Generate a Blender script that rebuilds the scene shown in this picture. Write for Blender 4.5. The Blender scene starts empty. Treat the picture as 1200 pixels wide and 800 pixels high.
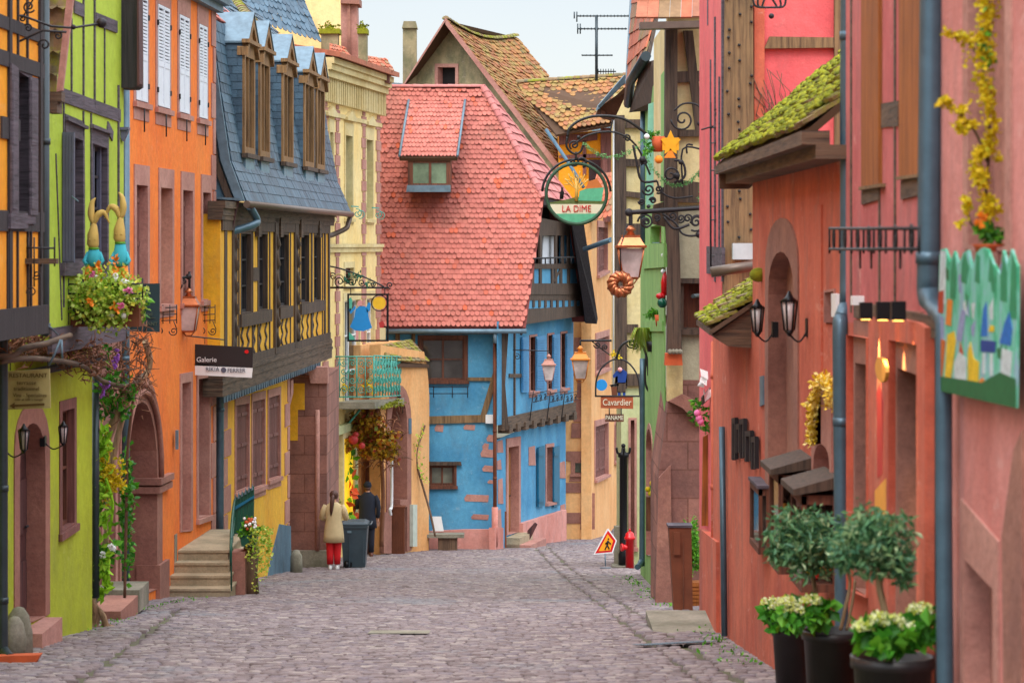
import bpy, math, random
import numpy as np
from mathutils import Vector, Matrix, geometry
from math import radians, sin, cos, pi
random.seed(7)
SC = bpy.context.scene
COL = SC.collection
F_, HY, CX = 3000.0, 285.0, 600.0      # lens in photo pixels, eye level row, centre column
V = Vector
def ray(px, py): return V(((px-CX)/F_, 1.0, (HY-py)/F_))
def P(px, py, Y): return ray(px, py)*Y
def gz(Y):                               # height of the street at distance Y (the street falls away from the eye)
    if Y < 55: return -(1.6+0.0982*Y)
    if Y < 90: return -(7.0+0.085*(Y-55))
    return -(7.0+0.085*35)
def srgb(c):
    return tuple(((x/255)/12.92 if x/255 <= .04045 else ((x/255+.055)/1.055)**2.4) for x in c)
# ---------------------------------------------------------------- wall planes
class Plane:
    def __init__(s, x0, y0, x1, y1, k=1.0):
        s.k = k
        s.p = V((x0, y0, 0)); d = V((x1-x0, y1-y0, 0)); s.L = d.length; s.u = d.normalized()
        n = V((s.u.y, -s.u.x, 0))
        if n.dot(-s.p) < 0: n = -n
        s.n = n
    def hit(s, px, py, off=0.0):
        r = ray(px, py); t = (s.n.dot(s.p)+off)/s.n.dot(r); return r*t
    def uv(s, px, py, off=0.0):
        h = s.hit(px, py, off); return ((h-s.p).dot(s.u), h.z)
    def pt(s, u, z, off=0.0): return s.p+s.u*u+s.n*off+V((0, 0, z))
    def uvs(s, pts, off=0.0): return [s.uv(a, b, off) for a, b in pts]
    def D(s, px): return s.hit(px, HY).y
def Front(Y): return Plane(-1, Y, 1, Y)
def inside(c, poly):
    r = False; n = len(poly)
    for i in range(n):
        (x0, y0), (x1, y1) = poly[i], poly[(i+1) % n]
        if (y0 > c[1]) != (y1 > c[1]) and c[0] < (x1-x0)*(c[1]-y0)/(y1-y0)+x0: r = not r
    return r
# ---------------------------------------------------------------- mesh builder
class MB:
    def __init__(s): s.v = []; s.f = []; s.sm = []; s.marks = []
    def add(s, vs, fs, smooth=False):
        b = len(s.v); s.marks.append((b, len(s.f))); s.v += [V(a) for a in vs]; s.f += [tuple(b+i for i in f) for f in fs]; s.sm += [smooth]*len(fs)
        return s
    def extr(s, front, vec):
        n = len(front); back = [V(p)+V(vec) for p in front]
        tris = geometry.tessellate_polygon([[V(p) for p in front]])
        fs = [tuple(t) for t in tris]+[tuple(n+i for i in reversed(t)) for t in tris]
        fs += [(i, (i+1) % n, n+(i+1) % n, n+i) for i in range(n)]
        return s.add(list(front)+back, fs)
    def prism(s, F, pts, o0, o1):        # photo-pixel outline carried to the plane at its front face
        o0, o1 = [o*F.k if o > 0 else o for o in (o0, o1)]; o1 += .0011*(len(s.marks) % 6)
        fr = [F.hit(a, b, o1) for a, b in pts]; return s.extr(fr, F.n*(o0-o1))
    def uvp(s, F, uvs, o0, o1):
        o0, o1 = [o*F.k if o > 0 else o for o in (o0, o1)]; o1 += .0011*(len(s.marks) % 6)
        fr = [F.pt(a, b, o1) for a, b in uvs]; return s.extr(fr, F.n*(o0-o1))
    def uvbox(s, F, u0, u1, z0, z1, o0, o1):
        return s.uvp(F, [(u0, z0), (u1, z0), (u1, z1), (u0, z1)], o0, o1)
    def bar(s, F, a, b, w, o0, o1):      # timber from a to b (u,z), width w
        a = V(a); b = V(b); d = (b-a).normalized(); k = V((-d.y, d.x))*w/2
        return s.uvp(F, [tuple(a+k), tuple(a-k), tuple(b-k), tuple(b+k)], o0, o1)
    def pbar(s, F, a, b, wpx, o0, o1):   # same from pixels; width in metres
        return s.bar(F, F.uv(*a, o1), F.uv(*b, o1), wpx, o0, o1)
    def box(s, c, sz, rot=0):
        c = V(c); h = V(sz)/2; e_ = .0012*(len(s.marks) % 5); h = V((h.x+e_, h.y+e_, h.z+e_)); R = Matrix.Rotation(rot, 3, 'Z')
        vs = [c+R@V((x*h.x, y*h.y, z*h.z)) for x in (-1, 1) for y in (-1, 1) for z in (-1, 1)]
        return s.add(vs, [(0, 1, 3, 2), (4, 6, 7, 5), (0, 4, 5, 1), (2, 3, 7, 6), (0, 2, 6, 4), (1, 5, 7, 3)])
    def ring(s, F, inner, outer, o0, o1):
        o1 = o1*F.k if o1 > 0 else o1; n = len(inner); vs = []
        for lst, o in ((inner, o1), (outer, o1), (inner, o0), (outer, o0)): vs += [F.pt(a, b, o) for a, b in lst]
        fs = []
        for i in range(n):
            j = (i+1) % n
            fs += [(i, j, n+j, n+i), (i, 2*n+i, 2*n+j, j), (n+i, n+j, 3*n+j, 3*n+i), (2*n+i, 3*n+i, 3*n+j, 2*n+j)]
        return s.add(vs, fs)
    def wall(s, F, outline, holes, th):
        loops = [list(outline)]+[list(h) for h in holes]; pts = []; ed = []
        for l in loops:
            b = len(pts); pts += [V(p) for p in l]; ed += [(b+i, b+(i+1) % len(l)) for i in range(len(l))]
        r = geometry.delaunay_2d_cdt(pts, ed, [], 0, 1e-5); q = r[0]; tris = []
        for t in r[2]:
            c = sum((q[i] for i in t), V((0, 0)))/3
            if inside(c, loops[0]) and not any(inside(c, h) for h in loops[1:]): tris.append(tuple(t))
        n = len(q); s.add([F.pt(p.x, p.y, 0) for p in q]+[F.pt(p.x, p.y, -th) for p in q], tris+[tuple(n+i for i in t) for t in tris])
        for l in loops:
            m = len(l); s.add([F.pt(a, b, 0) for a, b in l]+[F.pt(a, b, -th) for a, b in l], [(i, (i+1) % m, m+(i+1) % m, m+i) for i in range(m)])
        return s
    def tube(s, pts, r, n=7, closed=False):
        pts = [V(p) for p in pts]; m = len(pts); vs = []; fs = []
        up = V((0, 0, 1)); prev = None
        for i, p in enumerate(pts):
            if closed: d = pts[(i+1) % m]-pts[i-1]
            else: d = pts[min(i+1, m-1)]-pts[max(i-1, 0)]
            d.normalize()
            a = prev if prev is not None else (up if abs(d.z) < .9 else V((1, 0, 0)))
            a = (a-d*a.dot(d)); 
            if a.length < 1e-4: a = V((1, 0.3, 0.1)); a = a-d*a.dot(d)
            a.normalize(); prev = a; b = d.cross(a)
            rr = r[i] if isinstance(r, (list, tuple)) else r
            vs += [p+(a*cos(2*pi*k/n)+b*sin(2*pi*k/n))*rr for k in range(n)]
        for i in range(m if closed else m-1):
            i2 = (i+1) % m
            fs += [(i*n+k, i*n+(k+1) % n, i2*n+(k+1) % n, i2*n+k) for k in range(n)]
        s.add(vs, fs, True)
        if not closed:
            b = len(s.v)-m*n; s.f += [tuple(b+k for k in range(n)), tuple(b+(m-1)*n+k for k in range(n))]; s.sm += [False, False]
        return s
    def loft(s, secs, n=16, cap=True, M=None):   # secs: (centre, rx, ry)
        vs = []; m = len(secs)
        for c, rx, ry in secs:
            c = V(c); vs += [c+V((rx*cos(2*pi*k/n), ry*sin(2*pi*k/n), 0)) for k in range(n)]
        if M: vs = [M@v for v in vs]
        fs = [(i*n+k, i*n+(k+1) % n, (i+1)*n+(k+1) % n, (i+1)*n+k) for i in range(m-1) for k in range(n)]
        s.add(vs, fs, True)
        if cap:
            b = len(s.v)-m*n; s.f += [tuple(b+k for k in reversed(range(n))), tuple(b+(m-1)*n+k for k in range(n))]; s.sm += [False, False]
        return s
    def lathe(s, c, prof, n=16):
        c = V(c); return s.loft([(c+V((0, 0, z)), r, r) for r, z in prof], n)
    def ball(s, c, r, n=10, m=7):
        r = r if isinstance(r, (tuple, list)) else (r, r, r)
        c = V(c); return s.loft([(c+V((0, 0, -r[2]*cos(pi*i/m))), max(r[0]*sin(pi*i/m), 1e-4), max(r[1]*sin(pi*i/m), 1e-4)) for i in range(m+1)], n, cap=False)
    def leaves(s, c, r, n, size, shell=.35, rng=random, droop=0, aspect=.5):
        c = V(c); r = r if isinstance(r, (tuple, list)) else (r, r, r)
        cl = [(V((rng.gauss(0, 1), rng.gauss(0, 1), rng.gauss(0, 1))).normalized()*rng.uniform(shell, 1)) for _ in range(max(6, n//14))]
        for _ in range(n):
            q = rng.choice(cl)+V((rng.gauss(0, .16), rng.gauss(0, .16), rng.gauss(0, .16)))
            if q.length > 1.15: q = q*.9
            p = c+V((q.x*r[0], q.y*r[1], q.z*r[2]))
            s.leaf(p, size*rng.uniform(.6, 1.3), rng, droop, aspect)
        return s
    def leaf(s, p, L, rng=random, droop=0, aspect=.5):
        d = V((rng.gauss(0, 1), rng.gauss(0, 1), rng.gauss(0, 1)-droop)).normalized()
        w = d.cross(V((rng.gauss(0, 1), rng.gauss(0, 1), rng.gauss(0, 1)))).normalized()*L*aspect*.5
        nn = d.cross(w).normalized()*L*.12
        s.add([p, p+d*L*.5+w+nn, p+d*L, p+d*L*.5-w+nn], [(0, 1, 2), (0, 2, 3)])
        return s
    def each(s, name, mat, parent=None):
        for i, (v0, f0) in enumerate(s.marks):
            v1, f1 = s.marks[i+1] if i+1 < len(s.marks) else (len(s.v), len(s.f)); q = MB()
            q.v = s.v[v0:v1]; q.f = [tuple(a-v0 for a in f) for f in s.f[f0:f1]]; q.sm = s.sm[f0:f1]; q.build(name, mat, parent)
    def build(s, name, mat, parent=None, local=False, weld=False):
        me = bpy.data.meshes.new(name)
        off = V((0, 0, 0))
        if parent is not None and not local:
            q = parent
            while q is not None: off += q.location; q = q.parent
        me.from_pydata([tuple(v-off) for v in s.v], [], s.f)
        me.polygons.foreach_set('use_smooth', s.sm); me.materials.append(mat)
        if len(me.polygons) < 60000:
            import bmesh
            bm = bmesh.new(); bm.from_mesh(me)
            if weld: bmesh.ops.remove_doubles(bm, verts=bm.verts, dist=1e-5)
            bmesh.ops.recalc_face_normals(bm, faces=bm.faces); bm.to_mesh(me); bm.free()
        me.update()
        o = bpy.data.objects.new(name, me); COL.objects.link(o)
        if parent is not None: o.parent = parent
        return o
def thing(name, label, cat, loc=(0, 0, 0), group=None, rz=0):
    o = bpy.data.objects.new(name, None); COL.objects.link(o); o.location = loc; o.rotation_euler = (0, 0, rz)
    o.empty_display_size = .2; o['label'] = label; o['category'] = cat
    if group: o['group'] = group
    return o
def tag(o, label, cat, group=None):
    o['label'] = label; o['category'] = cat
    if group: o['group'] = group
    return o
def struct(o, kind='structure'): o['kind'] = kind; return o
def copy_tree(o, parent=None):
    c = o.copy(); COL.objects.link(c)
    if parent is not None: c.parent = parent
    for ch in list(o.children): copy_tree(ch, c)
    return c
def text(body, loc, size, mat, parent, rz=0, ext=.004, name='lettering', sx=1.0, align='CENTER'):
    cu = bpy.data.curves.new(name, 'FONT'); cu.body = body; cu.size = size; cu.extrude = ext; cu.align_x = align; cu.align_y = 'CENTER'
    cu.resolution_u = 3
    tmp = bpy.data.objects.new('tmp_text', cu); COL.objects.link(tmp); dg = bpy.context.evaluated_depsgraph_get()
    me = bpy.data.meshes.new_from_object(tmp.evaluated_get(dg)); bpy.data.objects.remove(tmp); me.materials.clear(); me.materials.append(mat); me.name = name
    o = bpy.data.objects.new(name, me); COL.objects.link(o)
    off = V((0, 0, 0)); q = parent
    while q is not None: off += q.location; q = q.parent
    o.location = V(loc)-off; o.rotation_euler = (pi/2, 0, rz); o.scale = (sx, 1, 1); o.parent = parent
    return o
# ---------------------------------------------------------------- materials
def newmat(name):
    m = bpy.data.materials.new(name); m.use_nodes = True; nt = m.node_tree; nt.nodes.clear()
    out = nt.nodes.new('ShaderNodeOutputMaterial'); b = nt.nodes.new('ShaderNodeBsdfPrincipled')
    nt.links.new(b.outputs[0], out.inputs[0]); return m, nt, b
def mapped(nt, scale, vec=(1, 1, 1)):
    g = nt.nodes.new('ShaderNodeTexCoord'); mp = nt.nodes.new('ShaderNodeMapping')
    gg = nt.nodes.new('ShaderNodeNewGeometry'); nt.links.new(gg.outputs['Position'], mp.inputs[0])
    mp.inputs['Scale'].default_value = tuple(scale*a for a in vec); return mp
def noise(nt, scale, vec=(1, 1, 1), detail=5, rough=.6):
    mp = mapped(nt, scale, vec); n = nt.nodes.new('ShaderNodeTexNoise'); n.inputs['Detail'].default_value = detail
    n.inputs['Roughness'].default_value = rough; n.inputs['Scale'].default_value = 1; nt.links.new(mp.outputs[0], n.inputs['Vector']); return n.outputs['Fac']
def ramp(nt, fac, stops):
    r = nt.nodes.new('ShaderNodeValToRGB'); e = r.color_ramp.elements
    while len(e) < len(stops): e.new(.5)
    for el, (p, c) in zip(e, stops):
        el.position = p; el.color = (*c, 1) if len(c) == 3 else c
    nt.links.new(fac, r.inputs[0]); return r.outputs[0]
def mix(nt, fac, a, b, mode='MIX'):
    m = nt.nodes.new('ShaderNodeMix'); m.data_type = 'RGBA'; m.blend_type = mode
    for i, x in ((0, fac), (6, a), (7, b)):
        if isinstance(x, (int, float)): m.inputs[i].default_value = x
        elif isinstance(x, tuple): m.inputs[i].default_value = (*x, 1) if len(x) == 3 else x
        else: nt.links.new(x, m.inputs[i])
    return m.outputs[2]
def bump(nt, b, h, strength=.3, dist=.02, prev=None):
    n = nt.nodes.new('ShaderNodeBump'); n.inputs['Strength'].default_value = strength; n.inputs['Distance'].default_value = dist
    nt.links.new(h, n.inputs['Height'])
    if prev: nt.links.new(prev, n.inputs['Normal'])
    nt.links.new(n.outputs[0], b.inputs['Normal']); return n.outputs[0]
def k(c, f): return tuple(min(1, x*f) for x in c)
GREY = (.18, .17, .16)
def plaster(name, rgb, dirt=.35, col2=None, sc=1.0):
    m, nt, b = newmat(name); c = srgb(rgb); c2 = srgb(col2) if col2 else k(c, .72)
    ds = lambda q: tuple(x*.985+.015*(q[0]*.3+q[1]*.6+q[2]*.1) for x in q)
    c = ds(c); c2 = ds(c2)
    a = ramp(nt, noise(nt, .75*sc, (1, 1, .7), 8, .68), [(.38, (0, 0, 0)), (.62, (1, 1, 1))])
    x = mix(nt, a, c, c2)
    st = ramp(nt, noise(nt, 1.0*sc, (1.9, 1.9, .7), 9, .74), [(.5, (0, 0, 0)), (.7, (1, 1, 1))])
    f = nt.nodes.new('ShaderNodeMath'); f.operation = 'MULTIPLY'; nt.links.new(st, f.inputs[0]); f.inputs[1].default_value = dirt
    x = mix(nt, f.outputs[0], x, mix(nt, .55, k(c, .55), GREY))
    sp = ramp(nt, noise(nt, 9*sc, (1, 1, 1), 6, .75), [(.3, k((1, 1, 1), .78)), (.7, (1.0, 1.0, 1.0))])
    x = mix(nt, 1.0, x, sp, 'MULTIPLY')
    pt = ramp(nt, noise(nt, 2.3*sc, (1, 1, 1.6), 9, .78), [(.60, (0, 0, 0)), (.64, (1, 1, 1))])   # faded and patched places
    f2 = nt.nodes.new('ShaderNodeMath'); f2.operation = 'MULTIPLY'; nt.links.new(pt, f2.inputs[0]); f2.inputs[1].default_value = .62*min(1, dirt*1.6)
    x = mix(nt, f2.outputs[0], x, mix(nt, .35, c, (.62, .55, .48)))
    nt.links.new(x, b.inputs['Base Color']); b.inputs['Roughness'].default_value = .9
    n1 = bump(nt, b, noise(nt, 5, detail=6), .35, .04); bump(nt, b, noise(nt, 40, detail=4), .35, .008, n1)
    return m
def wood(name, rgb, col2=None, axis='z', rough=.75):
    m, nt, b = newmat(name); c = srgb(rgb); c2 = srgb(col2) if col2 else k(c, .45)
    vec = {'z': (26, 26, 1.2), 'h': (2, 2, 26)}[axis]
    g = ramp(nt, noise(nt, 1, vec, 5, .7), [(.32, c2), (.55, c), (.8, k(c, 1.25))])
    n0 = ramp(nt, noise(nt, 1.6), [(.3, k((1, 1, 1), .7)), (.7, (1, 1, 1))])
    nt.links.new(mix(nt, 1.0, g, n0, 'MULTIPLY'), b.inputs['Base Color']); b.inputs['Roughness'].default_value = rough
    bump(nt, b, noise(nt, 1, vec, 5, .7), .6, .02); return m
def stone(name, rgb, col2, sc=1.0, rough=.88, blocks=0):
    m, nt, b = newmat(name); c = srgb(rgb); c2 = srgb(col2)
    x = mix(nt, ramp(nt, noise(nt, 1.3*sc), [(.35, (0, 0, 0)), (.65, (1, 1, 1))]), c, c2)
    sp = ramp(nt, noise(nt, 16*sc, detail=7, rough=.8), [(.3, k((1, 1, 1), .62)), (.65, (1, 1, 1))])
    x = mix(nt, 1.0, x, sp, 'MULTIPLY')
    if blocks:                            # courses of cut stone with mortar joints
        mp = nt.nodes.new('ShaderNodeNewGeometry'); sep = nt.nodes.new('ShaderNodeSeparateXYZ'); nt.links.new(mp.outputs['Position'], sep.inputs[0])
        ad = nt.nodes.new('ShaderNodeMath'); ad.operation = 'ADD'; nt.links.new(sep.outputs[0], ad.inputs[0]); nt.links.new(sep.outputs[1], ad.inputs[1])
        cb = nt.nodes.new('ShaderNodeCombineXYZ'); nt.links.new(ad.outputs[0], cb.inputs[0]); nt.links.new(sep.outputs[2], cb.inputs[1])
        br = nt.nodes.new('ShaderNodeTexBrick'); nt.links.new(cb.outputs[0], br.inputs['Vector']); br.inputs['Scale'].default_value = 1
        br.inputs['Brick Width'].default_value = .62; br.inputs['Row Height'].default_value = blocks; br.inputs['Mortar Size'].default_value = .012
        br.inputs['Color1'].default_value = (1, 1, 1, 1); br.inputs['Color2'].default_value = (.68, .68, .7, 1); br.inputs['Mortar'].default_value = (.55, .5, .46, 1)
        x = mix(nt, 1.0, x, br.outputs[0], 'MULTIPLY')
    nt.links.new(x, b.inputs['Base Color']); b.inputs['Roughness'].default_value = rough
    n1 = bump(nt, b, noise(nt, 7*sc, detail=6), .5, .03); bump(nt, b, noise(nt, 45*sc), .4, .006, n1); return m
def island(name, stops, rough=.8, nsc=6, namt=.35, trans=0, spec=.5, bumpd=.01, patch=None):
    m, nt, b = newmat(name); g = nt.nodes.new('ShaderNodeNewGeometry')
    x = ramp(nt, g.outputs['Random Per Island'], [(p, srgb(c)) for p, c in stops])
    if patch:
        pc, thr, sc = patch
        x = mix(nt, ramp(nt, noise(nt, sc, detail=7, rough=.7), [(thr-.06, (0, 0, 0)), (thr+.06, (1, 1, 1))]), x, srgb(pc))
    sp = ramp(nt, noise(nt, nsc, detail=6, rough=.7), [(.3, k((1, 1, 1), 1-namt)), (.68, (1, 1, 1))])
    nt.links.new(mix(nt, 1.0, x, sp, 'MULTIPLY'), b.inputs['Base Color']); b.inputs['Roughness'].default_value = rough
    b.inputs['Specular IOR Level'].default_value = spec
    if bumpd: bump(nt, b, noise(nt, nsc*5), .5, bumpd)
    if trans:
        t = nt.nodes.new('ShaderNodeBsdfTranslucent'); nt.links.new(x, t.inputs[0]); ms = nt.nodes.new('ShaderNodeMixShader'); ms.inputs[0].default_value = trans
        out = [n for n in nt.nodes if n.type == 'OUTPUT_MATERIAL'][0]
        nt.links.new(b.outputs[0], ms.inputs[1]); nt.links.new(t.outputs[0], ms.inputs[2]); nt.links.new(ms.outputs[0], out.inputs[0])
    return m
def paint(name, rgb, rough=.5, metal=0, var=.2, nsc=6, wear=None):
    m, nt, b = newmat(name); c = srgb(rgb)
    x = ramp(nt, noise(nt, nsc, detail=6), [(.3, k(c, 1-var)), (.7, c)])
    if wear: x = mix(nt, ramp(nt, noise(nt, 5, (3, 3, .6), 6, .7), [(.6, (0, 0, 0)), (.66, (1, 1, 1))]), x, srgb(wear))
    nt.links.new(x, b.inputs['Base Color']); b.inputs['Roughness'].default_value = rough; b.inputs['Metallic'].default_value = metal
    bump(nt, b, noise(nt, 30), .15, .004); return m
def glass(name, rgb=(30, 36, 40), rough=.08):
    m, nt, b = newmat(name); c = srgb(rgb)
    nt.links.new(ramp(nt, noise(nt, 1.5), [(.35, k(c, .5)), (.7, k(c, 1.5))]), b.inputs['Base Color'])
    b.inputs['Roughness'].default_value = rough; b.inputs['Specular IOR Level'].default_value = .8
    bump(nt, b, noise(nt, 2.5), .08, .02); return m
def glow(name, rgb, s):
    m, nt, b = newmat(name); b.inputs['Base Color'].default_value = (*srgb(rgb), 1); b.inputs['Emission Color'].default_value = (*srgb(rgb), 1)
    b.inputs['Emission Strength'].default_value = s; return m
M = {}
M['orange'] = plaster('orange_plaster', (255, 136, 38), .25, (246, 116, 22))
M['lime'] = plaster('lime_plaster', (186, 202, 30), .3, (165, 176, 18))
M['limeup'] = plaster('lime_plaster_upper', (184, 210, 62), .15, (168, 196, 46))
M['amber'] = plaster('amber_plaster', (255, 172, 8), .2, (246, 152, 0))
M['yellow'] = plaster('yellow_plaster', (250, 192, 40), .35, (238, 168, 18))
M['cream'] = plaster('cream_plaster', (252, 228, 162), .3, (246, 212, 134))
M['creamw'] = plaster('pale_cream_plaster', (232, 214, 160), .35, (214, 190, 128))
M['peach'] = plaster('peach_plaster', (244, 188, 126), .25, (232, 164, 98))
M['blue'] = plaster('blue_plaster', (92, 166, 204), .4, (66, 140, 184), 1.4)
M['pinkpl'] = plaster('pink_plinth_plaster', (226, 160, 148), .5, (208, 132, 118))
M['green'] = plaster('green_plaster', (150, 196, 112), .35, (126, 178, 92))
M['palegreen'] = plaster('pale_green_plaster', (206, 208, 160), .45, (188, 196, 134))
M['greypl'] = plaster('grey_plaster', (176, 170, 142), .5, (146, 142, 118), 1.5)
M['coral'] = plaster('coral_plaster', (222, 116, 86), .7, (188, 82, 58))
M['pinkup'] = plaster('rose_plaster', (216, 118, 116), .6, (190, 88, 88))
M['hotpink'] = plaster('bright_pink_plaster', (240, 112, 112), .35, (228, 92, 96))
M['pinknear'] = plaster('dusty_pink_plaster', (226, 152, 144), .5, (204, 122, 112))
M['slatepl'] = plaster('blue_grey_paint', (96, 130, 150), .4, (72, 100, 120))
M['gable'] = plaster('stained_grey_render', (176, 158, 120), .6, (120, 116, 84), 2.2)
M['sand'] = stone('pink_sandstone', (176, 122, 104), (146, 98, 86))
M['sandb'] = stone('pink_sandstone_blocks', (184, 126, 110), (142, 98, 88), blocks=.42)
M['sandp'] = stone('pale_pink_sandstone', (200, 146, 132), (176, 120, 108))
M['step'] = stone('worn_step_stone', (188, 168, 138), (150, 138, 112), 1.6)
M['greyst'] = stone('grey_stone', (160, 152, 136), (120, 116, 98), 1.5)
M['timber'] = wood('old_dark_timber', (92, 72, 58), (38, 28, 24))
M['timberh'] = wood('old_dark_beam', (104, 82, 64), (46, 34, 28), 'h')
M['timberg'] = wood('grey_violet_timber', (92, 82, 92), (52, 46, 54), 'h')
M['timberb'] = wood('weathered_brown_post', (142, 112, 76), (80, 58, 40))
M['black'] = wood('blackened_timber', (52, 46, 50), (24, 22, 26))
M['brown'] = wood('brown_window_wood', (116, 66, 44), (64, 34, 24))
M['shutbr'] = wood('reddish_shutter_wood', (140, 88, 80), (92, 54, 50))
M['ochre'] = wood('ochre_varnished_wood', (170, 98, 34), (118, 60, 18))
M['doorw'] = wood('golden_door_wood', (176, 112, 40), (110, 62, 20))
M['dorm'] = wood('honey_dormer_wood', (156, 116, 72), (100, 70, 42))
M['darkdoor'] = wood('dark_door_wood', (96, 56, 54), (48, 28, 30))
M['whites'] = paint('white_shutter_paint', (226, 230, 240), .5, 0, .1)
M['greys'] = paint('grey_shutter_paint', (96, 98, 120), .5, 0, .2)
M['blues'] = paint('blue_shutter_paint', (74, 148, 198), .5, 0, .2)
M['teals'] = paint('teal_shutter_paint', (20, 110, 144), .45, 0, .25)
M['dgreen'] = paint('dark_green_paint', (18, 84, 66), .45, 0, .25)
M['turq'] = paint('turquoise_iron_paint', (78, 176, 160), .5, 0, .3)
M['iron'] = paint('wrought_iron', (48, 46, 50), .55, .4, .4)
M['black2'] = paint('black_metal', (30, 30, 34), .4, .5, .2)
M['zinc'] = paint('zinc_sheet', (112, 136, 152), .55, .25, .4)
M['pipe'] = paint('blue_grey_pipe', (84, 110, 126), .4, .35, .3)
M['darkpipe'] = paint('dark_grey_pipe', (62, 74, 80), .4, .35, .3)
M['browngut'] = paint('bronze_gutter', (110, 94, 84), .45, .4, .3)
M['copper'] = paint('copper_sheet', (196, 118, 78), .35, .75, .35)
M['terr'] = paint('terracotta', (206, 92, 46), .8, 0, .3)
M['red'] = paint('red_enamel', (214, 20, 28), .3, 0, .15)
M['bin'] = paint('bin_plastic', (58, 74, 84), .45, 0, .25)
M['rust'] = paint('rusty_brown_steel', (122, 66, 40), .7, .2, .35, 4)
M['pot'] = paint('black_plastic_pot', (40, 36, 38), .45, 0, .3)
M['glass'] = glass('window_glass'); M['glassg'] = glass('greenish_window_glass', (110, 130, 104), .15)
M['curtain'] = paint('white_curtain', (214, 216, 222), .9, 0, .12)
M['lampg'] = glass('frosted_lamp_glass', (196, 180, 178), .35)
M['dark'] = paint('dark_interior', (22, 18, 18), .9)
M['tile'] = island('red_beaver_tail_tiles', [(0, (182, 102, 90)), (.3, (190, 108, 96)), (.7, (198, 116, 102)), (.94, (178, 100, 88)), (.993, (206, 96, 64))], .85, 3, .24, patch=((170, 104, 90), .6, .7))
M['tilebase'] = paint('roof_underlay', (120, 56, 50), .9)
M['tiledark'] = paint('brown_roof_underlay', (84, 58, 38), .9)
M['tilep'] = island('pink_flat_tiles', [(0, (188, 110, 108)), (.5, (204, 128, 122)), (1, (178, 102, 100))], .8, 5, .3)
M['tileo'] = island('old_lichen_tiles', [(0, (150, 92, 58)), (.3, (182, 122, 70)), (.6, (150, 122, 66)), (.85, (170, 104, 70)), (1, (124, 106, 62))], .9, 8, .5, patch=((164, 144, 78), .58, 1.6))
M['tilem'] = island('mossy_tiles', [(0, (140, 104, 78)), (.5, (156, 132, 98)), (1, (112, 108, 84))], .9, 7, .45, patch=((146, 148, 30), .52, 2.2))
M['tiler'] = island('worn_orange_tiles', [(0, (176, 88, 60)), (.4, (200, 112, 80)), (.8, (160, 104, 80)), (1, (140, 120, 80))], .85, 6, .4)
M['moss'] = island('moss_cushions', [(0, (112, 122, 12)), (.5, (158, 160, 26)), (.8, (96, 104, 20)), (1, (178, 176, 40))], 1, 20, .5)
M['slate'] = island('blue_slates', [(0, (58, 82, 100)), (.5, (76, 104, 124)), (1, (50, 72, 90))], .55, 4, .3)
M['slatel'] = island('light_slates', [(0, (126, 160, 178)), (1, (104, 140, 160))], .5, 4, .3)
M['cob'] = island('cobbles', [(0, (110, 95, 95)), (.25, (132, 116, 116)), (.5, (146, 131, 131)), (.75, (122, 110, 118)), (.9, (157, 143, 140)), (1, (168, 156, 150))], .8, 14, .4, patch=((128, 130, 136), .62, .35), bumpd=.006)
M['ground'] = stone('joint_sand_and_moss', (92, 80, 76), (92, 96, 58), 2.2)
M['leafo'] = island('olive_leaves', [(0, (56, 104, 62)), (.35, (96, 144, 92)), (.65, (74, 130, 100)), (.85, (120, 150, 92)), (1, (176, 196, 150))], .6, 5, .2, .25, bumpd=0)
M['leafg'] = island('fresh_green_leaves', [(0, (36, 100, 20)), (.5, (70, 150, 30)), (1, (120, 190, 50))], .6, 5, .2, .3, bumpd=0)
M['leafl'] = island('lime_green_leaves', [(0, (130, 176, 40)), (.4, (176, 208, 70)), (.7, (206, 222, 120)), (1, (226, 214, 60))], .6, 5, .2, .3, bumpd=0)
M['leafd'] = island('box_leaves', [(0, (44, 110, 14)), (.5, (84, 156, 24)), (1, (120, 190, 40))], .6, 5, .2, .2, bumpd=0)
M['leafa'] = island('autumn_leaves', [(0, (120, 90, 20)), (.35, (196, 160, 24)), (.6, (176, 110, 20)), (.8, (150, 30, 20)), (1, (110, 130, 40))], .7, 5, .2, .25, bumpd=0)
M['yel'] = island('yellow_blossom', [(0, (214, 178, 4)), (.5, (236, 206, 20)), (1, (190, 180, 20))], .7, 5, .15, .25, bumpd=0)
M['hyd'] = island('pale_hydrangea', [(0, (200, 212, 60)), (.5, (226, 232, 150)), (1, (240, 240, 214))], .7, 5, .15, .25, bumpd=0)
M['twig'] = island('dry_vine_twigs', [(0, (110, 70, 50)), (.5, (160, 104, 74)), (1, (80, 60, 48))], .9, 10, .3)
M['bark'] = wood('pale_bark', (168, 138, 104), (104, 78, 54)); M['darkbark'] = wood('brown_bark', (120, 92, 70), (70, 50, 38))
M['purple'] = paint('purple_blossom', (150, 84, 196), .7); M['white'] = paint('white_paint', (236, 236, 236), .6, 0, .08)
M['pinkf'] = paint('pink_petals', (226, 116, 168), .7); M['orangef'] = paint('orange_petals', (246, 140, 30), .7)
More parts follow.
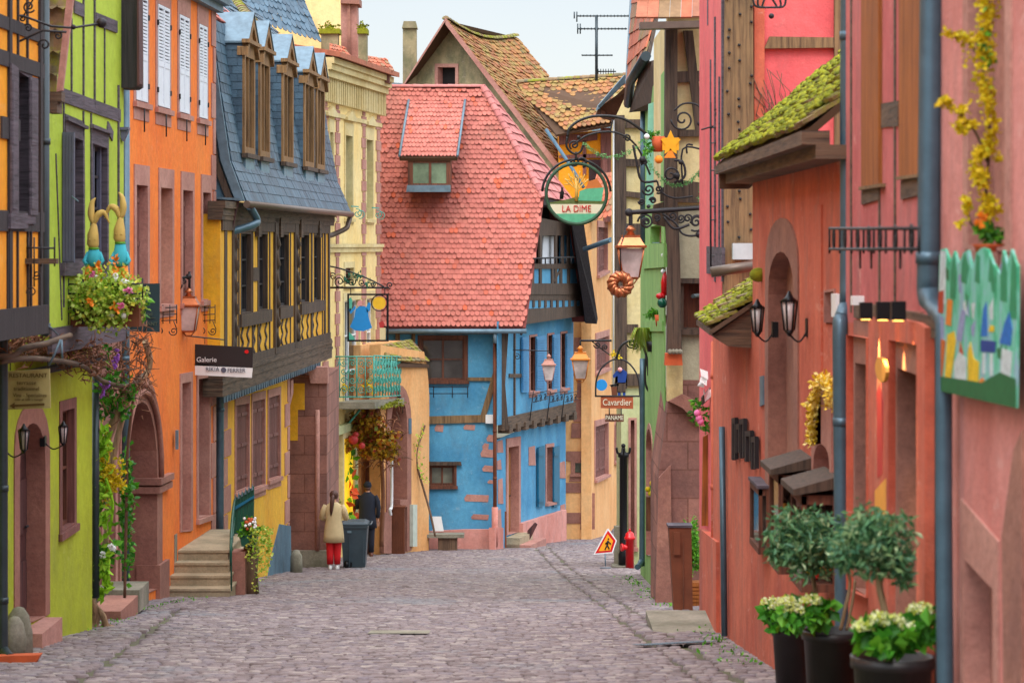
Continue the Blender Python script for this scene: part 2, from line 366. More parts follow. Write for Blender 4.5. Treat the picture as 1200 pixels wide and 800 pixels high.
# ---------------------------------------------------------------- openings in a wall
def arc(a, b, apex, n=9, pointed=False):  # from b (right spring) over the apex to a (left spring), uv
    (u0, z0), (u1, z1) = a, b; pts = []
    for i in range(1, n):
        t = i/n
        if pointed: h = 1-abs(2*t-1)**1.7
        else: h = sin(pi*t)**.85
        u = u1+(u0-u1)*(.5-.5*cos(pi*t)); pts.append((u, z1+(z0-z1)*t+(apex-max(z0, z1))*h))
    return pts
def opening(root, F, quad, kind='glass', sur=None, w=.14, d=.16, holes=None, name='window', sill=.1, mat=None, arch=None,
            pointed=False, panes=(2, 3), framemat=None, pr=.03, top=None, sillmat=None):
    TL, TR, BR, BL = F.uvs(quad)
    inner = [BL, BR, TR]
    if arch is not None:
        ap = F.uv((quad[0][0]+quad[1][0])/2, arch)[1]
        inner += arc(TL, TR, ap, 10, pointed)
    inner.append(TL)
    uc = (BL[0]+BR[0])/2; zc = (BL[1]+TL[1])/2; hw = abs(BR[0]-BL[0])/2; hh = max(p[1] for p in inner)-zc
    top = w if top is None else top
    def grow(p, a, t, b): return (uc+(p[0]-uc)*(hw+a)/hw, zc+(p[1]-zc)*((hh+t)/hh if p[1] > zc else (hh+b)/hh))
    if holes is not None: holes.append([grow(p, .012, .012, .012) for p in inner])
    outer = [grow(p, w, top, sill if name == 'window' else 0) for p in inner]
    zb = -d-.005
    sm = sur or M['sand']
    win = MB().ring(F, inner, outer, -d-.12, pr).build(name, sm, root)
    fill = [grow(p, .03, .03, .03) for p in inner]
    u0 = min(p[0] for p in inner); u1 = max(p[0] for p in inner); z0 = min(BL[1], BR[1]); z1 = max(p[1] for p in inner)
    if kind == 'glass':
        MB().uvp(F, fill, -d-.05, -d-.03).build('pane', mat or M['glass'], win)
        fr = MB(); t = .045
        ins = [grow(p, -t, -t, -t) for p in inner]; fr.ring(F, ins, fill, -d-.04, -d+.02)
        for i in range(1, panes[0]): fr.uvbox(F, u0+(u1-u0)*i/panes[0]-.025, u0+(u1-u0)*i/panes[0]+.025, z0, min(TL[1], TR[1]), -d-.03, -d+.022)
        for i in range(1, panes[1]): z = z0+(z1-z0)*i/panes[1]; fr.uvbox(F, u0+.01, u1-.01, z-.015, z+.015, -d-.03, -d+.018)
        fr.build('frame', framemat or M['brown'], win)
    elif kind == 'shut':
        for a, b in ((0, .49), (.51, 1)):
            m = MB(); pa = lambda t, s: (BL[0]+(BR[0]-BL[0])*t, (BL[1]+(BR[1]-BL[1])*t)*(1-s)+(TL[1]+(TR[1]-TL[1])*t)*s)
            m.uvp(F, [pa(a, 0), pa(b, 0), pa(b, 1), pa(a, 1)], -d-.05, -d)
            n = max(2, int(hw/.09))
            for i in range(n): t0 = a+(b-a)*(i+.12)/n; t1 = a+(b-a)*(i+.88)/n; m.uvp(F, [pa(t0, .01), pa(t1, .01), pa(t1, .99), pa(t0, .99)], -d-.01, -d+.012)
            for s0 in (.12, .5, .86): m.uvp(F, [pa(a+.02, s0), pa(b-.02, s0), pa(b-.02, s0+.04), pa(a+.02, s0+.04)], -d, -d+.03)
            m.build('shutter', mat or M['shutbr'], win)
    elif kind == 'door':
        m = MB().uvp(F, fill, -d-.06, -d)
        for i in range(2):
            for (s0, s1) in ((.05, .38), (.43, .92)):
                a0 = u0+(u1-u0)*(.06+.47*i); a1 = a0+(u1-u0)*.41; m.uvbox(F, a0, a1, z0+(z1-z0)*s0, z0+(min(TL[1], TR[1])-z0)*s1, -d-.01, -d+.02)
        do = m.build('door', mat or M['darkdoor'], win)
        MB().tube([F.pt(u1-(u1-u0)*.12, z0+1.0, -d+.05), F.pt(u1-(u1-u0)*.12-.1, z0+1.0, -d+.05)], .015).build('handle', M['iron'], do)
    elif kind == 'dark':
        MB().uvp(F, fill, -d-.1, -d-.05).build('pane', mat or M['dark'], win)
    if name == 'window' and sill:
        MB().uvp(F, [(BL[0]-w-.03, BL[1]-.1), (BR[0]+w+.03, BR[1]-.1), (BR[0]+w+.03, BR[1]-.02), (BL[0]-w-.03, BL[1]-.02)], -.05, .1).build('sill', sillmat or sm, win)
    return win
def facade(root, F, outline, holes, mat, th=.3, name='wall', depth=0, uv=False, zb=None):
    o = outline if uv else F.uvs(outline)
    m = MB().wall(F, o, holes, th)
    if depth:
        us = [a for a, b in o]; zs = [b for a, b in o]
        m.uvbox(F, min(us)+.02, max(us)-.02, min(zs), min(max(zs), zb if zb is not None else 99)-.02, -depth, -th-.25)
    return m.build(name, mat, root, weld=True)
def zline(F, u): return gz(F.pt(u, 0).y)-.15
def base_pts(F, px0, px1):                # wall foot, a little into the ground, as pixel-free uv points
    a = F.uv(px0, HY)[0]; b = F.uv(px1, HY)[0]; return (a, zline(F, a)), (b, zline(F, b))
def wallto_ground(F, px0, px1, top):      # uv outline: top = list of pixel points left to right
    (a, za), (b, zb) = base_pts(F, px0, px1)
    return [(a, za), (b, zb)]+[F.uv(*p) for p in reversed(top)]
def tiles(mb, A, B, C, D, rows, cols, kind='round', th=.018, keep=None, lift=.03, sag=0, jit=.006, over=1.5):
    A, B, C, D = map(V, (A, B, C, D)); nrm = (B-A).cross(D-A).normalized()
    if nrm.z < 0: nrm = -nrm
    def S(s, t):
        p = (A*(1-s)+B*s)*(1-t)+(D*(1-s)+C*s)*t
        return p-V((0, 0, sag*sin(pi*s)*t))
    shp = {'round': [(-.5, 1), (-.5, .35), (-.36, .12), (0, 0), (.36, .12), (.5, .35), (.5, 1)], 'square': [(-.5, 1), (-.5, 0), (.5, 0), (.5, 1)]}[kind]
    for i in range(rows):
        for j in range(-1, cols+1):
            s0 = (j+.5+(.5 if i % 2 else 0))/cols; t0 = i/rows
            if s0 < -.3/cols or s0 > 1+.3/cols: continue
            if keep and not keep(s0, t0+.5/rows): continue
            jj = random.gauss(0, jit); vs = []
            for a, b in shp:
                s = min(1, max(0, s0+a*.97/cols)); t = min(1.0, t0+b*over/rows)
                hgt = lift*(1-b)+jj+.004
                vs.append(S(s, t)+nrm*(hgt+th))
            n = len(vs); lo = [v-nrm*th for v in vs]
            mb.add(vs+lo, [tuple(range(n))]+[(q, (q+1) % n, n+(q+1) % n, n+q) for q in range(n)])
    return mb
def ridge(mb, a, b, r=.11, n=None, r2=None):      # row of half-round cap tiles
    a = V(a); b = V(b); L = (b-a).length; n = n or max(2, int(L/.3)); d = (b-a).normalized(); x = d.cross(V((0, 0, 1))).normalized(); z = x.cross(d)
    for i in range(n):
        p0 = a+(b-a)*(i/n); p1 = a+(b-a)*((i+1.12)/n); vs = []
        for p, rr in ((p0, r), (p1, r*.82)):
            vs += [p+(x*cos(q)+z*sin(q)*.8)*rr for q in [pi*q/6 for q in range(7)]]
        mb.add(vs, [(q, q+1, 8+q, 7+q) for q in range(6)]+[tuple(range(7))])
    return mb
def spiral(c, r, turns=1.6, a0=0, ex=V((1, 0, 0)), ez=V((0, 0, 1)), sgn=1, n=26, r0=.12):
    c = V(c); return [c+(ex*cos(a0+sgn*2*pi*turns*i/n)+ez*sin(a0+sgn*2*pi*turns*i/n))*r*(r0+(1-r0)*(i/n)) for i in range(n+1)]
def circ(c, r, ex=V((1, 0, 0)), ez=V((0, 0, 1)), n=24): c = V(c); return [c+(ex*cos(2*pi*i/n)+ez*sin(2*pi*i/n))*r for i in range(n)]
def pxl(pts, Y): return [P(a, b, Y) for a, b in pts]
def fxl(F, pts, off): return [F.hit(a, b, off) for a, b in pts]
def smooth(pts, n=5):                     # Catmull-Rom through points
    pts = [V(p) for p in pts]; q = [pts[0]]+pts+[pts[-1]]; out = []
    for i in range(1, len(q)-2):
        for k_ in range(n):
            t = k_/n; p0, p1, p2, p3 = q[i-1:i+3]
            out.append(.5*((2*p1)+(-p0+p2)*t+(2*p0-5*p1+4*p2-p3)*t*t+(-p0+3*p1-3*p2+p3)*t**3))
    return out+[pts[-1]]
def front_prism(mb, pts, Y, th=.03): return mb.extr([P(a, b, Y) for a, b in pts], (0, th, 0))
def lantern(label, top, h, w, group=None, hot=False, cat='street lamp', roofmat=None, name='street_lamp'):
    # square lantern hanging from its top point
    t = V(top); r = thing(name, label, cat, t, group); s = w/2; z = lambda f: t.z-h*f
    def fr(z0, a, z1, b):
        return [t.xy.to_3d()+V((x*a, y*a, z0)) for x, y in ((-1, -1), (1, -1), (1, 1), (-1, 1))]+[t.xy.to_3d()+V((x*b, y*b, z1)) for x, y in ((-1, -1), (1, -1), (1, 1), (-1, 1))]
    fs = [(0, 1, 5, 4), (1, 2, 6, 5), (2, 3, 7, 6), (3, 0, 4, 7), (0, 3, 2, 1), (4, 5, 6, 7)]
    rm = roofmat or M['copper']
    MB().add(fr(z(.40), s*1.1, z(.36), s*1.12), fs).add(fr(z(.36), s*.98, z(.22), s*.62), fs).add(fr(z(.22), s*.66, z(.19), s*.66), fs).lathe((t.x, t.y, 0), [(.02, z(.02)), (s*.22, z(.06)), (s*.42, z(.10)), (s*.2, z(.13)), (s*.34, z(.19))], 10).build('cap', rm, r)
    MB().add(fr(z(.88), s*.56, z(.41), s*.9), fs).build('glass_body', M['lampg'] if not hot else M['hot'], r)
    f = MB()
    for x, y in ((-1, -1), (1, -1), (1, 1), (-1, 1)): f.tube([V((t.x+x*s*.93, t.y+y*s*.93, z(.40))), V((t.x+x*s*.58, t.y+y*s*.58, z(.89)))], w*.032, 5)
    f.add(fr(z(.92), s*.5, z(.88), s*.62), fs)
    f.tube([V((t.x-s*.5, t.y, z(.91))), V((t.x-s*.25, t.y, z(.99))), V((t.x+s*.25, t.y, z(.99))), V((t.x+s*.5, t.y, z(.91)))], w*.03, 5)
    f.build('frame', rm, r); return r
def coach(label, F, px, py, h=.3, off=.2, group=None):
    c = F.hit(px, py, off); r = thing('wall_lantern', label, 'wall lamp', c, group); w = h*.19; z = c.z
    MB().loft([((c.x, c.y, z+h*.28), w*1.15, w*1.15), ((c.x, c.y, z+h*.38), w*.5, w*.5), ((c.x, c.y, z+h*.52), w*.12, w*.12)], 6).loft([((c.x, c.y, z-h*.5), w*.15, w*.15), ((c.x, c.y, z-h*.36), w*.62, w*.62)], 6).build('cap', M['black2'], r)
    MB().loft([((c.x, c.y, z-h*.36), w*.55, w*.55), ((c.x, c.y, z+h*.28), w*.9, w*.9)], 6).build('glass_body', M['lampg'], r)
    f = MB()
    for i in range(6): a = pi*i/3; f.tube([(c.x+w*.58*cos(a), c.y+w*.58*sin(a), z-h*.36), (c.x+w*.94*cos(a), c.y+w*.94*sin(a), z+h*.28)], .008, 4)
    q = F.hit(px, py, 0); b = c-F.n*off
    f.tube(smooth([b+V((0, 0, -h*.3)), b+F.n*off*.5+V((0, 0, -h*.62)), c+V((0, 0, -h*.45))]), .008, 5); f.box(b+V((0, 0, -h*.3)), (.05, .1, h*.4))
    f.build('bracket', M['black2'], r); return r
def pipe(label, pts, r, mat, cat='drainpipe', name='drainpipe', rings=(), group=None):
    o = MB().tube(pts, r, 12)
    rr = max(r) if isinstance(r, list) else r
    for p in rings: o.tube([V(p)-V((0, 0, .03)), V(p)+V((0, 0, .03))], rr*1.12, 12)
    return tag(o.build(name, mat), label, cat, group)
def rbox_panel(mb, F, px0, px1, py0, py1, o0, o1): return mb.prism(F, [(px0, py1), (px1, py1), (px1, py0), (px0, py0)], o0, o1)
# ---------------------------------------------------------------- camera, light, sky
cam = bpy.data.cameras.new('camera'); co = bpy.data.objects.new('camera', cam); COL.objects.link(co); SC.camera = co
co.location = (0, 0, 0); co.rotation_euler = (pi/2, 0, 0); cam.sensor_width = 36; cam.lens = 90; cam.shift_y = -115/1200
cam.clip_end = 12000; cam.clip_start = .5; cam.dof.use_dof = True; cam.dof.focus_distance = 52; cam.dof.aperture_fstop = 4.5
w = bpy.data.worlds.new('World'); SC.world = w; w.use_nodes = True; nt = w.node_tree; nt.nodes.clear()
out = nt.nodes.new('ShaderNodeOutputWorld'); sky = nt.nodes.new('ShaderNodeTexSky'); sky.sky_type = 'NISHITA'; sky.sun_disc = False
SUN_EL, SUN_AZ = radians(52), radians(188)      # sun high behind the camera, through cloud
sky.sun_elevation = SUN_EL; sky.sun_rotation = SUN_AZ
b1 = nt.nodes.new('ShaderNodeBackground'); b1.inputs[1].default_value = .05; nt.links.new(sky.outputs[0], b1.inputs[0])
tc = nt.nodes.new('ShaderNodeTexCoord'); sp = nt.nodes.new('ShaderNodeSeparateXYZ'); nt.links.new(tc.outputs['Generated'], sp.inputs[0])
cloud = ramp(nt, sp.outputs[2], [(0, (.42, .40, .41)), (.10, (.39, .38, .385)), (.4, (1.3, 1.36, 1.4)), (1, (2.5, 2.55, 2.6))])
nz = nt.nodes.new('ShaderNodeTexNoise'); nz.inputs['Scale'].default_value = 3; nz.inputs['Detail'].default_value = 6; nt.links.new(tc.outputs['Generated'], nz.inputs['Vector'])
cl2 = mix(nt, 1.0, cloud, ramp(nt, nz.outputs['Fac'], [(.35, (.94, .95, .96)), (.65, (1.0, 1.0, 1.0))]), 'MULTIPLY')
b2 = nt.nodes.new('ShaderNodeBackground'); b2.inputs[1].default_value = 1.0; nt.links.new(cl2, b2.inputs[0])
ad = nt.nodes.new('ShaderNodeAddShader'); nt.links.new(b1.outputs[0], ad.inputs[0]); nt.links.new(b2.outputs[0], ad.inputs[1]); nt.links.new(ad.outputs[0], out.inputs[0])
sl = bpy.data.lights.new('sun', 'SUN'); sl.energy = 1.2; sl.angle = radians(25); sl.color = (1, .96, .9); so = bpy.data.objects.new('sun', sl); COL.objects.link(so)
sd = V((sin(SUN_AZ)*cos(SUN_EL), cos(SUN_AZ)*cos(SUN_EL), sin(SUN_EL))); so.rotation_euler = sd.to_track_quat('Z', 'Y').to_euler()
SC.view_settings.view_transform = 'Standard'; SC.view_settings.look = 'None'; SC.view_settings.exposure = .45; SC.view_settings.gamma = 1
SC.cycles.use_denoising = True; SC.cycles.max_bounces = 6; SC.cycles.diffuse_bounces = 4; SC.cycles.glossy_bounces = 2; SC.cycles.transmission_bounces = 3
# ---------------------------------------------------------------- ground and cobbles
ys = [-40, -10, 0, 10, 20, 30, 40, 50, 55, 60, 70, 80, 90, 150, 400, 6000]
g = MB()
for i in range(len(ys)-1):
    a, b = ys[i], ys[i+1]; g.add([(-3000, a, gz(a)-.02), (3000, a, gz(a)-.02), (3000, b, gz(b)-.02), (-3000, b, gz(b)-.02)], [(0, 1, 2, 3)])
struct(g.build('ground', M['ground']))
rng = np.random.default_rng(3)
def cobbles():
    rows = []; y = 17.0
    while y < 88:
        rd = .10+rng.random()*.02; rows.append((y, rd)); y += rd
    X = []; Y = []; W = []; Dp = []; R = []
    def gut(y): return 2.05-0.0*y if y < 0 else (1.75 if y < 24 else 1.75+(y-24)*-.012)
    for y, rd in rows:
        x = -7.6+rng.random()*.15; sk = .35*sin(y*.11)
        xm = 3.1 if y < 62 else 8
        while x < xm:
            wd = .10+rng.random()*.07; big = abs(abs(x+wd/2-(1.68-.021*(y-26.6)))-.17) < .06 or (y < 36 and abs(x+wd/2-(-3.77-.07*(y-23))) < .07)
            X.append(x+wd/2); Y.append(y+rd/2+.09*sin(x*.7+y*.35)+rng.normal()*.006); W.append(wd*.5-.003); Dp.append(rd*.5-.0028); R.append(-.045 if big else 0)
            x += wd
    X, Y, W, Dp, R = map(np.array, (X, Y, W, Dp, R)); n = len(X)
    ga = np.array([gz(v) for v in Y]); h = rng.normal(0, .004, n)+R+.010
    tx = rng.normal(0, .015, n); ty = rng.normal(0, .018, n); rot = rng.normal(0, .05, n)
    vs = np.zeros((n, 12, 3))
    ring = [(-1, -1), (1, -1), (1, 1), (-1, 1)]
    for l, (sc, dz) in enumerate(((1.0, -.04), (.93, -.006), (.66, 0))):
        for q, (a, b) in enumerate(ring):
            jx = rng.normal(0, .05, n) if l < 2 else 0; lx = a*W*sc*(1+jx); ly = b*Dp*sc*(1+(rng.normal(0, .05, n) if l < 2 else 0))
            vs[:, l*4+q, 0] = X+lx*np.cos(rot)-ly*np.sin(rot); vs[:, l*4+q, 1] = Y+lx*np.sin(rot)+ly*np.cos(rot)
            slope = np.where(Y < 55, -.0982, -.085)
            vs[:, l*4+q, 2] = ga+h+dz+lx*tx+ly*(ty+slope)
    f = []
    for l in (0, 1):
        for q in range(4): f.append((l*4+q, l*4+(q+1) % 4, l*4+4+(q+1) % 4, l*4+4+q))
    f.append((8, 9, 10, 11)); f = np.array(f); F = (f[None]+(np.arange(n)*12)[:, None, None]).reshape(-1)
    me = bpy.data.meshes.new('cobblestone_paving'); me.vertices.add(n*12); me.vertices.foreach_set('co', vs.reshape(-1))
    me.loops.add(len(F)); me.loops.foreach_set('vertex_index', F.astype(np.int32)); me.polygons.add(len(F)//4)
    me.polygons.foreach_set('loop_start', np.arange(0, len(F), 4, dtype=np.int32)); me.polygons.foreach_set('loop_total', np.full(len(F)//4, 4, dtype=np.int32))
    me.update(); me.validate(); me.materials.append(M['cob']); o = bpy.data.objects.new('cobblestone_paving', me); COL.objects.link(o); struct(o)
cobbles()
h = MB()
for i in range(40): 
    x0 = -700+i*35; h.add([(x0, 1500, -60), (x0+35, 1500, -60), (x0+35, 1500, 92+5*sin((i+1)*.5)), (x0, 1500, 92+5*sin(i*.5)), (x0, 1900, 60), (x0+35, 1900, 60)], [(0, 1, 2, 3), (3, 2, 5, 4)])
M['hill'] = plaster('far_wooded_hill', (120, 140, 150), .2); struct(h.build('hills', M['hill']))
FA = Plane(-5.4, 40, -4.306, 60, .6)
# ================================================================ amber half-timbered house, nearest left
F1 = Plane(-4.65, 23.3, -4.58, 25, .35)
R = thing('timbered_house', 'amber yellow half-timbered house with black beams at the left edge, overhanging the street', 'house', (-5.5, 22, gz(22)))
u1 = F1.uv(50, HY)[0]; H = []
w1 = opening(R, F1, [(21, 84), (34, 92), (34, 250), (21, 250)], 'glass', M['timberg'], .1, .12, H, panes=(2, 3), framemat=M['timberg'])
opening(R, F1, [(-60, 50), (-44, 55), (-44, 250), (-60, 250)], 'glass', M['timberg'], .1, .12, H, panes=(2, 3), framemat=M['timberg'])
facade(R, F1, [(-13, -.86), (u1, -.86), (u1, 6.5), (-13, 6.5)], H, M['amber'], depth=6, uv=True)
t = MB()
ub = lambda a, b: F1.uv(a, b)
for a, b, wd in (((-200, -55), (50, 45), .12), ((-200, 0), (50, 84), .14), ((0, 149), (21, 153), .2)): t.bar(F1, ub(*a), ub(*b), wd, -.02, .06)
for px in (-70, -40, 9, 20, 31): t.bar(F1, ub(px, -30), ub(px, 80), .035, -.02, .055)
for px in (10, 46): t.bar(F1, ub(px, -200), ub(px, 368), .10, -.02, .07)
for px in (-70, -30, 8, 12.5, 19.5, 31.5, 35): t.bar(F1, ub(px, 265), ub(px, 375), .03, -.02, .05)
t.uvp(F1, [(-13, -.88), (u1+.05, -.88), (u1+.05, -.60), (-13, -.60)], -.02, .12); t.uvp(F1, [(-13, .11), (u1, .11), (u1, .30), (-13, .30)], -.02, .06)
t.build('timber_frame', M['black'], R)
for a, b in ((14, 22), (36, 45)):
    s = MB().prism(F1, [(a, 252), (b, 252), (b, 92 if a > 30 else 80), (a, 90 if a > 30 else 74)], .08, .13)
    s.prism(F1, [(a+1.5, 170), (b-1.5, 170), (b-1.5, 96), (a+1.5, 94)], .13, .145).prism(F1, [(a+1.5, 245), (b-1.5, 245), (b-1.5, 178), (a+1.5, 178)], .13, .145); s.build('shutter', M['timberg'], R)
MB().prism(F1, [(13, 268), (33, 268), (33, 250), (13, 250)], 0, .14).build('sill', M['timberg'], R)
ir = MB()                                       # flower box holder sticking out of the amber wall
for yy in (291, 308): ir.tube([P(19, yy-1, 24.3), P(64, yy, 24.3)], .010, 5)
for px in (20, 33, 48, 64): ir.tube([P(px, 278, 24.3), P(px, 312, 24.3)], .009, 5)
for px in (17, 37): ir.tube(spiral(P(px, 342, 24.2), .05, 1.4, 1), .007, 5).tube([P(px+3, 278, 24.2), P(px+3, 336, 24.2)], .008, 5); ir.tube(spiral(P(px+6, 322, 24.2), .045, 1.4, 0, sgn=-1), .007, 5)
tag(ir.build('flower_box_holder', M['iron']), 'empty iron flower box holder with curls on the amber timbered wall', 'flower box holder')
tag(MB().box(P(47, 306, 24.3), (.33, .12, .05)).build('wooden_shelf', M['timberh']), 'thin weathered board lying in the iron holder on the amber house', 'board')
ir = MB().tube([P(-10, 12, 23.9), P(30, 20, 24), P(60, 31, 24.1), P(84, 33, 24.2), P(118, 28, 24.5)], .012, 5).tube([P(-5, 72, 24), P(20, 50, 24), P(50, 36, 24), P(78, 38, 24)], .012, 5)
ir.tube(spiral(P(52, 53, 24), .06, 1.2, 2), .01, 5).tube(spiral(P(68, 42, 24), .045, 1.4, 0), .009, 5).tube(spiral(P(33, 33, 24), .04, 1.4, 0), .009, 5).ball(P(119, 27, 24.5), .05).ball(P(86, 32, 24.2), .025)
for px, py, r_ in ((0, 30, .06), (8, 48, .05), (14, 10, .07), (34, 8, .06), (-4, 55, .05), (26, 22, .04)): ir.tube(spiral(P(px, py, 24), r_, 1.5, px), .009, 5).tube([P(px, py, 24), P(px+9, py-16, 24)], .008, 5)
tag(ir.build('iron_sign_arm', M['iron']), 'wrought iron sign arm with curls reaching out from the top of the amber house', 'sign bracket')
pipe('thick dark grey drainpipe between the amber house and the lime green house', [P(52.5, -60, 25.2), P(52.5, 375, 25.2), P(52.5, 392, 25.25)], .047, M['darkpipe'], rings=[P(53, 166, 25.2), P(53, 382, 25.2)])
# strip of tiled roof edge between the two houses
R = thing('lean_to_roof', 'narrow grey tiled roof edge with a pink board between the amber and lime houses', 'roof', P(65, 110, 25.7))
tl = MB()
for i in range(5):
    y0 = 112-26*i; xa = 41; xb = 66+3.6*i
    for q in range(3): a = xa+(xb-xa)*q/3; b = xa+(xb-xa)*(q+1)/3; tl.extr([P(a, y0, 25.9-.0*i), P((a+b)/2, y0+3, 25.86), P(b, y0-1, 25.9), P(b+1, y0-31, 26), P(a, y0-31, 26)], (0, .04, 0))
tl.build('roof_tiles', M['tilem'], R); MB().extr([P(66, 108, 25.7), P(73, 106, 25.7), P(90, -40, 25.7), P(82, -40, 25.7)], (0, .08, 0)).build('verge_board', M['sandp'], R)
MB().box(P(66, 114, 25.75), (.14, .2, .1)).box(P(64, 126, 25.8), (.1, .3, .12)).build('beam_end', M['timberh'], R)
# ================================================================ lime green house
F2l = Plane(-5.2, 26, -4.98, 30.4, .45); F2u = Plane(-4.80, 26.4, -4.6, 30.4, .35)
R = thing('lime_house', 'lime green half-timbered house with grey violet beams and an arched sandstone door', 'house', (-5.6, 28, gz(28)))
H = []
opening(R, F2l, [(22, 545), (52, 545), (52, 722), (22, 734)], 'door', M['sand'], .22, .2, H, name='doorway', arch=490)
opening(R, F2l, [(72, 482), (86, 478), (86, 612), (72, 622)], 'glass', M['shutbr'], .12, .09, H, panes=(2, 2))
facade(R, F2l, wallto_ground(F2l, -60, 108, [(-60, 330), (108, 380)]), H, M['lime'], depth=4, name='ground_floor_wall', uv=True)
H = []; a = F2u.uv(58, HY)[0]; b = F2u.uv(145, HY)[0]
opening(R, F2u, [(78, 158), (96.5, 165), (97, 303), (78, 303)], 'glass', M['timberg'], .08, .1, H, panes=(2, 4), framemat=M['black'], top=.22)
opening(R, F2u, [(108, 168), (125, 174), (125, 318), (108, 318)], 'glass', M['timberg'], .08, .1, H, panes=(2, 4), framemat=M['black'], top=.22)
facade(R, F2u, [(a, -1.05), (b, -1.05), (b, 6.5), (a, 6.5)], H, M['limeup'], depth=5, uv=True, name='upper_wall')
t = MB(); q = lambda x, y: F2u.uv(x, y)
t.bar(F2u, q(60, 107), q(140, 136), .15, -.02, .05); t.bar(F2u, q(86, 8), q(97, 13), .14, -.02, .05); t.bar(F2u, q(111, 22), q(136, 32), .14, -.02, .05)
for px, ya, yb in ((83, 22, 118), (97, -60, 122), (110, -60, 126), (122, 30, 130), (74, 118, 360), (97, 130, 160), (106, 133, 300), (127, 145, 160), (138, 100, 380)): t.bar(F2u, q(px, ya), q(px, yb), .035 if px not in (138,) else .05, -.02, .04)
t.bar(F2u, q(65, 180), q(72, 375), .03, -.02, .03); t.bar(F2u, q(125, 148), q(131, 160), .12, -.02, .05)
t.uvp(F2u, [(a, -1.15), (b, -1.15), (b, -.88), (a, -.88)], -.02, .07); t.build('timber_frame', M['timberg'], R)
MB().bar(F2u, q(75, 139), q(99, 150), .035, 0, .14).bar(F2u, q(105, 148), q(127, 156), .035, 0, .14).build('window_canopy', M['timberg'], R)
for (xa, xb, ya, yb, Y) in ((73, 87, 155, 308, 27.1), (104, 110, 163, 318, 28.9), (113, 118, 162, 318, 29.3), (133.5, 139, 168, 330, 30.1)):
    s = MB().extr([P(xa, yb, Y), P(xb, yb, Y), P(xb, ya, Y), P(xa, ya, Y)], (-.0, .045, 0))
    n = 4 if xb-xa > 8 else 2
    for i in range(n): x0 = xa+(xb-xa)*(i+.15)/n; x1 = xa+(xb-xa)*(i+.85)/n; s.extr([P(x0, yb-2, Y-.012), P(x1, yb-2, Y-.012), P(x1, ya+2, Y-.012), P(x0, ya+2, Y-.012)], (0, .012, 0))
    s.build('shutter', M['greys'], R)
MB().tube([P(84, 230, 27.0), P(92, 236, 26.9)], .008, 5).build('shutter_hook', M['zinc'], R)
MB().prism(F2u, [(76, 323), (97, 323), (97, 308), (76, 308)], 0, .14).build('sill', M['timberg'], R)
# timber eave box hanging over the street
o = MB().extr([P(133, -40, 30.2), P(160, -60, 30.2), P(161, 100, 30.2), P(156, 103, 30.2), P(140, 103, 30.2)], (0, .5, 0)); o.build('eave_box', M['black'], R)
MB().extr([P(160.5, 101, 30.15), P(163.5, 98, 30.15), P(162, -60, 30.15), P(160.5, -60, 30.15)], (0, .3, 0)).build('fascia', M['darkdoor'], R)
MB().extr([P(137, 153, 30.15), P(150, 153, 30.15), P(144, 166, 30.15)], (0, .12, 0)).box(P(144, 151, 30.2), (.15, .15, .03)).build('gutter_head', M['greys'], R)
MB().box((-5.05, 27.3, gz(27.3)+.06), (.3, 1.2, .3)).build('door_step', M['sandp'], R)
coach('black wall lantern with a pointed cap left of the lime house door', F2l, 28, 514, .30, .22)
coach('black wall lantern beside the window of the lime house', F2l, 74, 508, .27, .22)
pipe('dark grey drainpipe at the far corner of the lime house behind the vine', [P(112, 440, 30.6), P(112, 700, 30.6)], .045, M['darkpipe'])
pipe('grey drainpipe at the left edge of the photo ending in an orange shoe', smooth([P(4, 395, 24.7), P(4, 430, 24.7), P(4, 745, 24.7), P(6, 762, 24.66), P(12, 770, 24.5)]), .045, M['darkpipe'], rings=[P(4, 703, 24.7), P(4, 572, 24.7)])
m = MB().extr([P(-8, 769, 24.4), P(14, 768, 24.4), P(47, 767, 24.4), P(40, 779, 24.4), P(4, 779, 24.4), P(-8, 774, 24.4)], (0, .14, 0)); tag(m.build('drain_shoe', M['terr']), 'orange clay drain shoe at the foot of the left drainpipe', 'drain')
for (px, py, rx, h_, Y, lb) in ((17, 772, .11, .42, 24.95, 'small rounded guard stone leaning in front by the lime house door'), (22, 765, .13, .50, 25.25, 'taller rounded guard stone just behind the small one at the lime house door')):
    c = P(px, py, Y); c.z = gz(Y)
    tag(MB().loft([((c.x, c.y, c.z-.05), rx*1.1, .12), ((c.x, c.y, c.z+h_*.5), rx*1.05, .12), ((c.x, c.y, c.z+h_*.82), rx*.8, .1), ((c.x, c.y, c.z+h_*.97), rx*.4, .06), ((c.x, c.y, c.z+h_), .01, .01)], 14).build('guard_stone', M['greyst']), lb, 'guard stone', 'guard stones by the lime house')
# hanging notice board
R = thing('notice_board', 'beige hanging notice board with brown writing and an arrow pointing left', 'sign', P(33, 480, 25.6))
B = MB().extr([P(8, 480, 25.6), P(59, 478, 25.6), P(58, 432, 25.6), P(9, 435, 25.6)], (0, .03, 0)).build('board', paint('beige_board', (186, 170, 110), .7, 0, .2), R)
bm = paint('brown_lettering', (96, 70, 22), .8)
for s_, px, py, sz in (('RESTAURANT', 33, 440, .062), ('terrasse', 31, 448.5, .06), ('traditionnel', 31, 455.5, .055), ('Vins - Specialites', 35, 463, .05), ('cour et salle a manger', 34, 468, .032)): text(s_, P(px, py, 25.585), sz, bm, R)
MB().extr([P(11, 475.3, 25.58), P(17, 471.5, 25.58), P(17, 474, 25.58), P(52, 472.3, 25.58), P(52, 474.8, 25.58), P(17, 476.6, 25.58), P(17, 479, 25.58)], (0, .01, 0)).build('arrow', bm, R)
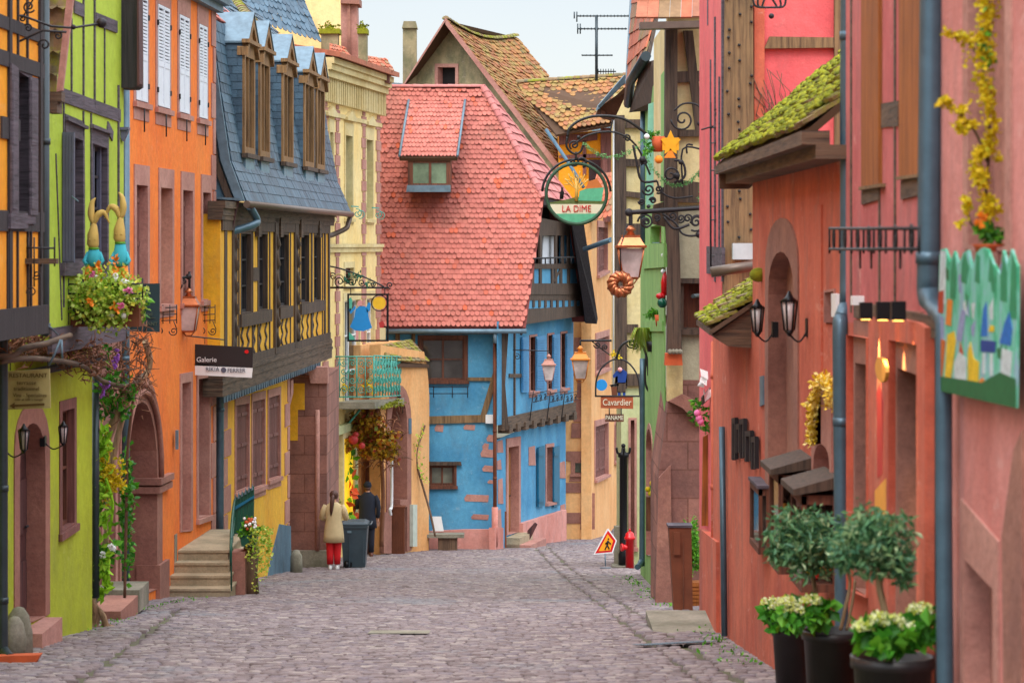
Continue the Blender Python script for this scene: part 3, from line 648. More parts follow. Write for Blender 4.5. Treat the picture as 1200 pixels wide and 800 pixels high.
MB().tube([P(12, 434, 25.6), P(12, 418, 25.6)], .006, 4).tube([P(56, 432, 25.6), P(56, 418, 25.6)], .006, 4).build('hanger', M['iron'], R)
# dry vine arbour over the ground floor
R = thing('vine_arbour', 'leafless brown vine and twigs trained along a ledge over the lime house door', 'vine', (-4.9, 27, -1.2))
rg = random.Random(5)
MB().tube(smooth([P(-30, 412, 24.2), P(10, 418, 24.6), P(28, 408, 25), P(55, 402, 25.6), P(82, 393, 26.5)]), [.032]*21, 7).tube(smooth([P(0, 424, 24.4), P(40, 420, 25), P(95, 428, 28), P(120, 446, 30), P(150, 452, 31), P(172, 436, 31.5)]), .028, 7).build('branch', M['timberh'], R)
tw = MB()
for i in range(900):
    t_ = rg.random(); px = -20+t_*135; D = 24.3+max(0, t_)*4.6; c = P(px, (405 if px < 70 else 415)+rg.gauss(0, 8 if px < 70 else 12), D)+V((rg.gauss(0, .05), rg.gauss(0, .15), 0))
    d = V((rg.gauss(0, 1), rg.gauss(0, 1), rg.gauss(.3, 1))).normalized()*rg.uniform(.05, .16); e = d+V((rg.gauss(0, .04), rg.gauss(0, .04), rg.gauss(0, .04)))
    tw.tube([c, c+d*.6, c+d*.6+e*.5], [.009, .006, .003], 4)
tw.build('twigs', M['twig'], R)
MB().uvbox(F2l, F2l.uv(-30, 0)[0], F2l.uv(112, 0)[0], -1.40, -1.34, 0, .3).build('ledge', M['black'], R)
MB().tube([P(33, 370, 24.8), P(60, 384, 25.2), P(68, 392, 25.4)], .010, 5).tube([P(71, 398, 25.4), P(64, 415, 25.4), P(57, 428, 25.4)], .012, 5).tube([P(72, 398, 25.4), P(73, 420, 25.4)], .012, 5).build('stay_wire', M['zinc'], R)
# climbing vine with spring decoration
R = thing('climbing_vine', 'twisted vine trunk wrapped in green ribbon with yellow blossom at the lime house corner', 'climbing plant', P(112, 737, 30.9))
MB().tube(smooth([P(107, 738, 30.9), P(112, 724, 30.9), P(104, 700, 30.8), P(95, 675, 30.8), P(97, 662, 30.8), P(108, 650, 30.9), P(112, 600, 30.9), P(118, 540, 30.9), P(135, 490, 31), P(150, 455, 31)]), [.14, .1, .07]+[.055]*43, 9).tube(smooth([P(124, 738, 31.0), P(121, 722, 30.9), P(108, 700, 30.9), P(120, 660, 31), P(128, 600, 31.1), P(132, 540, 31.1), P(150, 470, 31.2), P(175, 430, 31.5), P(170, 400, 31.3)]), [.13, .08, .06]+[.04]*38, 8).build('trunk', M['bark'], R)
rb = MB()
for pts in ([(106, 665), (112, 690), (118, 655), (124, 690), (128, 655)], [(103, 655), (110, 665), (120, 660)], [(108, 690), (115, 694), (124, 688), (128, 640)], [(112, 560), (104, 572), (112, 580), (108, 590)], [(124, 560), (132, 590), (128, 625)], [(120, 500), (112, 560), (110, 590)]): rb.tube(smooth(pxl(pts, 30.7)), .018, 6); [rb.leaf(q_+V((rg.gauss(0, .03), 0, rg.gauss(0, .03))), .12, rg, .2, .6) for q_ in smooth(pxl(pts, 30.65), 9)]
rb.leaves(P(116, 520, 30.7), (.14, .1, .4), 60, .14, rng=rg, aspect=.5); rb.leaves(P(118, 600, 30.7), (.16, .1, .5), 50, .16, rng=rg, aspect=.5); rb.build('green_ribbon', island('lime_felt', [(0, (110, 170, 10)), (.5, (150, 206, 30)), (1, (178, 226, 70))], .9, 8, .3, bumpd=0), R)
MB().leaves(P(124, 545, 30.8), (.10, .1, .55), 420, .05, rng=rg, aspect=.9).leaves(P(134, 560, 30.8), (.14, .1, .25), 220, .05, rng=rg, aspect=.9).build('yellow_blossom', M['yel'], R)
MB().leaves(P(150, 600, 31.4), (.10, .15, .9), 420, .08, rng=rg, aspect=.8).leaves(P(118, 650, 30.9), (.22, .15, .22), 220, .1, rng=rg, aspect=.8).leaves(P(145, 455, 31), (.3, .2, .15), 90, .09, rng=rg).leaves(P(108, 560, 30.9), (.16, .12, .7), 300, .1, .2, rg, 0, .7).leaves(P(130, 470, 31), (.25, .15, .35), 200, .1, .2, rg, 0, .7).leaves(P(95, 395, 29), (.14, .1, .12), 60, .1, rng=rg).leaves(P(125, 430, 30.6), (.1, .1, .5), 70, .1, rng=rg).build('foliage', M['leafg'], R)
tw = MB()
for i in range(500):
    px = rg.uniform(95, 178); D = 30.8+rg.gauss(0, .15); c = P(px, 425+rg.gauss(0, 26), D); d = V((rg.gauss(0, 1), rg.gauss(0, .6), rg.gauss(0, 1))).normalized()*rg.uniform(.06, .2)
    tw.tube([c, c+d], [.008, .003], 4)
tw.tube(smooth([P(160, 440, 31.2), P(150, 520, 31.3), P(148, 600, 31.3), P(146, 700, 31.3)]), .02, 5).build('twigs', M['twig'], R)
fl = MB()
for px, py in ((99, 374), (96, 385), (127, 388), (97, 394), (136, 420), (134, 425), (137, 414), (122, 455), (120, 462), (125, 452)):
    for i in range(7): fl.ball(P(px+rg.gauss(0, 1.5), py+rg.gauss(0, 2.5), 30.3 if px > 110 else 28.8), .02, 6, 4)
fl.build('purple_flowers', M['purple'], R)
MB().leaves(P(132, 640, 30.6), .055, 60, .035, .3, rg, 0, 1).leaves(P(120, 649, 30.6), .035, 30, .03, .3, rg, 0, 1).build('white_pompom', M['white'], R)
# ================================================================ sandstone house between lime and orange
R = thing('sandstone_house', 'narrow pinkish sandstone house front squeezed between the lime and orange houses', 'house', (-6.2, 35.5, gz(35.5))); H = []
opening(R, FA, [(121, 520), (134, 520), (134, 690), (121, 700)], 'door', M['sandp'], .15, .3, H, name='doorway')
facade(R, FA, wallto_ground(FA, 96, 149.5, [(96, -60), (149.5, -60)]), H, M['sand'], depth=5, uv=True)
R = thing('door_step', 'two low sandstone steps between the vine and the orange house portal', 'steps', (-5.0, 33, gz(33)))
MB().box((-5.2, 33.4, gz(33.4)+.06), (.42, 1.5, .26)).build('lower_step', M['sand'], R); MB().box((-5.3, 34.8, gz(34.2)+.16), (.6, .9, .3)).build('upper_step', M['greyst'], R)
pipe('blue-grey drainpipe along the near corner of the orange house', [P(147.5, 103, 35.5), P(147.5, 697, 35.5)], .055, M['pipe'], rings=[P(147, 420, 35.5)])
# ================================================================ orange house
R = thing('orange_house', 'tall bright orange plaster house with white louvred shutters and a big arched sandstone portal', 'house', (-6, 41, gz(41))); H = []
zt, zb_ = 3.68, 2.10
def pu(px): return FA.uv(px, HY)[0]
def pz(z, px): return HY-z/FA.D(px)*F_
def rq(x0, x1, z1, z0): return [(x0, pz(z1, x0)), (x1, pz(z1, x1)), (x1, pz(z0, x1)), (x0, pz(z0, x0))]
for x0, x1 in ((158.5, 172), (184, 198), (209.5, 221), (232.5, 242)):
    win = opening(R, FA, rq(x0, x1, zt, zb_), 'dark', M['sandp'], .14, .05, H, top=.32, sill=.28, pr=.02)
    ua, ub_ = pu(x0), pu(x1)
    for a, b in ((ua+.01, (ua+ub_)/2-.008), ((ua+ub_)/2+.008, ub_-.01)):
        s = MB().ring(FA, [(a+.05, zb_+.06), (b-.05, zb_+.06), (b-.05, zt-.06), (a+.05, zt-.06)], [(a, zb_+.01), (b, zb_+.01), (b, zt-.01), (a, zt-.01)], -.01, .035)
        n = 15
        for i in range(n):
            z = zb_+.72+(zt-.08-zb_-.72)*i/n; s.uvp(FA, [(a+.05, z), (b-.05, z), (b-.05, z+.035), (a+.05, z+.035)], .0, .028)
        s.uvbox(FA, a+.04, b-.04, zb_+.05, zb_+.66, -.01, .018); s.uvbox(FA, a+.03, b-.03, zb_+.62, zb_+.71, -.01, .03); s.build('shutter', M['whites'], win)
    hg = MB()
    for u in (ua-.03, ub_+.03):
        for z in (zb_+.25, zt-.3): hg.uvbox(FA, u-.025, u+.025, z-.04, z+.04, .02, .06)
    hg.build('hinge', M['iron'], win)
    MB().tube([FA.pt((ua+ub_)/2, zb_-.1, .05), FA.pt((ua+ub_)/2, zb_-.45, .05)], .012, 5).build('stay', M['iron'], win)
for i, (x0, x1) in enumerate(((159, 172), (187.5, 201), (213.5, 225), (237, 246))):
    opening(R, FA, rq(x0, x1, .86, -.95), 'shut' if i != 1 else 'dark', M['sandp'], .15, .13, H, top=.30, sill=.2, mat=M['shutbr'] if i != 1 else M['creamw'])
opening(R, FA, [(146, 562), (183, 562), (183, 690), (146, 706)], 'door', M['sand'], .42, .5, H, name='portal', arch=462, mat=M['darkdoor'])
opening(R, FA, [(212.5, 449), (223, 447), (223, 622), (212.5, 622)], 'door', M['sandp'], .16, .25, H, name='doorway', mat=M['doorw'])
opening(R, FA, [(232, 444), (244.5, 442), (244.5, 603), (232, 606)], 'glass', M['sandp'], .16, .2, H, panes=(2, 3))
facade(R, FA, wallto_ground(FA, 149.5, 252, [(149.5, pz(4.15, 149.5)), (252, pz(4.15, 252))]), H, M['orange'], depth=6, uv=True)
s = MB()                                       # arch mouldings and imposts
for k_, (g1, o_) in enumerate(((.16, .07), (.30, .045))):
    TL, TR = FA.uv(146, 562), FA.uv(183, 562); ap = FA.uv(164, 462)[1]; uc = (TL[0]+TR[0])/2; hw = (TR[0]-TL[0])/2
    pa = [TR]+arc(TL, TR, ap, 14)+[TL]; s.tube([FA.pt(uc+(a-uc)*(hw+g1)/hw, TL[1]+(b-TL[1])*(ap-TL[1]+g1)/(ap-TL[1]), o_-.02) for a, b in pa], .045, 6)
for z_, o_ in ((0, .12), (.13, .16)):
    zz = FA.uv(190, 574)[1]+z_; s.uvbox(FA, pu(181.5), pu(197), zz, zz+.1, -.4, o_)
s.uvbox(FA, pu(182.5), pu(194), FA.uv(190, 690)[1]-.3, FA.uv(190, 680)[1]+.3, -.3, .1); s.build('portal_moulding', M['sand'], R)
q_ = MB()
for i in range(16): z0 = -5.9+i*.62; wq = .42 if i % 2 else .24; q_.uvbox(FA, pu(252)-wq, pu(252)+.01, z0, z0+.6, -.02, .025)
q_.build('corner_quoins', M['sandp'], R)
c = MB().uvbox(FA, pu(100), pu(253), 4.12, 4.3, -.2, .42).uvbox(FA, pu(100), pu(253), 4.0, 4.12, -.1, .22); c.build('cornice', M['zinc'], R)
a = FA.pt(pu(100), 4.3, .4); b = FA.pt(pu(253), 4.3, .4); MB().extr([a, b, FA.pt(pu(253), 8, -4), FA.pt(pu(100), 8, -4)], (0, 0, .1)).build('roof', M['tilebase'], R)
MB().box(FA.pt(pu(203), FA.uv(203, 515)[1], .06), (.04, .12, .3)).build('letter_plate', M['zinc'], R)
# iron balconets
for i, (px, wd) in enumerate(((195, 12), (243, 9))):
    m = MB(); Y = FA.D(px)-.4
    for yy in (361, 369, 376): m.tube([P(px-wd, yy, Y), P(px+wd, yy-1, Y)], .009, 5)
    for x in (-wd, -wd/3, wd/3, wd): m.tube([P(px+x, 357, Y), P(px+x, 379, Y)], .008, 5)
    for x in (-wd*.7, wd*.7): m.tube(spiral(P(px+x, 388, Y), .07, 1.5, 0, sgn=1 if x < 0 else -1), .009, 5).tube([P(px+x, 376, Y), P(px+x+(4 if x > 0 else -4), 386, Y)], .008, 5)
    tag(m.build('balconet', M['iron']), ('wide' if i == 0 else 'narrow')+' iron balconet under the '+('second' if i == 0 else 'last')+' lower window of the orange house', 'balconet')
# lantern with arm
m = MB().tube([P(160, 325, 40.5), P(222, 325, 41.4)], .02, 6).tube([P(222, 318, 41.4), P(222, 338, 41.4)], .02, 6).ball(P(221, 324, 41.4), .05).tube(spiral(P(207, 334, 41.2), .09, 1.7, 2), .014, 5).tube(spiral(P(215, 330, 41.3), .05, 1.5, 0), .012, 5).tube(smooth([P(162, 345, 40.5), P(175, 336, 40.8), P(200, 342, 41)]), .013, 5)
tag(m.build('lamp_bracket', M['iron']), 'black iron arm holding the copper lantern against the orange wall', 'lamp bracket')
lantern('copper street lantern hanging before the orange house wall', P(221, 336, 41.4), .80, .36)
m = MB().tube([P(150, 397, 40), P(205, 392, 41.5), P(262, 398, 42.5)], .012, 5)
for px in (163, 176, 190): m.tube(spiral(P(px, 396, 40.4), .055, 1.5, px), .009, 5)
tag(m.build('sign_bracket', M['iron']), 'thin iron rod with curls that carries the gallery sign', 'sign bracket')
R = thing('gallery_sign', 'black and white hanging sign reading Galerie with a red dot', 'sign', P(260, 442, 42.5))
MB().extr([P(223.5, 428, 42.5), P(296, 431, 42.5), P(296.5, 407, 42.5), P(224.5, 403, 42.5)], (0, .03, 0)).build('black_board', paint('sign_black', (36, 28, 30), .5, 0, .1), R)
MB().extr([P(222.5, 439, 42.5), P(295, 442.5, 42.5), P(296, 431, 42.5), P(223, 425.5, 42.5)], (0, .03, 0)).build('white_board', M['white'], R)
text('Galerie', P(242, 421.5, 42.48), .115, M['white'], R); dk = paint('grey_lettering', (90, 92, 110), .6)
text('RIKIA', P(249, 432.6, 42.48), .10, dk, R, sx=.95); text('FERRER', P(277, 434, 42.48), .10, dk, R, sx=.92); MB().loft([(P(262, 433, 42.47)-V((0, 0, .0)), .001, .001)]*2, 4)
MB().extr([P(262, 433.4, 42.485)+V((.045*cos(a), 0, .045*sin(a))) for a in [pi*i/6 for i in range(12)]], (0, .01, 0)).build('round_mark', dk, R)
MB().extr([P(289, 412, 42.485)+V((.035*cos(a), 0, .032*sin(a))) for a in [pi*i/6 for i in range(12)]], (0, .01, 0)).build('red_dot', M['red'], R)
MB().tube([P(240, 403, 42.5), P(240, 396, 42.5)], .006, 4).tube([P(285, 406, 42.5), P(285, 398, 42.5)], .006, 4).build('hanger', M['iron'], R)
R = thing('hanging_sign', 'dark green square hanging sign with faint lettering behind the flowers', 'sign', P(163, 389, 37.0))
MB().extr([P(140, 388, 37), P(187, 389, 37), P(187, 332, 37), P(142, 333, 37)], (0, .03, 0)).build('board', paint('dark_green_board', (36, 62, 68), .6, 0, .15), R)
gl = paint('faint_lettering', (92, 104, 84), .7); text('hotel', P(172, 368, 36.98), .08, gl, R); text('RESTAURANT', P(166, 379.5, 36.98), .075, gl, R); MB().extr([P(152, 372.6, 36.98), P(182, 372.6, 36.98), P(182, 372, 36.98), P(152, 372, 36.98)], (0, .01, 0)).build('rule', gl, R)
# flower box and rabbits
rg = random.Random(11)
R = thing('flower_box', 'iron basket overflowing with pale lime flowers under the two rabbit figures', 'flower box', P(125, 385, 27.65))
m = MB()
for yy in (333, 344, 350): m.tube([P(80, yy, 27.4), P(168, yy, 27.4)], .010, 5)
for px in (80, 97, 112, 140, 167): m.tube([P(px, 326, 27.4), P(px, 380 if px < 100 else 350, 27.4)], .010, 5)
m.tube(spiral(P(88, 362, 27.4), .05, 1.5), .008, 5).tube([P(80, 330, 27.5), P(80, 330, 28.6)], .01, 5).build('basket', M['iron'], R)
MB().box(P(125, 366, 27.655), (.75, .3, .3)).build('planter', M['rust'], R)
MB().leaves(P(126, 348, 27.45), (.42, .24, .34), 3000, .05, .15, rg, .2, .9).leaves(P(158, 352, 27.65), (.16, .15, .24), 300, .05, .2, rg, .4, .8).leaves(P(104, 345, 27.6), (.14, .15, .2), 220, .05, .2, rg, .4, .8).build('flowers', M['leafl'], R)
MB().leaves(P(130, 350, 27.6), (.40, .24, .32), 260, .11, .3, rg, .5, .5).build('foliage', M['leafg'], R)
f2 = MB()
for i in range(18): f2.ball(P(rg.uniform(104, 160), rg.uniform(322, 372), 27.42), rg.uniform(.02, .04), 7, 5)
f2.build('white_blooms', M['white'], R)
f2 = MB(); [f2.leaves(P(a, b, 27.2), .035, 30, .035, .3, rng=rg, aspect=.9) for a, b in ((107, 322), (151, 341), (149, 339), (142, 357))]; f2.build('pink_blooms', M['pinkf'], R)
f2 = MB(); [f2.leaves(P(a, b, 27.2), .05, 14, .05, rng=rg, aspect=.9) for a, b in ((116, 313), (133, 306), (134, 361), (108, 352))]; f2.build('orange_blooms', M['orangef'], R)
Mr = paint('tan_rabbit_fur', (214, 180, 96), .8, 0, .25); Mc = paint('turquoise_cloth', (64, 176, 190), .9, 0, .2)
for i, px in enumerate((110, 141)):
    Y = 27.6; b = P(px, 310, Y); z = b.z; s_ = 1 if i == 0 else -1; dz = .06*i
    R = thing('rabbit_figure', 'straw rabbit figure in a turquoise shirt, '+('left one with one ear folded' if i == 0 else 'right one with its ears crossed'), 'figurine', b, 'rabbit figures above the flower box')
    MB().loft([((b.x, b.y, z+.16+dz), .04, .04), ((b.x-.01, b.y, z+.22+dz), .065, .06), ((b.x-.01, b.y, z+.32+dz), .06, .055), ((b.x, b.y, z+.42+dz), .035, .035), ((b.x, b.y, z+.46+dz), .012, .012)], 12).build('head', Mr, R)
    e = MB()
    for q in (0, 1):
        pts = [b+V((0, 0, .43+dz)), b+V((-.03*s_ if q else .04*s_, 0, .53+dz)), b+V(((-.02 if q else .11)*s_, 0, (.66 if q else .56)+dz)), b+V(((.02 if q else .17)*s_, 0, (.72 if q else .44)+dz))]
        e.tube(smooth(pts), [.012, .02, .028, .032, .034, .036, .038, .036, .034, .03, .028, .024, .02, .012, .008, .003], 7)
    e.build('ear', Mr, R)
    MB().loft([((b.x, b.y, z-.02), .075, .06), ((b.x, b.y, z+.06), .085, .065), ((b.x, b.y, z+.17+dz), .055, .05)], 14).tube([b+V((-.06, 0, .13)), b+V((-.1, -.03, .04)), b+V((-.07, -.06, 0))], .022, 7).tube([b+V((.06, 0, .13)), b+V((.1, -.03, .04)), b+V((.07, -.06, 0))], .022, 7).build('shirt', Mc, R)
    MB().lathe((b.x, b.y, 0), [(.05, z+.155+dz), (.062, z+.17+dz), (.05, z+.185+dz)], 12).build('collar', M['leafd'], R)
    e = MB()
    for q in (-1, 1): e.tube([b+V((.035*q, 0, 0)), b+V((.055*q, -.04, -.1)), b+V((.075*q, -.07, -.2))], [.045, .04, .03], 8)
    e.build('trousers', M['orangef'], R)
    e = MB(); [e.ball(b+V((.075*q, -.08, -.23)), (.035, .05, .03)) for q in (-1, 1)]; [e.ball(b+V((-.01+.03*q, -.055, .27+dz)), .008, 6, 4) for q in (-1, 1)]; e.build('foot', Mr, R)
# ================================================================ slate-roofed timbered house
R = thing('slate_roofed_house', 'yellow timbered house with blue slate mansard roof, five dormers and a carved overhanging storey', 'house', (-6, 52, gz(52)))
def qd(x0, x1, y0l, y0r, y1r, y1l): return [(x0, y0l), (x1, y0r), (x1, y1r), (x0, y1l)]
H = []
for (x0, x1, a, b, c, d) in ((276, 291, 475, 472.5, 570, 576), (295.5, 309.5, 470.5, 467, 567, 572), (314.5, 327.5, 466, 462, 557, 561)):
    opening(R, FA, qd(x0, x1, a, b, c, d), 'shut', M['sandp'], .12, .05, H, top=.16, sill=.2, mat=M['shutbr'])
facade(R, FA, wallto_ground(FA, 259, 338, [(259, pz(-2.2, 259)), (338, pz(-2.2, 338))]), H, M['yellow'], depth=6, name='ground_floor_wall', uv=True)
qn = MB()
for i in range(8):
    z0 = -6.3+i*.5; wq = .75 if i % 2 else .38; qn.uvbox(FA, pu(262)-.02, pu(262)+wq, z0, z0+.47, -.02, .02)
    qn.uvbox(FA, pu(339)-(.7 if i % 2 else .3), pu(339), z0, z0+.47, -.02, .02)
qn.build('corner_quoins', M['sandp'], R)
MB().uvp(FA, [(pu(312), gz(50.7)-.1), (pu(340.5), gz(53.7)-.1), (pu(340), gz(53.7)+.95), (pu(327), gz(52)+1.0), (pu(317), gz(51)+.35)], -.02, .03).build('painted_plinth', M['slatepl'], R)
# porch: pier facing the camera with its arch, back wall
FP = Front(56.0); m = MB()
def mixp(Fp, pts, o0, o1, name, mat): return MB().prism(Fp, pts, o0, o1).build(name, mat, R)
mixp(FP, [(334, 676), (383, 676), (383, 440), (334, 440)], -3.9, 0, 'porch_pier', M['sandb'])
mixp(FP, [(337, 516), (349, 516), (349, 480), (357, 480), (357, 449), (337, 449)], -.02, .02, 'yellow_panel', M['yellow'])
MB().prism(FP, [(334, 680), (384, 680), (384, 645), (334, 645)], -3.9, .12).build('porch_plinth', M['greyst'], R)
MB().prism(FP, [(372, 450), (383.5, 450), (383.5, 438), (376, 438), (366, 420), (362, 420)], -.5, .04).tube([P(372, 645, 55.9), P(372, 480, 55.9)], .05, 8).prism(FP, [(364, 449), (384, 449), (384, 430), (360, 430)], -.4, .08).build('pier_moulding', M['sandp'], R)
MB().prism(Front(53.6), [(334, 476), (337.5, 476), (341, 462), (341, 446), (334, 446)], -.6, 0).build('corbel', M['sandp'], R)
MB().box((-5.9, 55, -4.9), (.3, 2.6, 5)).build('porch_back_wall', M['yellow'], R)
# overhanging timbered storey
FT = Plane(*(FA.p+FA.n*.22).xy, *(FA.p+FA.u*20+FA.n*.22).xy, .3)
tu = lambda px: FT.uv(px, HY)[0]; tp = lambda x, y: FT.uv(x, y)
H = []; zT, zB = .17, -1.25
def trq(x0, x1, z1, z0): return [(x0, HY-z1/FT.D(x0)*F_), (x1, HY-z1/FT.D(x1)*F_), (x1, HY-z0/FT.D(x1)*F_), (x0, HY-z0/FT.D(x0)*F_)]
for x0, x1 in ((282.5, 294), (303.5, 313), (327, 338), (353, 362), (368, 375.5)):
    win = opening(R, FT, trq(x0, x1, zT, zB), 'glass', M['timber'], .05, .1, H, sill=.1, panes=(2, 3), framemat=M['black'], sillmat=M['timber'])
    MB().uvbox(FT, tu(x0)+.04, tu(x0)+.25, zB+.02, zT-.02, -.095, -.05).build('curtain', M['curtain'], win)
o_ = [(tu(258), -2.15), (tu(386), -2.15), (tu(386), .5), (tu(258), .5)]
facade(R, FT, o_, H, M['yellow'], depth=6, uv=True, name='upper_wall')
t = MB()
for px, wd, off in ((264, .25, .06), (274, .45, .1), (298.5, .0, 0), (322, .42, .16), (346, .5, .12), (364.5, .18, .08), (380, .22, .08), (384.5, .2, .12)):
    if wd: t.uvbox(FT, tu(px)-wd/2, tu(px)+wd/2, -2.15, .5, -.02, off)
for px in (279.5, 295.5, 302, 315.5, 325, 340, 351, 377.5): t.uvbox(FT, tu(px)-.05, tu(px)+.05, -2.15, .5, -.02, .05)
t.uvbox(FT, tu(259), tu(385.5), .22, .5, -.02, .10); t.uvbox(FT, tu(259), tu(386), -2.2, -2.03, -.02, .10)
for x0, x1 in ((280, 316), (326, 341), (351, 378)): t.uvbox(FT, tu(x0), tu(x1), -1.50, -1.27, -.02, .17)
t.uvbox(FT, tu(296.5), tu(301.5), -.7, -.45, -.02, .05)
for px in (283, 290, 297, 304, 311, 330, 335, 354, 360, 366, 371):
    for i in range(4):
        z0 = -1.52-.13*i; t.bar(FT, (tu(px)-.13 if i % 2 else tu(px)+.13, z0), (tu(px)+.13 if i % 2 else tu(px)-.13, z0-.14), .06, -.02, .06)
t.build('timber_frame', M['timber'], R)
t = MB()                                       # carved posts: twisted columns
for px, off, r_ in ((274, .14, .05), (322, .2, .07), (346, .17, .07)):
    pts = [FT.pt(tu(px)+.03*cos(i*.9), -2.0+i*.055, .02+.03*sin(i*.9)) for i in range(40)]; t.tube(pts, [r_*(1+.2*sin(i*1.8)) for i in range(40)], 8)
t.each('carved_post', M['timber'], R)
MB().uvbox(FT, tu(258), tu(387), -2.62, -2.18, -.3, .14).uvbox(FT, tu(258), tu(387.5), -2.42, -2.36, -.1, .17).uvbox(FT, tu(258), tu(387), -2.28, -2.22, -.1, .18).build('jetty_beam', M['timberh'], R)
m = MB()
for i in range(46): u = tu(260)+.28*i; m.uvp(FT, [(u, -2.62), (u+.26, -2.62), (u+.2, -2.74), (u+.06, -2.74)], .02, .1)
m.build('slate_fringe', M['slate'], R)
# eave mouldings and gutter
m = MB()
for z0, z1, o1 in ((.48, .60, .22), (.60, .72, .34), (.40, .48, .16)): m.uvbox(FT, tu(257), tu(389), z0, z1, -.2, o1)
for px in (300, 326, 350, 372): m.uvp(FT, [(tu(px)-.16, .12), (tu(px)+.16, .12), (tu(px)+.16, .5), (tu(px)-.16, .5)], -.02, .26)
m.build('eave_moulding', M['timberh'], R)
prof = [(.46, .74), (.20, 1.44), (.02, 2.65), (-.10, 3.55), (-.16, 3.95)]
uA, uB = pu(257), pu(382)
FAo = lambda u, o, z: FA.pt(u, z, o)
u0g, u1g = pu(259)-.3, pu(383)+.8
m = MB()
def edge(i, near): o, z = prof[i]; return FAo(uA+.0 if near else uB+(.9 if i == 0 else .45 if i == 1 else 0), o, z)
for i in range(4): m.add([edge(i, 1), edge(i, 0), edge(i+1, 0), edge(i+1, 1)], [(0, 1, 2, 3)])
m.build('roof_boarding', M['slatepl'], R)
sl = MB()
for i, rows in ((0, 4), (1, 7), (2, 5), (3, 2)):
    A, B, C, D = edge(i, 1), edge(i, 0), edge(i+1, 0), edge(i+1, 1)
    tiles(sl, A, B, C, D, rows, 50 if i > 1 else 44, 'square', .010, lift=.012, jit=.002, over=1.2)
sl.build('slates', M['slate'], R)
top0, top1 = FAo(uA, -3.6, 7.2), FAo(uB, -3.6, 7.2)
m = MB().add([edge(4, 1), edge(4, 0), top1, top0], [(0, 1, 2, 3)]); m.build('upper_roof_boarding', M['tilebase'], R)
tiles(MB(), edge(4, 1), edge(4, 0), top1, top0, 22, 60, 'round', keep=lambda s, t_: t_ < .17).build('red_roof_tiles', M['tile'], R)
tiles(MB(), edge(4, 1), edge(4, 0), top1, top0, 18, 44, 'square', keep=lambda s, t_: t_ >= .17).build('upper_slates', M['slate'], R)
m = MB(); ridge(m, FAo(uA+7, -.5, 4.45), FAo(uB, -2.6, 6.2), .14); m.build('mossy_ridge_tiles', M['tilem'], R)
# near end of the mansard and its verge
pv = [FAo(uA, o, z) for o, z in prof]+[FAo(uA, -3.6, 7.2), FAo(uA, -3.6, .7)]
MB().extr(pv, FA.u*.12).build('gable_end', M['slatepl'], R)
m = MB()
for i in range(4):
    a, b = V(pv[i]), V(pv[i+1]); a2 = a-FA.n*.16; b2 = b-FA.n*.16; m.extr([a, b, b2, a2], -FA.u*.10)
m.build('verge_board', M['zinc'], R)
m = MB()
for i in range(4):
    a, b = V(pv[i])-FA.n*.2, V(pv[i+1])-FA.n*.2; m.extr([a, b, b-FA.n*.12, a-FA.n*.12], -FA.u*.08)
m.build('verge_batten', M['timber'], R)
MB().extr([FAo(uA, .36, .74), FAo(uA, -1.2, .84), FAo(uA, -1.2, .5), FAo(uA, .25, .25)], -FA.u*.1).build('gable_beam', M['darkdoor'], R)
MB().extr([FAo(uA, .42, .78), FAo(uA, -1.3, .9), FAo(uA, -1.3, .86), FAo(uA, .42, .74)], -FA.u*.2).build('gable_flashing', M['zinc'], R)
m = MB().tube([edge(0, 1)+FA.n*.04+V((0, 0, -.06))-FA.u*.1, edge(0, 0)+FA.n*.04+V((0, 0, -.06))], .065, 10); gut = m.build('gutter', M['browngut'], R)
dr = [(285.5, 298), (304, 315.5), (331, 343), (356.5, 367.5), (370.8, 380)]
FD = Plane(*(FA.p+FA.n*.24).xy, *(FA.p+FA.u*20+FA.n*.24).xy)
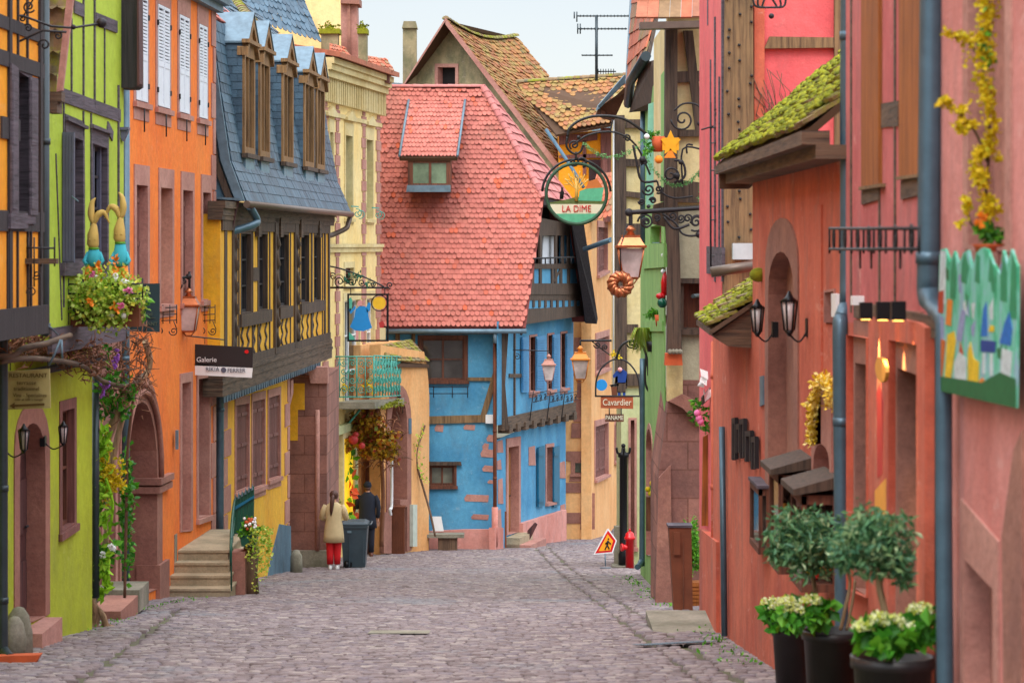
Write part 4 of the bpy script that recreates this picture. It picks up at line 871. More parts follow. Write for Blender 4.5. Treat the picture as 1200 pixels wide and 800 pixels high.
for x0, x1 in dr:                               # five dormers
    a, b = FD.uv(x0, HY)[0], FD.uv(x1, HY)[0]; zt, zb_ = 3.62, 1.62; uc = (a+b)/2
    d = MB().uvp(FD, [(a, zb_), (b, zb_), (b, zt), (uc, zt+.42), (a, zt)], -.9, -.06).build('dormer', M['slatepl'], R)
    f = MB().ring(FD, [(a+.14, zb_+.12), (b-.14, zb_+.12), (b-.14, zt-.25), (a+.14, zt-.25)], [(a, zb_), (b, zb_), (b, zt), (a, zt)], -.08, .02).uvbox(FD, uc-.03, uc+.03, zb_+.1, zt-.2, -.06, 0).uvp(FD, [(a-.06, zt), (b+.06, zt), (uc, zt+.42)], -.06, .04).uvp(FD, [(a-.1, zt-.02), (b+.1, zt-.02), (b+.1, zt+.05), (a-.1, zt+.05)], -.02, .12)
    f.build('dormer_frame', M['dorm'], d); MB().uvbox(FD, a+.13, b-.13, zb_+.1, zt-.24, -.07, -.05).build('pane', M['glass'], d)
    MB().uvbox(FD, a-.08, b+.08, zb_-.08, zb_, -.02, .09).build('dormer_sill', M['timber'], d)
    z = MB()
    for s_ in (-1, 1):
        e0 = a-.07 if s_ < 0 else b+.07; z.extr([FD.pt(e0, zt-.02, .10), FD.pt(uc, zt+.56, .10), FD.pt(uc, zt+.56, -1.1), FD.pt(e0, zt-.02, -1.1)], (0, 0, .035))
    z.build('dormer_roof', M['zinc'], d)
    z = MB()
    for s_ in (-1, 1):
        e0 = a-.06 if s_ < 0 else b+.06; z.extr([FD.pt(e0, zt-.10, .09), FD.pt(uc, zt+.48, .09), FD.pt(uc, zt+.33, .09), FD.pt(e0, zt-.24, .09)], -FD.n*.2)
    z.build('barge_board', M['dorm'], d)
    c_ = MB(); A = FD.pt(a-.02, zb_, -.02); tiles(c_, FD.pt(a-.012, zb_, -.75), FD.pt(a-.012, zb_, -.02), FD.pt(a-.012, zt, -.02), FD.pt(a-.012, zt, -.75), 14, 4, 'square', .008, lift=.01, jit=.001, over=1.1); c_.build('slate_cheek', M['slate'], d)
    MB().uvbox(FD, a+.1, b-.1, zb_-.30, zb_-.08, -.1, .02).build('flashing', M['slatel'], d)
pipe('blue-grey downpipe bent under the slate roof between the orange and yellow houses', smooth([edge(0, 1)+FA.u*.5+V((0, 0, -.1)), P(301, 258, 45.6), P(296, 264, 45.4), P(270, 272, 45), P(261, 276, 44.9), P(258.5, 290, 44.8), P(258, 400, 44.8), P(257.5, 640, 44.8)], 4), .07, M['pipe'], rings=[P(258, 480, 44.8), P(258, 300, 44.8)])
pipe('brown curved downpipe at the far end of the slate roof', smooth([edge(0, 0)+V((0, 0, -.1)), P(408, 262, 60.3), P(405, 268, 60.2), P(390, 275, 60), P(384, 277, 59.8), P(381, 285, 59.8)], 4), .06, M['browngut'])
# steps, rail, gate, planter before the yellow house
R = thing('stone_steps', 'flight of worn grey stone steps with four risers up to the orange house doors', 'steps', (-4.9, 40.5, gz(40)))
for i in range(4):
    z1 = gz(40)+.16*(i+1)-.02; MB().box((-4.95-.02*i+.03, 42.0+.16*i, z1-.4), (1.02-.05*i, 4.0-.34*i, .8)).box((-4.95-.02*i+.03, 42.0+.16*i, z1-.02), (1.06-.05*i, 4.04-.34*i, .035)).build('step', M['step'], R)
MB().box((-5.6, 40.9, gz(41)+.5), (.5, .5, 1.0)).build('side_block', M['greyst'], R)
m = MB()
for (px, Y, t_) in ((271, 40.0, 630), (271.5, 41, 614), (272.5, 42, 600), (274, 43, 590)): m.tube([P(px, 692-(Y-40)*14, Y), P(px, t_, Y)], .014, 5)
m.tube(smooth([P(270.5, 662, 39.9), P(270.5, 632, 40), P(272.5, 602, 41.8), P(275, 586, 43.2)]), .02, 6).tube(smooth([P(270.5, 652, 40), P(273, 622, 41.8), P(275, 606, 43.2)]), .014, 6)
tag(m.build('handrail', M['dgreen']), 'dark green iron handrail beside the stone steps', 'handrail')
R = thing('green_gate', 'dark green plank gate with a zinc edge standing beside the steps', 'gate', P(285, 660, 43.3))
m = MB()
for i in range(6):
    xa = 274+4.0*i; xb = xa+3.8; f_ = lambda x: 587-(x-274)*.62
    m.extr([P(xa-1, 650, 43.3), P(xb-1, 650, 43.3), P(xb, f_(xb)-2, 43.3), P((xa+xb)/2, f_(xa)-6, 43.3), P(xa, f_(xa)-2, 43.3)], (0, .035, 0))
m.build('planks', M['dgreen'], R); MB().extr([P(274, 598, 43.26), P(298, 583, 43.26), P(298, 580, 43.26), P(274, 594, 43.26)], (0, .03, 0)).build('rail', M['teals'], R)
m = MB()
for i in range(6): xa = 275.5+4.0*i; m.extr([P(xa-1.2, 588-(xa-274)*.62, 43.25), P(xa+1.2, 587-(xa-274)*.62, 43.25), P(xa, 579-(xa-274)*.62, 43.25)], (0, .03, 0))
m.build('zinc_points', M['zinc'], R)
tag(MB().box(P(281, 672, 41.1), (.22, .5, .75)).build('side_wall', M['sand']), 'low sandstone block carrying the flower trough beside the steps', 'low wall')
tag(MB().loft([(P(294, 700, 41.2), .14, .14), (P(293, 670, 41.2), .12, .12), (P(295, 640, 41.2), .13, .13)], 9).build('tree_stump', M['darkbark']), 'dark upright tree stump under the hanging ivy by the steps', 'tree stump')
R = thing('flower_trough', 'dark green trough with red and white flowers and long hanging ivy beside the steps', 'planter', P(291, 640, 41))
MB().extr([P(283, 640, 40.9), P(299, 640, 40.9), P(301, 627, 40.9), P(281, 627, 40.9)], (0, .35, 0)).build('trough', M['dgreen'], R)
rg = random.Random(3)
MB().leaves(P(292, 620, 41), (.20, .2, .14), 260, .07, .2, rg, 0, .7).build('foliage', M['leafd'], R)
m = MB()
for i in range(14): m.ball(P(rg.uniform(286, 302), rg.uniform(608, 620), 40.85), .028, 6, 4)
m.build('blossoms', M['terr'], R)
m = MB(); [m.ball(P(rg.uniform(286, 302), rg.uniform(607, 618), 40.82), .025, 6, 4) for i in range(12)]; m.build('white_blossoms', M['white'], R)
m = MB()
for s_ in range(16):
    px = rg.uniform(294, 318); yb = 650+rg.uniform(0, 45) if px < 312 else 640+rg.uniform(0, 30)
    for j in range(26): t_ = j/25; m.leaf(P(px+3*sin(t_*6+s_), 618+(yb-618)*t_, 40.8)+V((rg.gauss(0, .02), rg.gauss(0, .03), 0)), .055, rg, .3, .8)
m.build('hanging_ivy', M['leafl'], R)
tag(MB().loft([((-4.43, 52.6, gz(52.6)-.1), .13, .13), ((-4.43, 52.6, gz(52.6)+.35), .12, .12), ((-4.43, 52.6, gz(52.6)+.47), .05, .05)], 10).build('guard_stone', M['greyst']), 'grey guard stone at the foot of the painted blue plinth', 'guard stone')
# ================================================================ cream house
F5 = Plane(-4.35, 60, -3.43, 66.4, .7)
R = thing('cream_house', 'tall cream house with pinkish stone strips, a heavy bracketed cornice and a turquoise balcony', 'house', (-4.5, 63, gz(63))); H = []
cu = lambda px: F5.uv(px, HY)[0]; cz = lambda z, px: HY-z/F5.D(px)*F_
def cq(x0, x1, z1, z0): return [(x0, cz(z1, x0)), (x1, cz(z1, x1)), (x1, cz(z0, x1)), (x0, cz(z0, x0))]
for x0, x1 in ((404.5, 412.5), (429, 436.5)): opening(R, F5, cq(x0, x1, 2.62, .62), 'dark', M['creamw'], .12, .1, H, top=.3, sill=.15, mat=M['glassg'])
opening(R, F5, cq(386, 390, 2.62, .62), 'dark', M['creamw'], .1, .1, H, top=.3, sill=.15, mat=M['glassg'])
opening(R, F5, cq(404, 414, -.6, -1.0), 'glass', M['creamw'], .12, .1, H, top=.15)
for x0, x1 in ((403, 421), (429, 438)): opening(R, F5, cq(x0, x1, -1.4, -4.0), 'glass', M['creamw'], .12, .1, H, top=.2, panes=(2, 3), framemat=M['white'])
facade(R, F5, wallto_ground(F5, 376, 445.5, [(376, cz(4.2, 376)), (445.5, cz(4.2, 445.5))]), H, M['cream'], depth=6, uv=True)
m = MB()
for px, wd in ((395, .18), (426, .18), (443, .22), (381, .2)):
    for i in range(34):
        z0 = 3.2-.27*i; 
        if z0 < -4: break
        w_ = wd*(1.5 if i % 2 else .8); m.uvbox(F5, cu(px)-w_, cu(px)+w_, z0, z0+.25, -.02, .03)
m.build('stone_strips', M['sandp'], R)
m = MB()
for z0, z1, o in ((-.22, -.02, .08), (-.10, -.02, .14), (3.0, 3.1, .06), (4.02, 4.16, .42), (4.16, 4.3, .5), (3.86, 4.02, .3)): m.uvbox(F5, cu(374), cu(446), z0, z1, -.05, o)
for i in range(34): u = cu(376)+.215*i; m.uvbox(F5, u, u+.1, 3.3, 3.86, -.02, .2)
for px in (386, 408.5, 433): m.uvp(F5, [(cu(px)-.55, 2.98), (cu(px)+.55, 2.98), (cu(px)+.55, 3.06), (cu(px), 3.22), (cu(px)-.55, 3.06)], -.02, .14)
m.build('cornice', M['creamw'], R)
m = MB()
for px in (408.5, 433):
    m.tube(spiral(F5.pt(cu(px)-.15, .72, .25), .12, 1.3), .012, 5).tube(spiral(F5.pt(cu(px)+.2, .72, .25), .12, 1.3, sgn=-1), .012, 5); m.uvbox(F5, cu(px)-.4, cu(px)+.4, .88, .91, .2, .24)
m.build('window_guard', M['turq'], R)
m = MB(); a, b = F5.pt(cu(374), 4.3, .5), F5.pt(cu(446), 4.3, .5); m.extr([a, b, F5.pt(cu(446), 4.9, -3), F5.pt(cu(374), 4.9, -3)], (0, 0, .12)); m.build('roof', M['tiler'], R)
for x0, x1, yb in ((387, 411, 78), (424, 460, 92)):       # parapet pieces with little tiled roofs
    Y = 61 if x0 < 400 else 65.5; d = MB().extr([P(x0+2, yb+2, Y), P(x1-4, yb+5, Y), P(x1-4, yb-12, Y), P(x0+2, yb-14, Y)], (0, 1.2, 0)).build('attic_box', M['shutbr'], R)
    t_ = MB(); tiles(t_, P(x0-1, yb-10, Y-.15), P(x1+3, yb-6, Y-.15), P(x1-8, yb-22, Y+.9), P(x0-1, yb-26, Y+.9), 4, 7, 'round', .03); t_.build('attic_tiles', M['tiler'], d)
d = MB().extr([P(400, 92, 63), P(420, 92, 63), P(417, -30, 63), P(399, -30, 63)], (0, .8, 0)).build('chimney', M['sandp'], R)
MB().extr([P(407, 70, 62.9), P(411, 70, 62.9), P(410, -30, 62.9), P(407, -30, 62.9)], (0, .1, 0)).extr([P(399, 4, 62.8), P(421, 5, 62.8), P(421, -3, 62.8), P(399, -3, 62.8)], (0, 1.1, 0)).build('chimney_groove', M['sand'], d)
for x0, x1 in ((376, 398), (420, 431)):
    c_ = P((x0+x1)/2, 58, 62.4); wd = (x1-x0)*.0185; q_ = MB().box(c_, (wd, .5, .75)).build('small_chimney', M['gable'], R); MB().box(c_+V((0, 0, .42)), (wd*1.25, .65, .12)).leaves(c_+V((0, 0, .55)), (wd*.55, .3, .12), 160, .07, .2, random.Random(2), 0, .9).build('mossy_cap', M['moss'], q_)
R = thing('rear_gable_house', 'plain pale yellow gable wall rising behind the slate roof', 'house', (-4.6, 66, gz(66)))
MB().extr([P(300, 60, 66.5), P(400, 60, 66.5), P(400, -60, 66.5), P(300, -60, 66.5)], (0, 5, 0)).extr([P(300, 300, 67), P(400, 300, 67), P(400, 59, 67), P(300, 59, 67)], (0, 4, 0)).build('wall', M['cream'], R)
m = MB(); tiles(m, P(250, 12, 62), P(378, 52, 62), P(330, -60, 64), P(250, -60, 64), 12, 22, 'round'); m.build('roof', M['slate'], R)
# balcony
R = thing('iron_balcony', 'turquoise wrought iron balcony on a mossy stone slab at the cream house', 'balcony', P(430, 470, 62))
A, B, C = P(388, 466, 61), P(438, 466, 61), P(474, 464, 65.2); A2 = P(385, 470, 66)
MB().extr([P(384, 476, 61)+V((0, 0, .1)), P(439, 476, 61)+V((0, 0, .1)), P(477, 470, 65.2)+V((0, 0, .1)), P(430, 470, 66.5)+V((0, 0, .1))], (0, 0, -.16)).build('slab', M['greyst'], R)
MB().leaves((P(455, 472, 63)), (.45, 1.9, .05), 900, .05, .1, rg, 0, .9).build('moss', M['moss'], R)
def panel(m, a, b, h, n):
    a = V(a); b = V(b); ex = (b-a).normalized(); L = (b-a).length; up = V((0, 0, 1))
    for z_ in (.02, h): m.tube([a+up*z_, b+up*z_], .018, 5)
    m.tube([a+up*h*.93, b+up*h*.93], .01, 5)
    for i in range(n+1):
        c = a+(b-a)*i/n; m.tube([c+up*.02, c+up*h], .014 if i % 3 else .02, 5)
        if i < n:
            c = a+(b-a)*(i+.5)/n
            for k_, z_ in enumerate((.2, .42, .64, .84)): m.tube(spiral(c+up*h*z_, min(L/n*.42, h*.11), 1.4, k_*1.5+i, ex=ex, sgn=1 if (i+k_) % 2 else -1, n=14), .012, 4)
m = MB(); panel(m, A, B, .98, 5); m.build('railing_panel', M['turq'], R); m = MB(); panel(m, B, C, 1.0, 11); m.build('railing_panel', M['turq'], R)
m = MB(); panel(m, A+V((-.25, 4.6, 0)), C+V((-.1, .3, 0)), 1.0, 5); m.build('railing_panel', M['turq'], R)
MB().tube([P(398, 475, 62), P(398, 512, 62)], .03, 5).tube([P(398, 509, 62), P(422, 480, 62)], .03, 5).tube([P(398, 477, 62), P(425, 477, 62)], .03, 5).build('brace', M['turq'], R)
MB().leaves(P(403, 455, 61.8), (.12, .1, .12), 70, .09, rng=rg).leaves(P(433, 452, 62), (.12, .1, .2), 60, .09, rng=rg).build('balcony_plant', M['yel'], R)
# girl sign
R = thing('pictorial_sign', 'framed hanging sign of a figure in a wide blue dress holding up a yellow balloon', 'sign', P(431, 400, 58.5))
Y = 58.5
MB().ring(Front(Y), Front(Y).uvs([(409, 398), (453, 398), (453, 346), (409, 346)]), Front(Y).uvs([(407, 400), (455.5, 400), (455.5, 344), (407, 344)]), -.03, .03).build('frame', M['black2'], R)
fp = lambda nm, mt, *ps, yy=Y: [MB().extr([P(a, b, yy) for a, b in p], (0, .02, 0)).build(nm, mt, R) for p in ps]
sk = paint('sign_blue', (28, 140, 214), .5, 0, .1); skt = paint('sign_teal', (86, 186, 160), .6, 0, .1); skc = paint('sign_cream', (226, 206, 160), .6, 0, .1); skp = paint('sign_pink', (230, 160, 160), .6); sky_ = paint('sign_yellow', (246, 194, 40), .5); skr = paint('sign_red', (190, 50, 50), .6)
fp('dress', sk, [(417, 362), (422, 358), (428, 359), (431, 363), (432, 372), (436, 384), (426, 388), (416, 387), (410, 383), (415, 372)])
fp('sleeve', sk, [(417, 361), (411, 368), (408.5, 363), (410.5, 361), (412, 363), (416, 358)], [(429, 360), (432, 354), (434.5, 356), (433.5, 364), (430, 366)])
fp('bonnet', skp, [(418.5, 358), (419, 353), (423, 351), (425, 354), (424, 359)]); fp('stocking', skp, [(417, 398), (417, 387), (420, 387), (420, 398)], [(423, 398), (423, 388), (426, 388), (426, 398)])
fp('tree', skt, [(409.5, 366), (409, 350), (411, 348), (413, 352), (412, 362)], [(409, 398), (409, 389), (414, 394), (416, 398)]); fp('fence', skc, [(445, 398), (445, 384), (452, 384), (452, 398)])
fp('flower', skr, [(445, 384), (444, 378), (448, 376), (451, 380), (449, 384)])
m = MB().extr([P(444.5, 355, Y)+V((.15*cos(a), 0, .15*sin(a))) for a in [pi*i/9 for i in range(18)]], (0, .02, 0)); m.build('balloon', sky_, R)
MB().tube(circ(P(444.5, 355, Y), .18), .012, 5, True).build('balloon_ring', M['black2'], R)
MB().tube([P(411, 338, Y), P(411, 346, Y)], .012, 5).tube([P(451, 338, Y), P(451, 346, Y)], .012, 5).build('hanger', M['iron'], R)
R = thing('sign_bracket', 'ornate wrought iron bracket with leaves above the framed girl sign', 'sign bracket', P(415, 337, 58.5))
m = MB().tube([P(372, 337, Y), P(456, 337, Y)], .022, 6).tube(smooth([P(380, 311, Y), P(400, 315, Y), P(430, 326, Y), P(450, 336, Y)]), .018, 6).tube(spiral(P(457, 334, Y), .08, 1.3, 3), .016, 5)
for px, py, r_ in ((398, 330, .13), (412, 330, .1), (424, 331, .09), (390, 324, .1), (437, 333, .06)): m.tube(spiral(P(px, py, Y), r_, 1.5, px), .014, 5)
m.build('arm', M['iron'], R); MB().tube(smooth([P(390, 337, Y), P(391, 326, Y), P(397, 321, Y), P(403, 326, Y), P(404, 337, Y)]), .02, 6).build('bow', M['creamw'], R); MB().tube(circ(P(381, 321, Y), .11), .03, 6, True).ball(P(381, 321, Y), .05).build('gilt_rosette', M['ochre'], R)
MB().leaves(P(412, 326, Y), (.35, .05, .12), 60, .1, rng=rg).leaves(P(433, 332, Y), (.15, .05, .08), 24, .1, rng=rg).build('iron_leaves', paint('verdigris', (36, 110, 84), .6), R)
# ground floor below the balcony: shop and vine
for nm, x0, x1, z1, z0, mt, lb, ct in (('shop_window', 399, 411, -4.7, -6.9, glow('lit_yellow', (236, 196, 30), .55), 'lit yellow shop window beside the autumn vine', 'shop window'),):
    R = thing(nm, lb, ct, F5.pt(cu(405), -7)); MB().uvbox(F5, cu(x0), cu(x1), z0, z1, .02, .08).build('lit_panel', mt, R); MB().ring(F5, [(cu(x0), z0), (cu(x1), z0), (cu(x1), z1), (cu(x0), z1)], [(cu(x0)-.15, z0-.3), (cu(x1)+.15, z0-.3), (cu(x1)+.15, z1+.15), (cu(x0)-.15, z1+.15)], 0, .14).build('frame', M['creamw'], R)
    m = MB()
    for i in range(26): m.leaf(F5.pt(rg.uniform(cu(x0), cu(x1)), rg.uniform(z0, z1), .1), .22, rg, 0, .7)
    m.build('paper_leaves', M['leafd'], R); m = MB()
    for i in range(16): m.leaf(F5.pt(rg.uniform(cu(x0), cu(x1)), rg.uniform(z0, z0+1.2), .11), .26, rg, 0, .8)
    m.build('red_leaves', paint('red_orange_leaf', (226, 84, 20), .7), R)
R = thing('shop_front', 'narrow cream shop front with dark door and posts under the balcony', 'shop front', F5.pt(cu(425), gz(64)))
H = []; opening(R, F5, [(416, 500), (424, 500), (424, 650), (416, 652)], 'door', M['creamw'], .12, .2, None, name='doorway', pr=.12, mat=M['darkdoor']); opening(R, F5, [(430, 510), (437, 508), (437, 610), (430, 612)], 'glass', M['sandp'], .12, .2, None, pr=.12)
MB().uvbox(F5, cu(384), cu(446), -4.55, -4.35, 0, .2).uvbox(F5, cu(412), cu(414), -7.3, -4.5, 0, .15).uvbox(F5, cu(426), cu(428), -7.4, -4.5, 0, .15).build('posts', M['palegreen'], R)
R = thing('autumn_vine', 'autumn coloured vine with yellow and red leaves hanging under the balcony', 'vine', P(430, 560, 62.5))
MB().leaves(P(442, 517, 62.5), (.55, .35, .42), 900, .12, .2, rg, .2, .9).leaves(P(425, 498, 62.2), (.5, .3, .35), 300, .12, .3, rg, .2, .9).leaves(P(404, 520, 62), (.35, .25, .2), 260, .12, .2, rg, .2, .9).leaves(P(462, 533, 63), (.25, .2, .2), 160, .1, .2, rg, .2, .9).build('foliage', M['leafa'], R)
m = MB()
for i in range(160): c = P(rg.uniform(400, 474), rg.uniform(480, 550), 62.6); d = V((rg.gauss(0, 1), rg.gauss(0, 1), rg.gauss(0, 1))).normalized()*.28; m.tube([c, c+d*.5+V((0, 0, .03)), c+d], [.014, .01, .005], 4)
m.tube(smooth([P(447, 640, 63), P(449, 580, 63), P(446, 530, 62.8), P(440, 490, 62.6), P(446, 472, 62.6)]), .05, 6); m.build('stems', M['twig'], R)
MB().leaves(P(393, 590, 61.5), (.16, .15, .35), 160, .12, .2, rg, 0, .8).leaves(P(410, 600, 63), (.1, .1, .3), 50, .12, rng=rg).build('green_leaves', M['leafd'], R)
MB().ball(P(414, 515, 61.8), .12).ball(P(417, 509, 61.8), .07).ball(P(424, 522, 61.8), .08).build('hanging_ornament', skr, R)
pipe('thin white downpipe by the brown barrel box', smooth([P(459, 533, 63.2), P(459, 590, 63.2), P(457, 596, 63.1), P(458, 603, 63.2)]), .035, M['white'])
R = thing('wooden_box', 'tall brown slatted box standing before the arch pier', 'box', P(466, 643, 64.2)); c = P(466.5, 645, 64.2); c.z = gz(64.2)
m = MB().box(c+V((0, 0, .58)), (.34, .34, 1.16)); [m.box(c+V((-.15+.06*i, -.18, .58)), (.045, .03, 1.14)) for i in range(6)]; m.build('slats', M['rust'], R); MB().box(c+V((0, 0, 1.18)), (.38, .4, .04)).build('lid', M['rust'], R)
# ================================================================ peach house with arch
F6 = Plane(-3.35, 63.2, -2.15, 66.5)
R = thing('peach_house', 'small peach plaster house with a sandstone arch and a mossy tiled roof edge', 'house', (-2.8, 65, gz(65))); H = []
opening(R, F6, [(457, 505), (476, 505), (476, 646), (457, 650)], 'door', M['sand'], .28, .5, H, name='arched_gateway', arch=462, mat=M['sand'])
ax = F6.uv(446, HY)[0]; bx = F6.uv(502.5, HY)[0]
facade(R, F6, [(ax, gz(64)-.3), (bx, gz(67)-.3), (bx+.04, -4.0), (bx-.02, -3.6), (bx-.12, -3.2), F6.uv(497, 412), (ax, F6.uv(446, 404)[1])], H, M['peach'], depth=2.0, uv=True)
MB().prism(F6, [(450, 648), (459, 648), (459, 600), (450, 600)], 0, .12).prism(F6, [(469, 595), (478, 593), (478, 585), (469, 585)], -.4, .1).build('pier_stones', M['sand'], R)
m = MB(); tiles(m, P(452, 424, 63.4), P(503, 425, 66.4), P(480, 398, 67), P(446, 405, 64), 7, 9, 'round', .03); m.build('roof_tiles', M['tilem'], R)
MB().extr([P(452, 427, 63.4), P(503, 428, 66.4), P(480, 401, 67), P(446, 408, 64)], (0, 0, -.06)).build('roof_boarding', M['tiledark'], R)
MB().prism(F6, [(479.5, 508), (482.5, 508), (482.5, 490), (479.5, 490)], 0, .05).build('number_plate', M['slatepl'], R)
MB().prism(F6, [(484, 640), (489, 640), (489, 591), (484, 591)], 0, .12).build('meter_box', paint('pale_grey_box', (196, 204, 190), .6), R)
R = thing('climbing_rose', 'thin leafy climbing stem on the peach house corner', 'climbing plant', P(510, 628, 65.8))
m = MB().tube(smooth([P(510, 628, 65.6), P(504, 600, 65.6), P(497, 575, 65.8), P(490, 550, 65.7), P(488, 530, 65.7), P(494, 510, 65.9), P(498, 498, 66)]), .028, 6); m.build('stem', M['darkbark'], R)
m = MB()
for i in range(70): t_ = rg.random(); c = P(488+9*abs(t_-.4)*2+rg.gauss(0, 3), 498+t_*70, 65.5); m.leaf(c, .1, rg)
m.build('foliage', M['leafl'], R)
# ================================================================ blue house
FF = Front(67.5); FS = Plane(-.45, 67.5, 1.57, 75.0); FSu = Plane(-.27, 67.3, 1.78, 75.0)
R = thing('blue_house', 'bright blue half-timbered corner house with a huge red tiled roof', 'house', (-1, 70, gz(70))); H = []
opening(R, FF, [(497, 396), (547, 393), (547, 446), (497, 446)][0:0] or [(494, 397), (544, 397), (544, 445), (494, 445)], 'glass', M['brown'], .1, .08, H, panes=(2, 2), mat=glass('dark_reflecting_glass', (70, 66, 62), .06), sill=.1)
opening(R, FF, [(504, 546), (532, 546), (532, 568), (504, 568)], 'glass', M['brown'], .07, .08, H, panes=(2, 1), mat=glass('curtained_glass', (110, 110, 96), .3), sill=.1, top=.12)
pts = [(445, 655), (581, 655), (581, 386), (445, 386)]
facade(R, FF, FF.uvs(pts), H, M['blue'], name='front_wall', uv=True)
MB().prism(FF, [(495, 545), (541, 545), (540, 541), (497, 541)], 0, .1).build('lintel', M['timber'], R)
H = []; sv = lambda a, b: FS.uv(a, b)
opening(R, FS, [(595, 524), (607, 522), (607, 623), (595, 626)], 'door', M['sandp'], .2, .22, H, name='doorway', mat=M['doorw'], top=.25)
opening(R, FS, [(640, 524), (647.5, 523), (647.5, 587), (640, 588)], 'dark', M['sandp'], .1, .1, H, mat=M['shutbr'])
a0 = FS.uv(580, HY)[0]; a1 = FS.uv(663, HY)[0]
facade(R, FS, [(a0-.0, gz(67.5)-.3), (a1, gz(75)-.3), (a1, -4.9), (a0, -5.2)], H, M['blue'], name='side_wall', uv=True, th=.03)
for x0, x1 in ((631.5, 638.5), (649.5, 656)):
    m = MB().prism(FS, [(x0, 594), (x1, 592), (x1, 522), (x0, 524)], .03, .08)
    for yy in (530, 584): m.prism(FS, [(x0+.5, yy+4), (x1-.5, yy+4), (x1-.5, yy), (x0+.5, yy)], .08, .11)
    m.build('shutter', M['teals'], R)
m = MB().prism(FF, [(497, 575), (503, 575), (503, 544), (497, 543)], .02, .12); m.build('shutter', M['teals'], R)
H = []
ws = [(620.5, 628, 395, 458), (641.5, 648, 393, 456), (657, 663.5, 391, 454)]
for x0, x1, y0, y1 in ws: opening(R, FSu, [(x0, y0), (x1, y0-1), (x1, y1-1), (x0, y1)], 'glass', M['sandp'], .06, .1, H, panes=(1, 3), sill=.18, framemat=M['brown'], mat=M['brown'])
b0 = FSu.uv(583.5, HY)[0]; b1 = FSu.uv(672, HY)[0]
facade(R, FSu, [(b0, -4.75), (b1, -5.0), (b1, -2.05), (b0, -2.05)], H, M['blue'], name='upper_side_wall', uv=True, th=.03)
for i, (x0, x1, y0, y1) in enumerate(((612.5, 620, 395, 460), (629, 640, 394, 459), (648.5, 656.5, 392, 457), (664, 671.5, 391, 455))):
    m = MB().prism(FSu, [(x0, y1), (x1, y1-1), (x1, y0-1), (x0, y0)], .03, .07)
    for k_ in range(20): yy = y0+3+(y1-y0-6)*k_/20; m.prism(FSu, [(x0+1, yy+1.8), (x1-1, yy+1.6), (x1-1, yy), (x0+1, yy+.2)], .07, .095)
    m.build('shutter', M['blues'], R)
t = MB(); q = lambda x, y: FF.uv(x, y)
t.bar(FF, q(501, 492), q(572, 490), .2, -.02, .06); t.bar(FF, q(566, 488), q(586, 420), .15, -.02, .05); t.bar(FF, q(548, 444), q(576, 444), .09, -.02, .05); t.bar(FF, q(466, 389), q(466, 440), .12, -.02, .05)
t.bar(FF, q(445, 388), q(583, 388), .14, -.02, .05); t.bar(FF, q(484.5, 390), q(484.5, 455), .1, -.02, .05); t.build('timber_frame', M['timberb'], R)
MB().extr([P(584, 503, 67.3), P(596, 503, 67.3), P(592, 450, 67.3), P(596, 388, 67.3), P(584, 388, 67.3)], (0, .3, 0)).build('corner_post', M['timber'], R)
t = MB(); u_ = lambda a, b: FSu.uv(a, b)
t.bar(FSu, u_(588, 497), u_(672, 478), .34, -.1, .08); 
for i in range(9): px = 592+9.5*i; a = u_(px, 504-(px-588)*.2); t.uvbox(FSu, a[0], a[0]+.35, a[1]-.1, a[1]+.12, -.2, .12)
t.bar(FSu, u_(596, 440), u_(612, 440), .1, -.02, .04); t.bar(FSu, u_(602, 388), u_(602, 495), .08, -.02, .04); t.build('jetty_beam', M['timberh'], R)
# attic storey and open loft under the gable
FG = Plane(.05, 67.0, 2.1, 75.0, .35)
g = lambda a, b: FG.uv(a, b)
t = MB().prism(FG, [(615, 380), (690, 369), (690, 358), (616, 362)], -.01, .14).prism(FG, [(618, 345), (690, 345), (686, 332), (620, 332)], -.01, .14).prism(FG, [(622, 315), (680, 315), (680, 309), (622, 309)], -.01, .12).prism(FG, [(628, 276), (668, 276), (668, 262), (632, 255)], -.01, .1)
for px, ya, yb in ((625, 260, 332), (634, 262, 332), (652, 262, 332), (660, 262, 315), (667, 262, 332), (648, 312, 332), (658, 312, 332)): t.prism(FG, [(px-1.2, yb), (px+1.2, yb), (px+1.2, ya), (px-1.2, ya)], -.01, .1)
t.bar(FG, g(648, 330), g(657, 314), .06, 0, .1)
for i in range(10): px = 619+7.0*i; t.prism(FG, [(px-1, 360), (px+1, 360), (px+1, 350), (px-1, 350)], -.01, .09)
t.prism(FG, [(617, 352), (690, 352), (690, 345), (617, 345)], -.01, .05)
t.build('gable_timbers', M['timber'], R)
MB().prism(FG, [(616, 362), (688, 360), (680, 312), (622, 312)], -.3, 0).prism(FG, [(667, 316), (680, 316), (676, 262), (667, 262)], -.3, 0).build('gable_panels', M['blue'], R)
MB().prism(FG, [(635, 318), (651.5, 318), (651.5, 277), (637, 276)], -.25, -.15).build('curtain', M['curtain'], R)
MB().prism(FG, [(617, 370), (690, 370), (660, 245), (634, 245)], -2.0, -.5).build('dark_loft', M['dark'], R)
m = MB()
for i in range(9): px = 627+6*i; m.tube([FG.hit(px, 309, .3), FG.hit(px, 302, .3)], .02, 5)
m.tube([FG.hit(625, 303, .3), FG.hit(680, 301, .3)], .025, 5).build('loft_rail', M['iron'], R)
